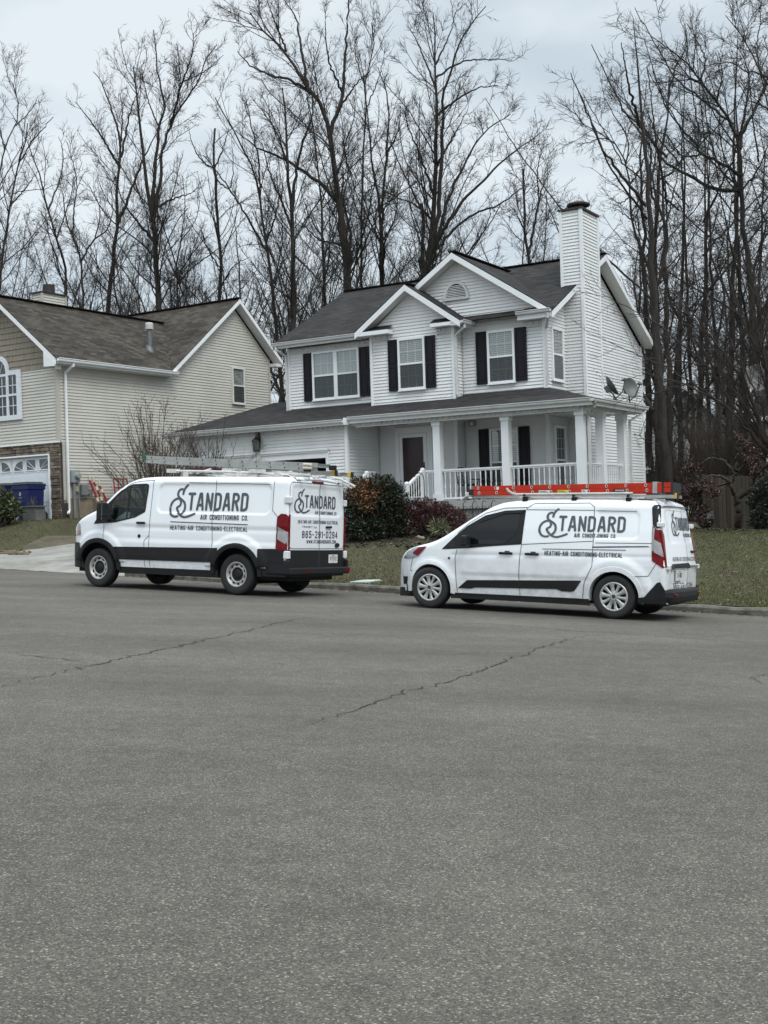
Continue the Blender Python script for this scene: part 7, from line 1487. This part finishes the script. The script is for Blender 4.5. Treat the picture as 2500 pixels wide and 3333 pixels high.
tree_px('bare tree leaning left beside the white house with one long straight limb', 59, [([(290, 1508), (275, 1350), (245, 1150), (220, 980), (190, 830), (120, 700), (45, 560), (0, 480)], 26, 6), ([(258, 1230), (170, 1080), (90, 960), (0, 830), (-60, 760)], 14, 5), ([(220, 980), (215, 800), (180, 620), (150, 480)], 11, 4), ([(250, 1180), (310, 1000), (300, 850)], 10, 4)], B_, 9, 1.1)
tree_px('thick straight bare tree rising left of the white roof', 56, [([(385, 1508), (382, 1250), (376, 1000), (356, 800), (352, 600), (330, 430)], 44, 8), ([(385, 1010), (402, 830), (432, 700), (478, 560), (470, 380)], 18, 5), ([(380, 1150), (330, 1000), (270, 850), (230, 700)], 14, 4), ([(384, 1260), (450, 1320), (560, 1420)], 12, 4), ([(356, 800), (300, 640), (240, 560)], 11, 4)], B_, 10, 1.1)
tree_px('thin straight bare tree between thicker trunks left of the white ridge', 64, [([(540, 1508), (530, 1250), (520, 1000), (498, 780), (480, 600), (450, 480)], 22, 6), ([(520, 1000), (560, 880), (600, 800)], 8, 3), ([(525, 1150), (460, 1050), (420, 920)], 8, 3)], B_, 11)
tree_px('largest bare tree over the white roof leaning left with a tall right limb', 57, [([(650, 1420), (632, 1200), (610, 1000), (580, 800), (545, 600), (500, 480), (420, 380), (350, 250), (250, 170), (170, 60)], 60, 7), ([(562, 680), (600, 560), (625, 450), (640, 250), (655, 0), (660, -120)], 30, 5), ([(462, 420), (420, 200), (400, 100), (330, -20)], 22, 5), ([(500, 475), (380, 400), (260, 360), (170, 320), (110, 250)], 20, 5), ([(592, 980), (480, 870), (330, 780), (200, 720), (100, 640)], 20, 5), ([(655, 1380), (672, 1200), (650, 1070), (618, 960)], 20, 10), ([(600, 560), (690, 420), (760, 350)], 12, 4), ([(350, 250), (290, 100), (250, -20)], 11, 4), ([(625, 450), (560, 300), (540, 100)], 12, 4), ([(610, 1210), (500, 1180), (400, 1070)], 12, 4)], B_, 12, 1.25)
tree_px('slender tall bare tree right of the largest one', 60, [([(720, 1420), (716, 1200), (722, 1000), (726, 750), (740, 550), (735, 400), (780, 250), (768, 110)], 20, 5), ([(740, 550), (800, 400), (830, 280)], 9, 3), ([(722, 1000), (770, 930), (820, 860)], 8, 3), ([(735, 400), (690, 260), (700, 120)], 8, 3)], B_, 13, .9)
tree_px('twin trunked bare tree above the middle of the white roof', 58, [([(820, 1400), (812, 1150), (800, 950), (772, 800), (760, 650), (745, 520)], 36, 6), ([(845, 1400), (836, 1000), (842, 750), (852, 600), (840, 450), (800, 330)], 24, 5), ([(820, 1180), (760, 1080), (728, 1010)], 10, 4), ([(842, 750), (900, 640), (910, 520)], 9, 3), ([(960, 1390), (900, 1230), (840, 1140)], 16, 8)], B_, 14)
tree_px('big fan shaped bare tree spreading over the front gable', 55, [([(1045, 1340), (1060, 1150), (1075, 950), (1082, 750), (1086, 450), (1080, 200), (1070, 60)], 48, 6), ([(1075, 1300), (1100, 1130), (1106, 900), (1116, 600), (1122, 450), (1160, 350), (1190, 230), (1260, 120), (1330, 30)], 34, 5), ([(1112, 560), (1200, 480), (1300, 430), (1390, 420)], 13, 4), ([(1160, 350), (1250, 290), (1380, 290), (1460, 300)], 12, 4), ([(1070, 1290), (1180, 1060), (1300, 900), (1450, 760), (1600, 650)], 20, 5), ([(1090, 1270), (1250, 1080), (1400, 1000), (1540, 900)], 16, 5), ([(1075, 1200), (1130, 1000), (1230, 800), (1320, 650), (1450, 560)], 20, 5), ([(1062, 930), (1000, 750), (960, 650), (930, 550)], 14, 4), ([(1060, 1080), (1010, 1020), (930, 860), (870, 720), (840, 620)], 12, 4), ([(1108, 800), (1180, 660), (1240, 540)], 12, 4), ([(1086, 450), (1030, 300), (980, 180), (940, 120)], 11, 4), ([(1082, 300), (1150, 160), (1180, 60)], 10, 4)], B_, 15, 1.15)
tree_px('dead grey snag standing left of the fan shaped tree', 56, [([(1022, 1360), (1016, 1150), (1014, 1000)], 26, 20)], B_, 16, .15, .3)
tree_px('two stemmed bare tree with a broken spike left of the white chimney', 57, [([(1540, 1290), (1522, 1150), (1516, 950), (1512, 830)], 26, 12), ([(1535, 1270), (1570, 1100), (1600, 950), (1640, 850)], 16, 5), ([(1524, 1150), (1480, 1050), (1440, 1000)], 9, 3), ([(1600, 950), (1590, 800), (1620, 700)], 9, 3)], B_, 17, 1.2)
tree_px('tall straight bare tree right of the white chimney', 56, [([(880, 2212), (872, 1900), (876, 1500), (890, 1200), (912, 1000), (940, 850), (955, 650), (962, 500)], 58, 8), ([(950, 700), (872, 500), (842, 400), (800, 250)], 16, 5), ([(956, 640), (1000, 450), (1060, 330), (1080, 180)], 16, 5), ([(905, 1010), (830, 900), (740, 760), (650, 660), (560, 560)], 16, 5), ([(868, 1360), (838, 1200), (840, 1050), (820, 930), (700, 780), (600, 600)], 18, 5), ([(908, 1200), (980, 1150), (1050, 1040), (1130, 950)], 16, 5), ([(880, 1450), (960, 1380), (1040, 1300)], 12, 4), ([(876, 1700), (780, 1560), (720, 1400)], 10, 4)], C_, 18, 1.1)
tree_px('crooked dark bare tree whose trunk bends left beside the white chimney', 52, [([(860, 2100), (845, 1880), (800, 1680), (740, 1550), (712, 1430), (705, 1280), (700, 1200), (670, 1040), (600, 930), (550, 880), (480, 860), (380, 800), (330, 710)], 34, 6), ([(708, 1190), (780, 1090), (815, 960), (790, 800), (690, 680), (620, 600)], 18, 5), ([(668, 1030), (690, 960), (680, 880), (590, 740), (530, 600), (520, 520)], 14, 4), ([(705, 1290), (640, 1330), (560, 1290)], 9, 3), ([(600, 930), (520, 900), (440, 930), (360, 940)], 9, 3), ([(715, 1430), (640, 1380), (590, 1360)], 9, 3)], C_, 19, .95, up=.3)
tree_px('large dark tree at the right edge with limbs sweeping up to the left', 47, [([(1520, 2212), (1490, 1800), (1450, 1400), (1432, 1100), (1425, 950), (1395, 850), (1330, 740), (1250, 640), (1170, 520), (1130, 430), (1030, 390), (950, 310), (850, 240)], 64, 7), ([(1450, 1150), (1300, 1060), (1180, 1010), (1120, 930), (1000, 790), (950, 690), (880, 560)], 30, 5), ([(1440, 1280), (1300, 1260), (1130, 1170), (1000, 1100), (910, 1030), (830, 880), (700, 700), (640, 560)], 26, 5), ([(1428, 1000), (1440, 850), (1480, 600), (1470, 420), (1400, 300)], 22, 5), ([(1170, 520), (1200, 380), (1140, 260), (1080, 160)], 14, 4), ([(1395, 850), (1520, 700), (1600, 520)], 18, 5), ([(1250, 640), (1300, 480), (1280, 330)], 12, 4), ([(1180, 1010), (1050, 1020), (940, 880), (800, 860)], 13, 4)], C_, 20, 1.25, up=.3, jit=2)
tree_px('bare tree reaching in from the top right corner with near level limbs', 45, [([(1900, 2100), (1850, 1500), (1800, 1000), (1740, 760), (1640, 600), (1550, 460), (1480, 300), (1400, 180), (1330, 100)], 60, 6), ([(1700, 560), (1609, 460), (1450, 460), (1380, 410), (1230, 420)], 20, 5), ([(1550, 460), (1530, 300), (1560, 120), (1540, 0)], 16, 4), ([(1740, 760), (1620, 700), (1500, 660), (1440, 680)], 14, 4), ([(1640, 600), (1700, 400), (1680, 150)], 20, 5)], C_, 21, 1.2, up=.25, jit=2)

# further trees: a few kinds grown once, then copied
def kind(seed, H, spread, r, nst=4, dens=.85, up=.5):
    rng = np.random.default_rng(seed); st = []; top = np.array([rng.normal(0, .6), rng.normal(0, .6), H*.86]); n = 7; tr = [(top*i/n + np.r_[rng.normal(0, .12*i/n*3, 2), 0]).tolist() for i in range(n+1)]; st.append((tr, r, r*.18))
    for i in range(nst):
        t = rng.uniform(.35, .8); p = np.array(tr[int(t*n)]); a = rng.uniform(0, 2*pi); L = (H-p[2])*rng.uniform(.6, 1.05); d = np.array([cos(a)*spread, sin(a)*spread, 1.]); st.append(([(p+d*L*k/4*np.array([1-.12*k/4, 1-.12*k/4, .8+.05*k])).tolist() for k in range(5)], r*(1-t)*.6+.015, .012))
    return st, rng
KINDS = [(31, 19, .55, .18, 4), (32, 23, .45, .19, 4), (33, 16, .8, .15, 5), (34, 21, .5, .15, 4), (35, 12, .8, .08, 5), (36, 18, .8, .13, 2), (37, 15, .9, .11, 2)]
KL = ['slim bare tree', 'tall narrow bare tree', 'low spreading bare tree', 'upright bare tree', 'young twiggy bare tree', 'spindly bare woodland tree', 'short spindly bare tree']
protos = []
for i, (sd, H, sp, r, ns) in enumerate(KINDS):
    st, rng = kind(sd, H, sp, r, ns); protos.append(grow('bare_tree', KL[i]+' far behind the houses', st, rng, (0, 0, 0), 'bare trees behind the houses', LV(.95, 1.0, .5) if i < 5 else LVW())[0])
rr = random.Random(77); used = [0]*7
spots = []
for i in range(22): px = -110+i*87+rr.uniform(-30, 30); spots.append((px, rr.uniform(66, 88), rr.choice((0, 1, 2, 2, 3, 4)), rr.uniform(.75, 1.0)))
for i in range(7): px = 1990+i*78+rr.uniform(-20, 20); spots.append((px, rr.uniform(56, 80), rr.choice((0, 5, 5, 6)), rr.uniform(.85, 1.1)))
for i in range(11): px = 2095+i*40+rr.uniform(-14, 14); spots.append((px, rr.uniform(46, 62), rr.choice((5, 6, 6)), rr.uniform(.8, 1.15)))
RIGHT = 'bare woodland trees right of the white house'
spots.sort()
WHERE = ['behind the left part of the beige roof', 'behind the right part of the beige roof', 'between the two houses', 'behind the left slope of the white roof', 'behind the front gables of the white house', 'behind the white chimney', 'in the woods right of the white house', 'in the woods above the board fence']
def where(px): return WHERE[0] if px < 350 else WHERE[1] if px < 760 else WHERE[2] if px < 960 else WHERE[3] if px < 1300 else WHERE[4] if px < 1650 else WHERE[5] if px < 1960 else WHERE[6] if px < 2250 else WHERE[7]
for px, Y, k, s in spots:
    p = at(px, 1600, Y); z = zground(p.x, p.y)-.1
    o = protos[k] if not used[k] else copy_tree(protos[k]); used[k] = 1
    o.location = (p.x, p.y, z); o.rotation_euler = (0, 0, rr.uniform(0, 6.28)); o.scale = (s, s, s*rr.uniform(.92, 1.08)); o['label'] = KL[k]+' '+where(px); o['group'] = KL[k]+'s '+where(px)
for k in range(7):
    if not used[k]:
        for o in list(protos[k].children)+[protos[k]]: bpy.data.objects.remove(o)
# straight woodland trunks at the right, beside the white house
for i, (px0, px1, wd, Y) in enumerate([(2137, 2178, 36, 44), (2176, 2186, 26, 47), (2214, 2212, 20, 50), (2246, 2258, 14, 52), (2284, 2272, 24, 49), (2330, 2342, 18, 52), (2378, 2366, 26, 50), (2420, 2436, 22, 54), (2462, 2450, 20, 51), (2108, 2116, 26, 53), (2300, 2316, 15, 56)]):
    a = at(px1, 1600, Y); g = zground(a.x, a.y)-.2; b = at(px0, 1150, Y); c = at(lerp(px0, px1, -1.2)+(-1)**i*14, 500, Y); d = at(lerp(px0, px1, -1.6)-(-1)**i*10, 60+67*(i*5 % 7), Y); rad = wd*Y/FPX/2; rng = np.random.default_rng(200+i)
    st = [([(a.x, a.y, g), tuple(a), tuple(b), tuple(c), tuple(d)], rad, .012)]
    for q in range(2):
        t = rng.uniform(.35, .85); p0 = np.array(b)*(1-t)+np.array(d)*t; an = rng.uniform(0, 6.28); L = rng.uniform(2, 5); st.append(([p0.tolist(), (p0+np.array([cos(an)*L*.5, sin(an)*L*.5, L*.5])).tolist(), (p0+np.array([cos(an)*L*.85, sin(an)*L*.85, L*1.2])).tolist()], rad*.3, .015))
    lab = ['thickest grey woodland trunk just right of the white house', 'dark trunk touching the thickest trunk on its right', 'medium dark trunk above the mossy fence', 'thin trunk above the left end of the maple crown', 'straight trunk over the middle of the maple crown', 'leaning thin trunk over the maple crown', 'stout dark trunk above the board fence', 'trunk leaning right above the board fence', 'trunk beside the roof of the right edge house', 'dark trunk hugging the back corner of the white house', 'thinnest far trunk in the right hand woods'][i]
    lv = LVW(); lv[0]['dens'] = 1.5; grow('bare_tree', lab, st, rng, (a.x, a.y, g), RIGHT, lv)

# ---- near trees at the right
def branchy(name, label, base, stems, lv, seed, cat='tree', bark=None, twig=None, group=None, parts=('trunk', 'crown')):
    return grow(name, label, stems, np.random.default_rng(seed), base, group, lv, cat, bark, twig, kind_parts=parts)
redbark = mat('reddish_bark', (.024, .017, .014), .85, .35, 6, bump=.5, bscale=20, col2=(.048, .034, .027))
def leaves_at(P, n, rng, size, spread, name, m, parent, droop=.3, asp=.45):
    "leaf blades clustered on the points P"
    i = rng.integers(0, len(P), n); c = P[i]+rng.normal(0, spread, (n, 3)); d = unit(rng.normal(size=(n, 3))+np.array([0, 0, -droop])); s = unit(np.cross(d, rng.normal(size=(n, 3)))); L = size*rng.uniform(.6, 1.35, (n, 1)); W_ = L*asp
    V = np.stack([c, c+d*L*.5+s*W_*.5, c+d*L, c+d*L*.5-s*W_*.5], 1).reshape(-1, 3); return npmesh(name, V, np.arange(n*4).reshape(-1, 4), m, parent)
base = at(2585, 1640, 30); base.z = zground(base.x, base.y); st = []; rng = np.random.default_rng(5)
for pts, w0 in (([(2585, 1640), (2520, 1500), (2440, 1400), (2350, 1310), (2230, 1250), (2080, 1210)], 26), ([(2580, 1600), (2500, 1440), (2430, 1250), (2380, 1100), (2330, 980)], 30), ([(2590, 1600), (2530, 1400), (2490, 1200), (2470, 1000), (2440, 820)], 30), ([(2585, 1620), (2480, 1460), (2400, 1350), (2300, 1290), (2200, 1265)], 18), ([(2440, 1400), (2300, 1190), (2150, 1060), (1990, 970), (1890, 950)], 13), ([(2350, 1310), (2180, 1200), (2020, 1130), (1930, 1090)], 10), ([(2430, 1250), (2300, 1080), (2200, 950), (2150, 840)], 14), ([(2590, 1500), (2560, 1200), (2550, 950)], 24), ([(2490, 1200), (2400, 1000), (2360, 860)], 13), ([(2230, 1250), (2100, 1290), (2000, 1300)], 7), ([(2300, 1190), (2180, 1170), (2060, 1160)], 8)):
    dY = rng.normal(0, .7); st.append(([tuple(at(x, y, 30+dY*i/len(pts))) for i, (x, y) in enumerate(pts)], w0*.62*30/FPX/2, .004))
for q in range(22):      # the many thin stems of the fan
    ex, ey = rng.uniform(2180, 2530), rng.uniform(620, 1250); k = (2560-ex)/400; dY = rng.normal(0, .9); st.append(([tuple(at(lerp(2588, ex, t)+25*k*sin(t*3), lerp(1640, ey, t**.9), 30+dY*t)) for t in (0, .2, .4, .6, .8, 1)], rng.uniform(6, 11)*30/FPX/2, .004))
lv = LV(1., .8, .15); lv[0].update(dens=3.2, lmax=1.8, rmin=.006, tmin=.2, rf=.006); lv[1].update(dens=4.5, lmax=.9, lmin=.2, rmin=.004); lv[2].update(dens=5, lmax=.4, lmin=.1, rmin=.0028)
t, lev = branchy('crape_myrtle', 'near multi-stemmed bare crape myrtle with seed heads reaching in from the right edge', tuple(base), st, lv, 61, bark=redbark, twig=mat('myrtle_twig', (.026, .019, .016), .9, .3, 3))
tips = lev[2][0][:, -1]; sel = tips[np.random.default_rng(3).random(len(tips)) < .10]
leaves_at(sel, 2200, np.random.default_rng(4), .022, .05, 'seed_head', mat('seed_head', (.03, .024, .018), .9, .3, 8), t, asp=.9)
base = at(2404, 1702, 35.5); base.z = zground(base.x, base.y)-.05; st = []
for pts, w0, w1 in (([(2404, 1712), (2402, 1660), (2398, 1620), (2384, 1596), (2380, 1570), (2392, 1545)], 25, 14), ([(2400, 1625), (2418, 1610), (2440, 1602), (2446, 1580), (2462, 1545), (2500, 1510)], 16, 7), ([(2382, 1580), (2350, 1555), (2310, 1545), (2270, 1580), (2250, 1620)], 10, 3), ([(2392, 1545), (2360, 1500), (2310, 1490), (2270, 1520)], 11, 3), ([(2392, 1545), (2400, 1480), (2420, 1440)], 11, 4), ([(2440, 1602), (2470, 1570), (2520, 1560)], 8, 3), ([(2380, 1570), (2340, 1580), (2300, 1640), (2285, 1690)], 7, 2), ([(2392, 1545), (2440, 1500), (2480, 1470)], 9, 3)):
    dY = rng.normal(0, .5); st.append(([tuple(at(x, y, 35.5+dY*i/len(pts))) for i, (x, y) in enumerate(pts)], w0*35.5/FPX/2, w1*35.5/FPX/2*.6))
lv = LV(1., .8, -.1); lv[0].update(dens=3.0, lmax=1.1, rmin=.008, tmin=.4, wob=.25); lv[1].update(dens=6., lmax=.6, lmin=.2, rmin=.005, wob=.25); lv[2].update(dens=7, lmax=.3, lmin=.1, rmin=.003)
t, lev = branchy('japanese_maple', 'twisted japanese maple with clinging red brown leaves in front of the board fence', tuple(base), st, lv, 62, bark=mat('grey_bark', (.034, .027, .020), .9, .35, 6, bump=.8, bscale=20), twig=twigm)
leaves_at(lev[2][0].reshape(-1, 3), 11000, np.random.default_rng(6), .075, .07, 'leaves', mat('withered_leaf', (1, 1, 1), .8, .2, 3, island=[(0, (.018, .010, .009)), (.6, (.045, .022, .018)), (.9, (.085, .045, .036)), (1, (.20, .13, .11))]), t, droop=.8, asp=.5)

# ---- shrubs
def shrub(name, label, blobs, n, size, m, seed, asp=.45, group=None, droop=-.25, stem=None, cat='shrub', extra=None):
    "leaf blades packed through overlapping ellipsoid clumps ((x, y, z), (rx, ry, rz)); real stems inside"
    rng = np.random.default_rng(seed); c0 = blobs[0][0]; base = np.array((c0[0], c0[1], zground(c0[0], c0[1]))); root = tag(empty(name, loc=tuple(base)), label, cat, group); w_ = np.array([b[1][0]*b[1][1]*b[1][2] for b in blobs])**.7; k = rng.choice(len(blobs), n, p=w_/w_.sum())
    C = np.array([b[0] for b in blobs])[k]; R = np.array([b[1] for b in blobs])[k]; d = unit(rng.normal(size=(n, 3))); rad = rng.uniform(.45, 1., (n, 1))**.5*(1+.10*np.sin(d[:, :1]*7+k[:, None])+.09*np.sin(d[:, 1:2]*11+2*k[:, None])+.07*np.sin(d[:, 2:]*9)); c = C+d*R*rad; ok = c[:, 2] > np.array([zground(x, y) for x, y, _ in c])+.03; c = c[ok]; d = d[ok]; q = len(c)
    dr = unit(d*.9+rng.normal(0, .7, (q, 3))+np.array([0, 0, -droop])); s = unit(np.cross(dr, rng.normal(size=(q, 3)))); L = size*rng.uniform(.6, 1.3, (q, 1)); W_ = L*asp; nn = np.cross(dr, s); V = np.stack([c, c+dr*L*.5+s*W_*.5+nn*L*.05, c+dr*L, c+dr*L*.5-s*W_*.5+nn*L*.05], 1).reshape(-1, 3)-base; npmesh('foliage', V, np.arange(q*4).reshape(-1, 4), m, root)
    st = MB(); r2 = random.Random(seed)
    for b in blobs:
        for i in range(7): st.tube([(c0[0]-base[0]+r2.uniform(-.15, .15), c0[1]-base[1]+r2.uniform(-.15, .15), -.05), (lerp(c0[0], b[0][0], .6)-base[0]+r2.uniform(-.2, .2), lerp(c0[1], b[0][1], .6)-base[1]+r2.uniform(-.2, .2), (b[0][2]-base[2])*.55), (b[0][0]-base[0]+r2.uniform(-.7, .7)*b[1][0], b[0][1]-base[1]+r2.uniform(-.7, .7)*b[1][1], b[0][2]-base[2]+r2.uniform(-.2, .75)*b[1][2])], [.022, .014, .006], 5)
    st.build('stem', stem or twigm, root); return root, base
hollyl = mat('holly_leaf', (1, 1, 1), .5, .15, 2.5, island=[(0, (.005, .008, .004)), (.5, (.011, .018, .007)), (.85, (.022, .031, .013)), (1, (.05, .06, .03))])
def pb(px, py, Y, rx, ry, rz): p = at(px, py, Y); return ((p.x, p.y, p.z), (rx, ry, rz))
h, hb = shrub('holly_bush', 'large dark green holly bush beside the porch steps with a browned top', [pb(1215, 1660, 33.6, .62, .6, .75), pb(1160, 1665, 33.8, .50, .55, .72), pb(1265, 1645, 33.8, .52, .55, .72), pb(1230, 1590, 33.7, .40, .45, .34), pb(1170, 1600, 33.9, .34, .4, .38), pb(1290, 1690, 33.7, .34, .45, .48), pb(1262, 1605, 33.9, .38, .4, .40), pb(1140, 1690, 33.6, .34, .5, .5), pb(1185, 1720, 33.3, .6, .5, .3)], 30000, .075, hollyl, 71)
rng = np.random.default_rng(72); n = 1500; cc_ = np.array([at(1185, 1592, 33.55), at(1160, 1605, 33.5), at(1205, 1615, 33.35), at(1195, 1640, 33.2), at(1225, 1600, 33.5)])[rng.integers(0, 5, n)]; P_ = cc_+rng.normal(0, 1, (n, 3))*np.array([.13, .14, .13])-hb
leaves_at(P_, 2400, rng, .075, .03, 'dead_foliage', mat('browned_leaf', (1, 1, 1), .7, .15, 2.5, island=[(0, (.07, .025, .008)), (.6, (.16, .06, .018)), (1, (.26, .12, .04))]), h, droop=.2)
nand = mat('nandina_leaf', (1, 1, 1), .5, .15, 2.5, island=[(0, (.018, .005, .006)), (.45, (.045, .009, .011)), (.8, (.085, .017, .019)), (1, (.07, .035, .02))])
shrub('nandina_bush', 'dark red leaved nandina bush in front of the porch skirt', [pb(1410, 1690, 33.8, .52, .5, .38), pb(1360, 1680, 33.9, .36, .4, .42), pb(1460, 1690, 34, .46, .45, .36), pb(1395, 1650, 33.9, .30, .35, .24), pb(1490, 1705, 33.8, .30, .4, .34), pb(1345, 1655, 34, .22, .3, .22), pb(1440, 1655, 34, .28, .3, .18), pb(1325, 1690, 33.8, .25, .35, .4)], 12000, .07, nand, 73, asp=.32, droop=-.1)
shrub('strappy_plant', 'small pale green strappy plant under the red bush', [pb(1440, 1725, 33.0, .20, .2, .14), pb(1425, 1715, 33.1, .16, .2, .16)], 420, .20, mat('strap_leaf', (1, 1, 1), .6, .15, 3, island=[(0, (.05, .065, .022)), (.7, (.11, .12, .05)), (1, (.24, .22, .12))]), 74, asp=.09, droop=.1, cat='plant')
shrub('leafy_shrub', 'glossy leaved green shrub at the left edge before the blue bins', [pb(8, 1662, 37.5, .36, .4, .30), pb(36, 1650, 37.5, .24, .3, .26), pb(-40, 1650, 37.6, .5, .5, .4), pb(52, 1668, 37.4, .17, .25, .16), pb(14, 1618, 37.6, .24, .3, .22)], 3000, .13, mat('laurel_leaf', (1, 1, 1), .35, .15, 2.5, island=[(0, (.018, .026, .012)), (.5, (.040, .058, .022)), (.85, (.08, .095, .040)), (1, (.19, .18, .09))]), 75, asp=.38)
shrub('evergreen_bush', 'dark evergreen bush leaning at the right edge before the fence', [pb(2490, 1650, 34.2, .42, .5, .62), pb(2520, 1600, 34.3, .5, .5, .6), pb(2475, 1690, 34.0, .30, .4, .26), pb(2470, 1625, 34.2, .24, .3, .24), pb(2510, 1700, 33.9, .5, .5, .3)], 9000, .09, mat('evergreen_leaf', (1, 1, 1), .4, .15, 2.5, island=[(0, (.005, .008, .005)), (.6, (.012, .017, .009)), (1, (.032, .040, .022))]), 76, asp=.35)
rng = np.random.default_rng(9)
def bare_bush(label, px, py, Y, spread, Ht, n, seed, grp='bare bushes between the houses'):
    p = at(px, py, Y); p.z = zground(p.x, p.y); rng = np.random.default_rng(seed); st = []
    for i in range(n):
        a = rng.uniform(0, 2*pi); s = rng.uniform(.15, 1)*spread; h = Ht*rng.uniform(.65, 1.05)*(1-.25*(s/spread)**2); b = np.array([p.x+rng.normal(0, .14), p.y+rng.normal(0, .14), p.z]); q = [b+np.array([cos(a)*s*t**1.35, sin(a)*s*t**1.35, h*t]) for t in (0, .25, .5, .75, 1)]; st.append(([v.tolist() for v in q], rng.uniform(.014, .026), .005))
    lv = [dict(dens=4.2, tmin=.25, ang=32, lf=.36, lmin=.3, lmax=1.2, nseg=5, wob=.14, up=.3, rf=.007, rmin=.005, k=4), dict(dens=7, tmin=.15, ang=34, lf=.45, lmin=.12, lmax=.42, nseg=4, wob=.15, up=.3, rf=.009, rmin=.004, k=3)]
    return branchy('bare_bush', label, tuple(p), st, lv, seed+1, 'shrub', mat('bush_bark', (.055, .043, .034), .9, .3, 8), mat('bush_twig', (.065, .052, .041), .9, .3, 5), grp, parts=('stems', 'twigs'))
bare_bush('bare bush with thin upright twigs against the beige wall', 510, 1690, 38.5, 2.3, 3.9, 52, 81); bare_bush('denser bare bush with dark leaning twigs before the white garage', 680, 1690, 37.3, 2.0, 3.35, 52, 83)
for i, (px, Y, sp, H, lab) in enumerate([(2112, 50, 1.3, 2.6, 'tangled bare undergrowth beside the back corner of the white house'), (2200, 47, 1.6, 3.2, 'tangled bare undergrowth at the foot of the mossy fence'), (2262, 45, 1.8, 4.2, 'tall tangled undergrowth left of the maple'), (2345, 44, 2.0, 4.6, 'tall tangled undergrowth showing above the middle of the board fence'), (2430, 45, 2.0, 4.4, 'tall tangled undergrowth over the right end of the board fence')]):
    bare_bush(lab, px, 1650, Y, sp, H, 44, 300+2*i, 'tangled undergrowth in the right hand woods')
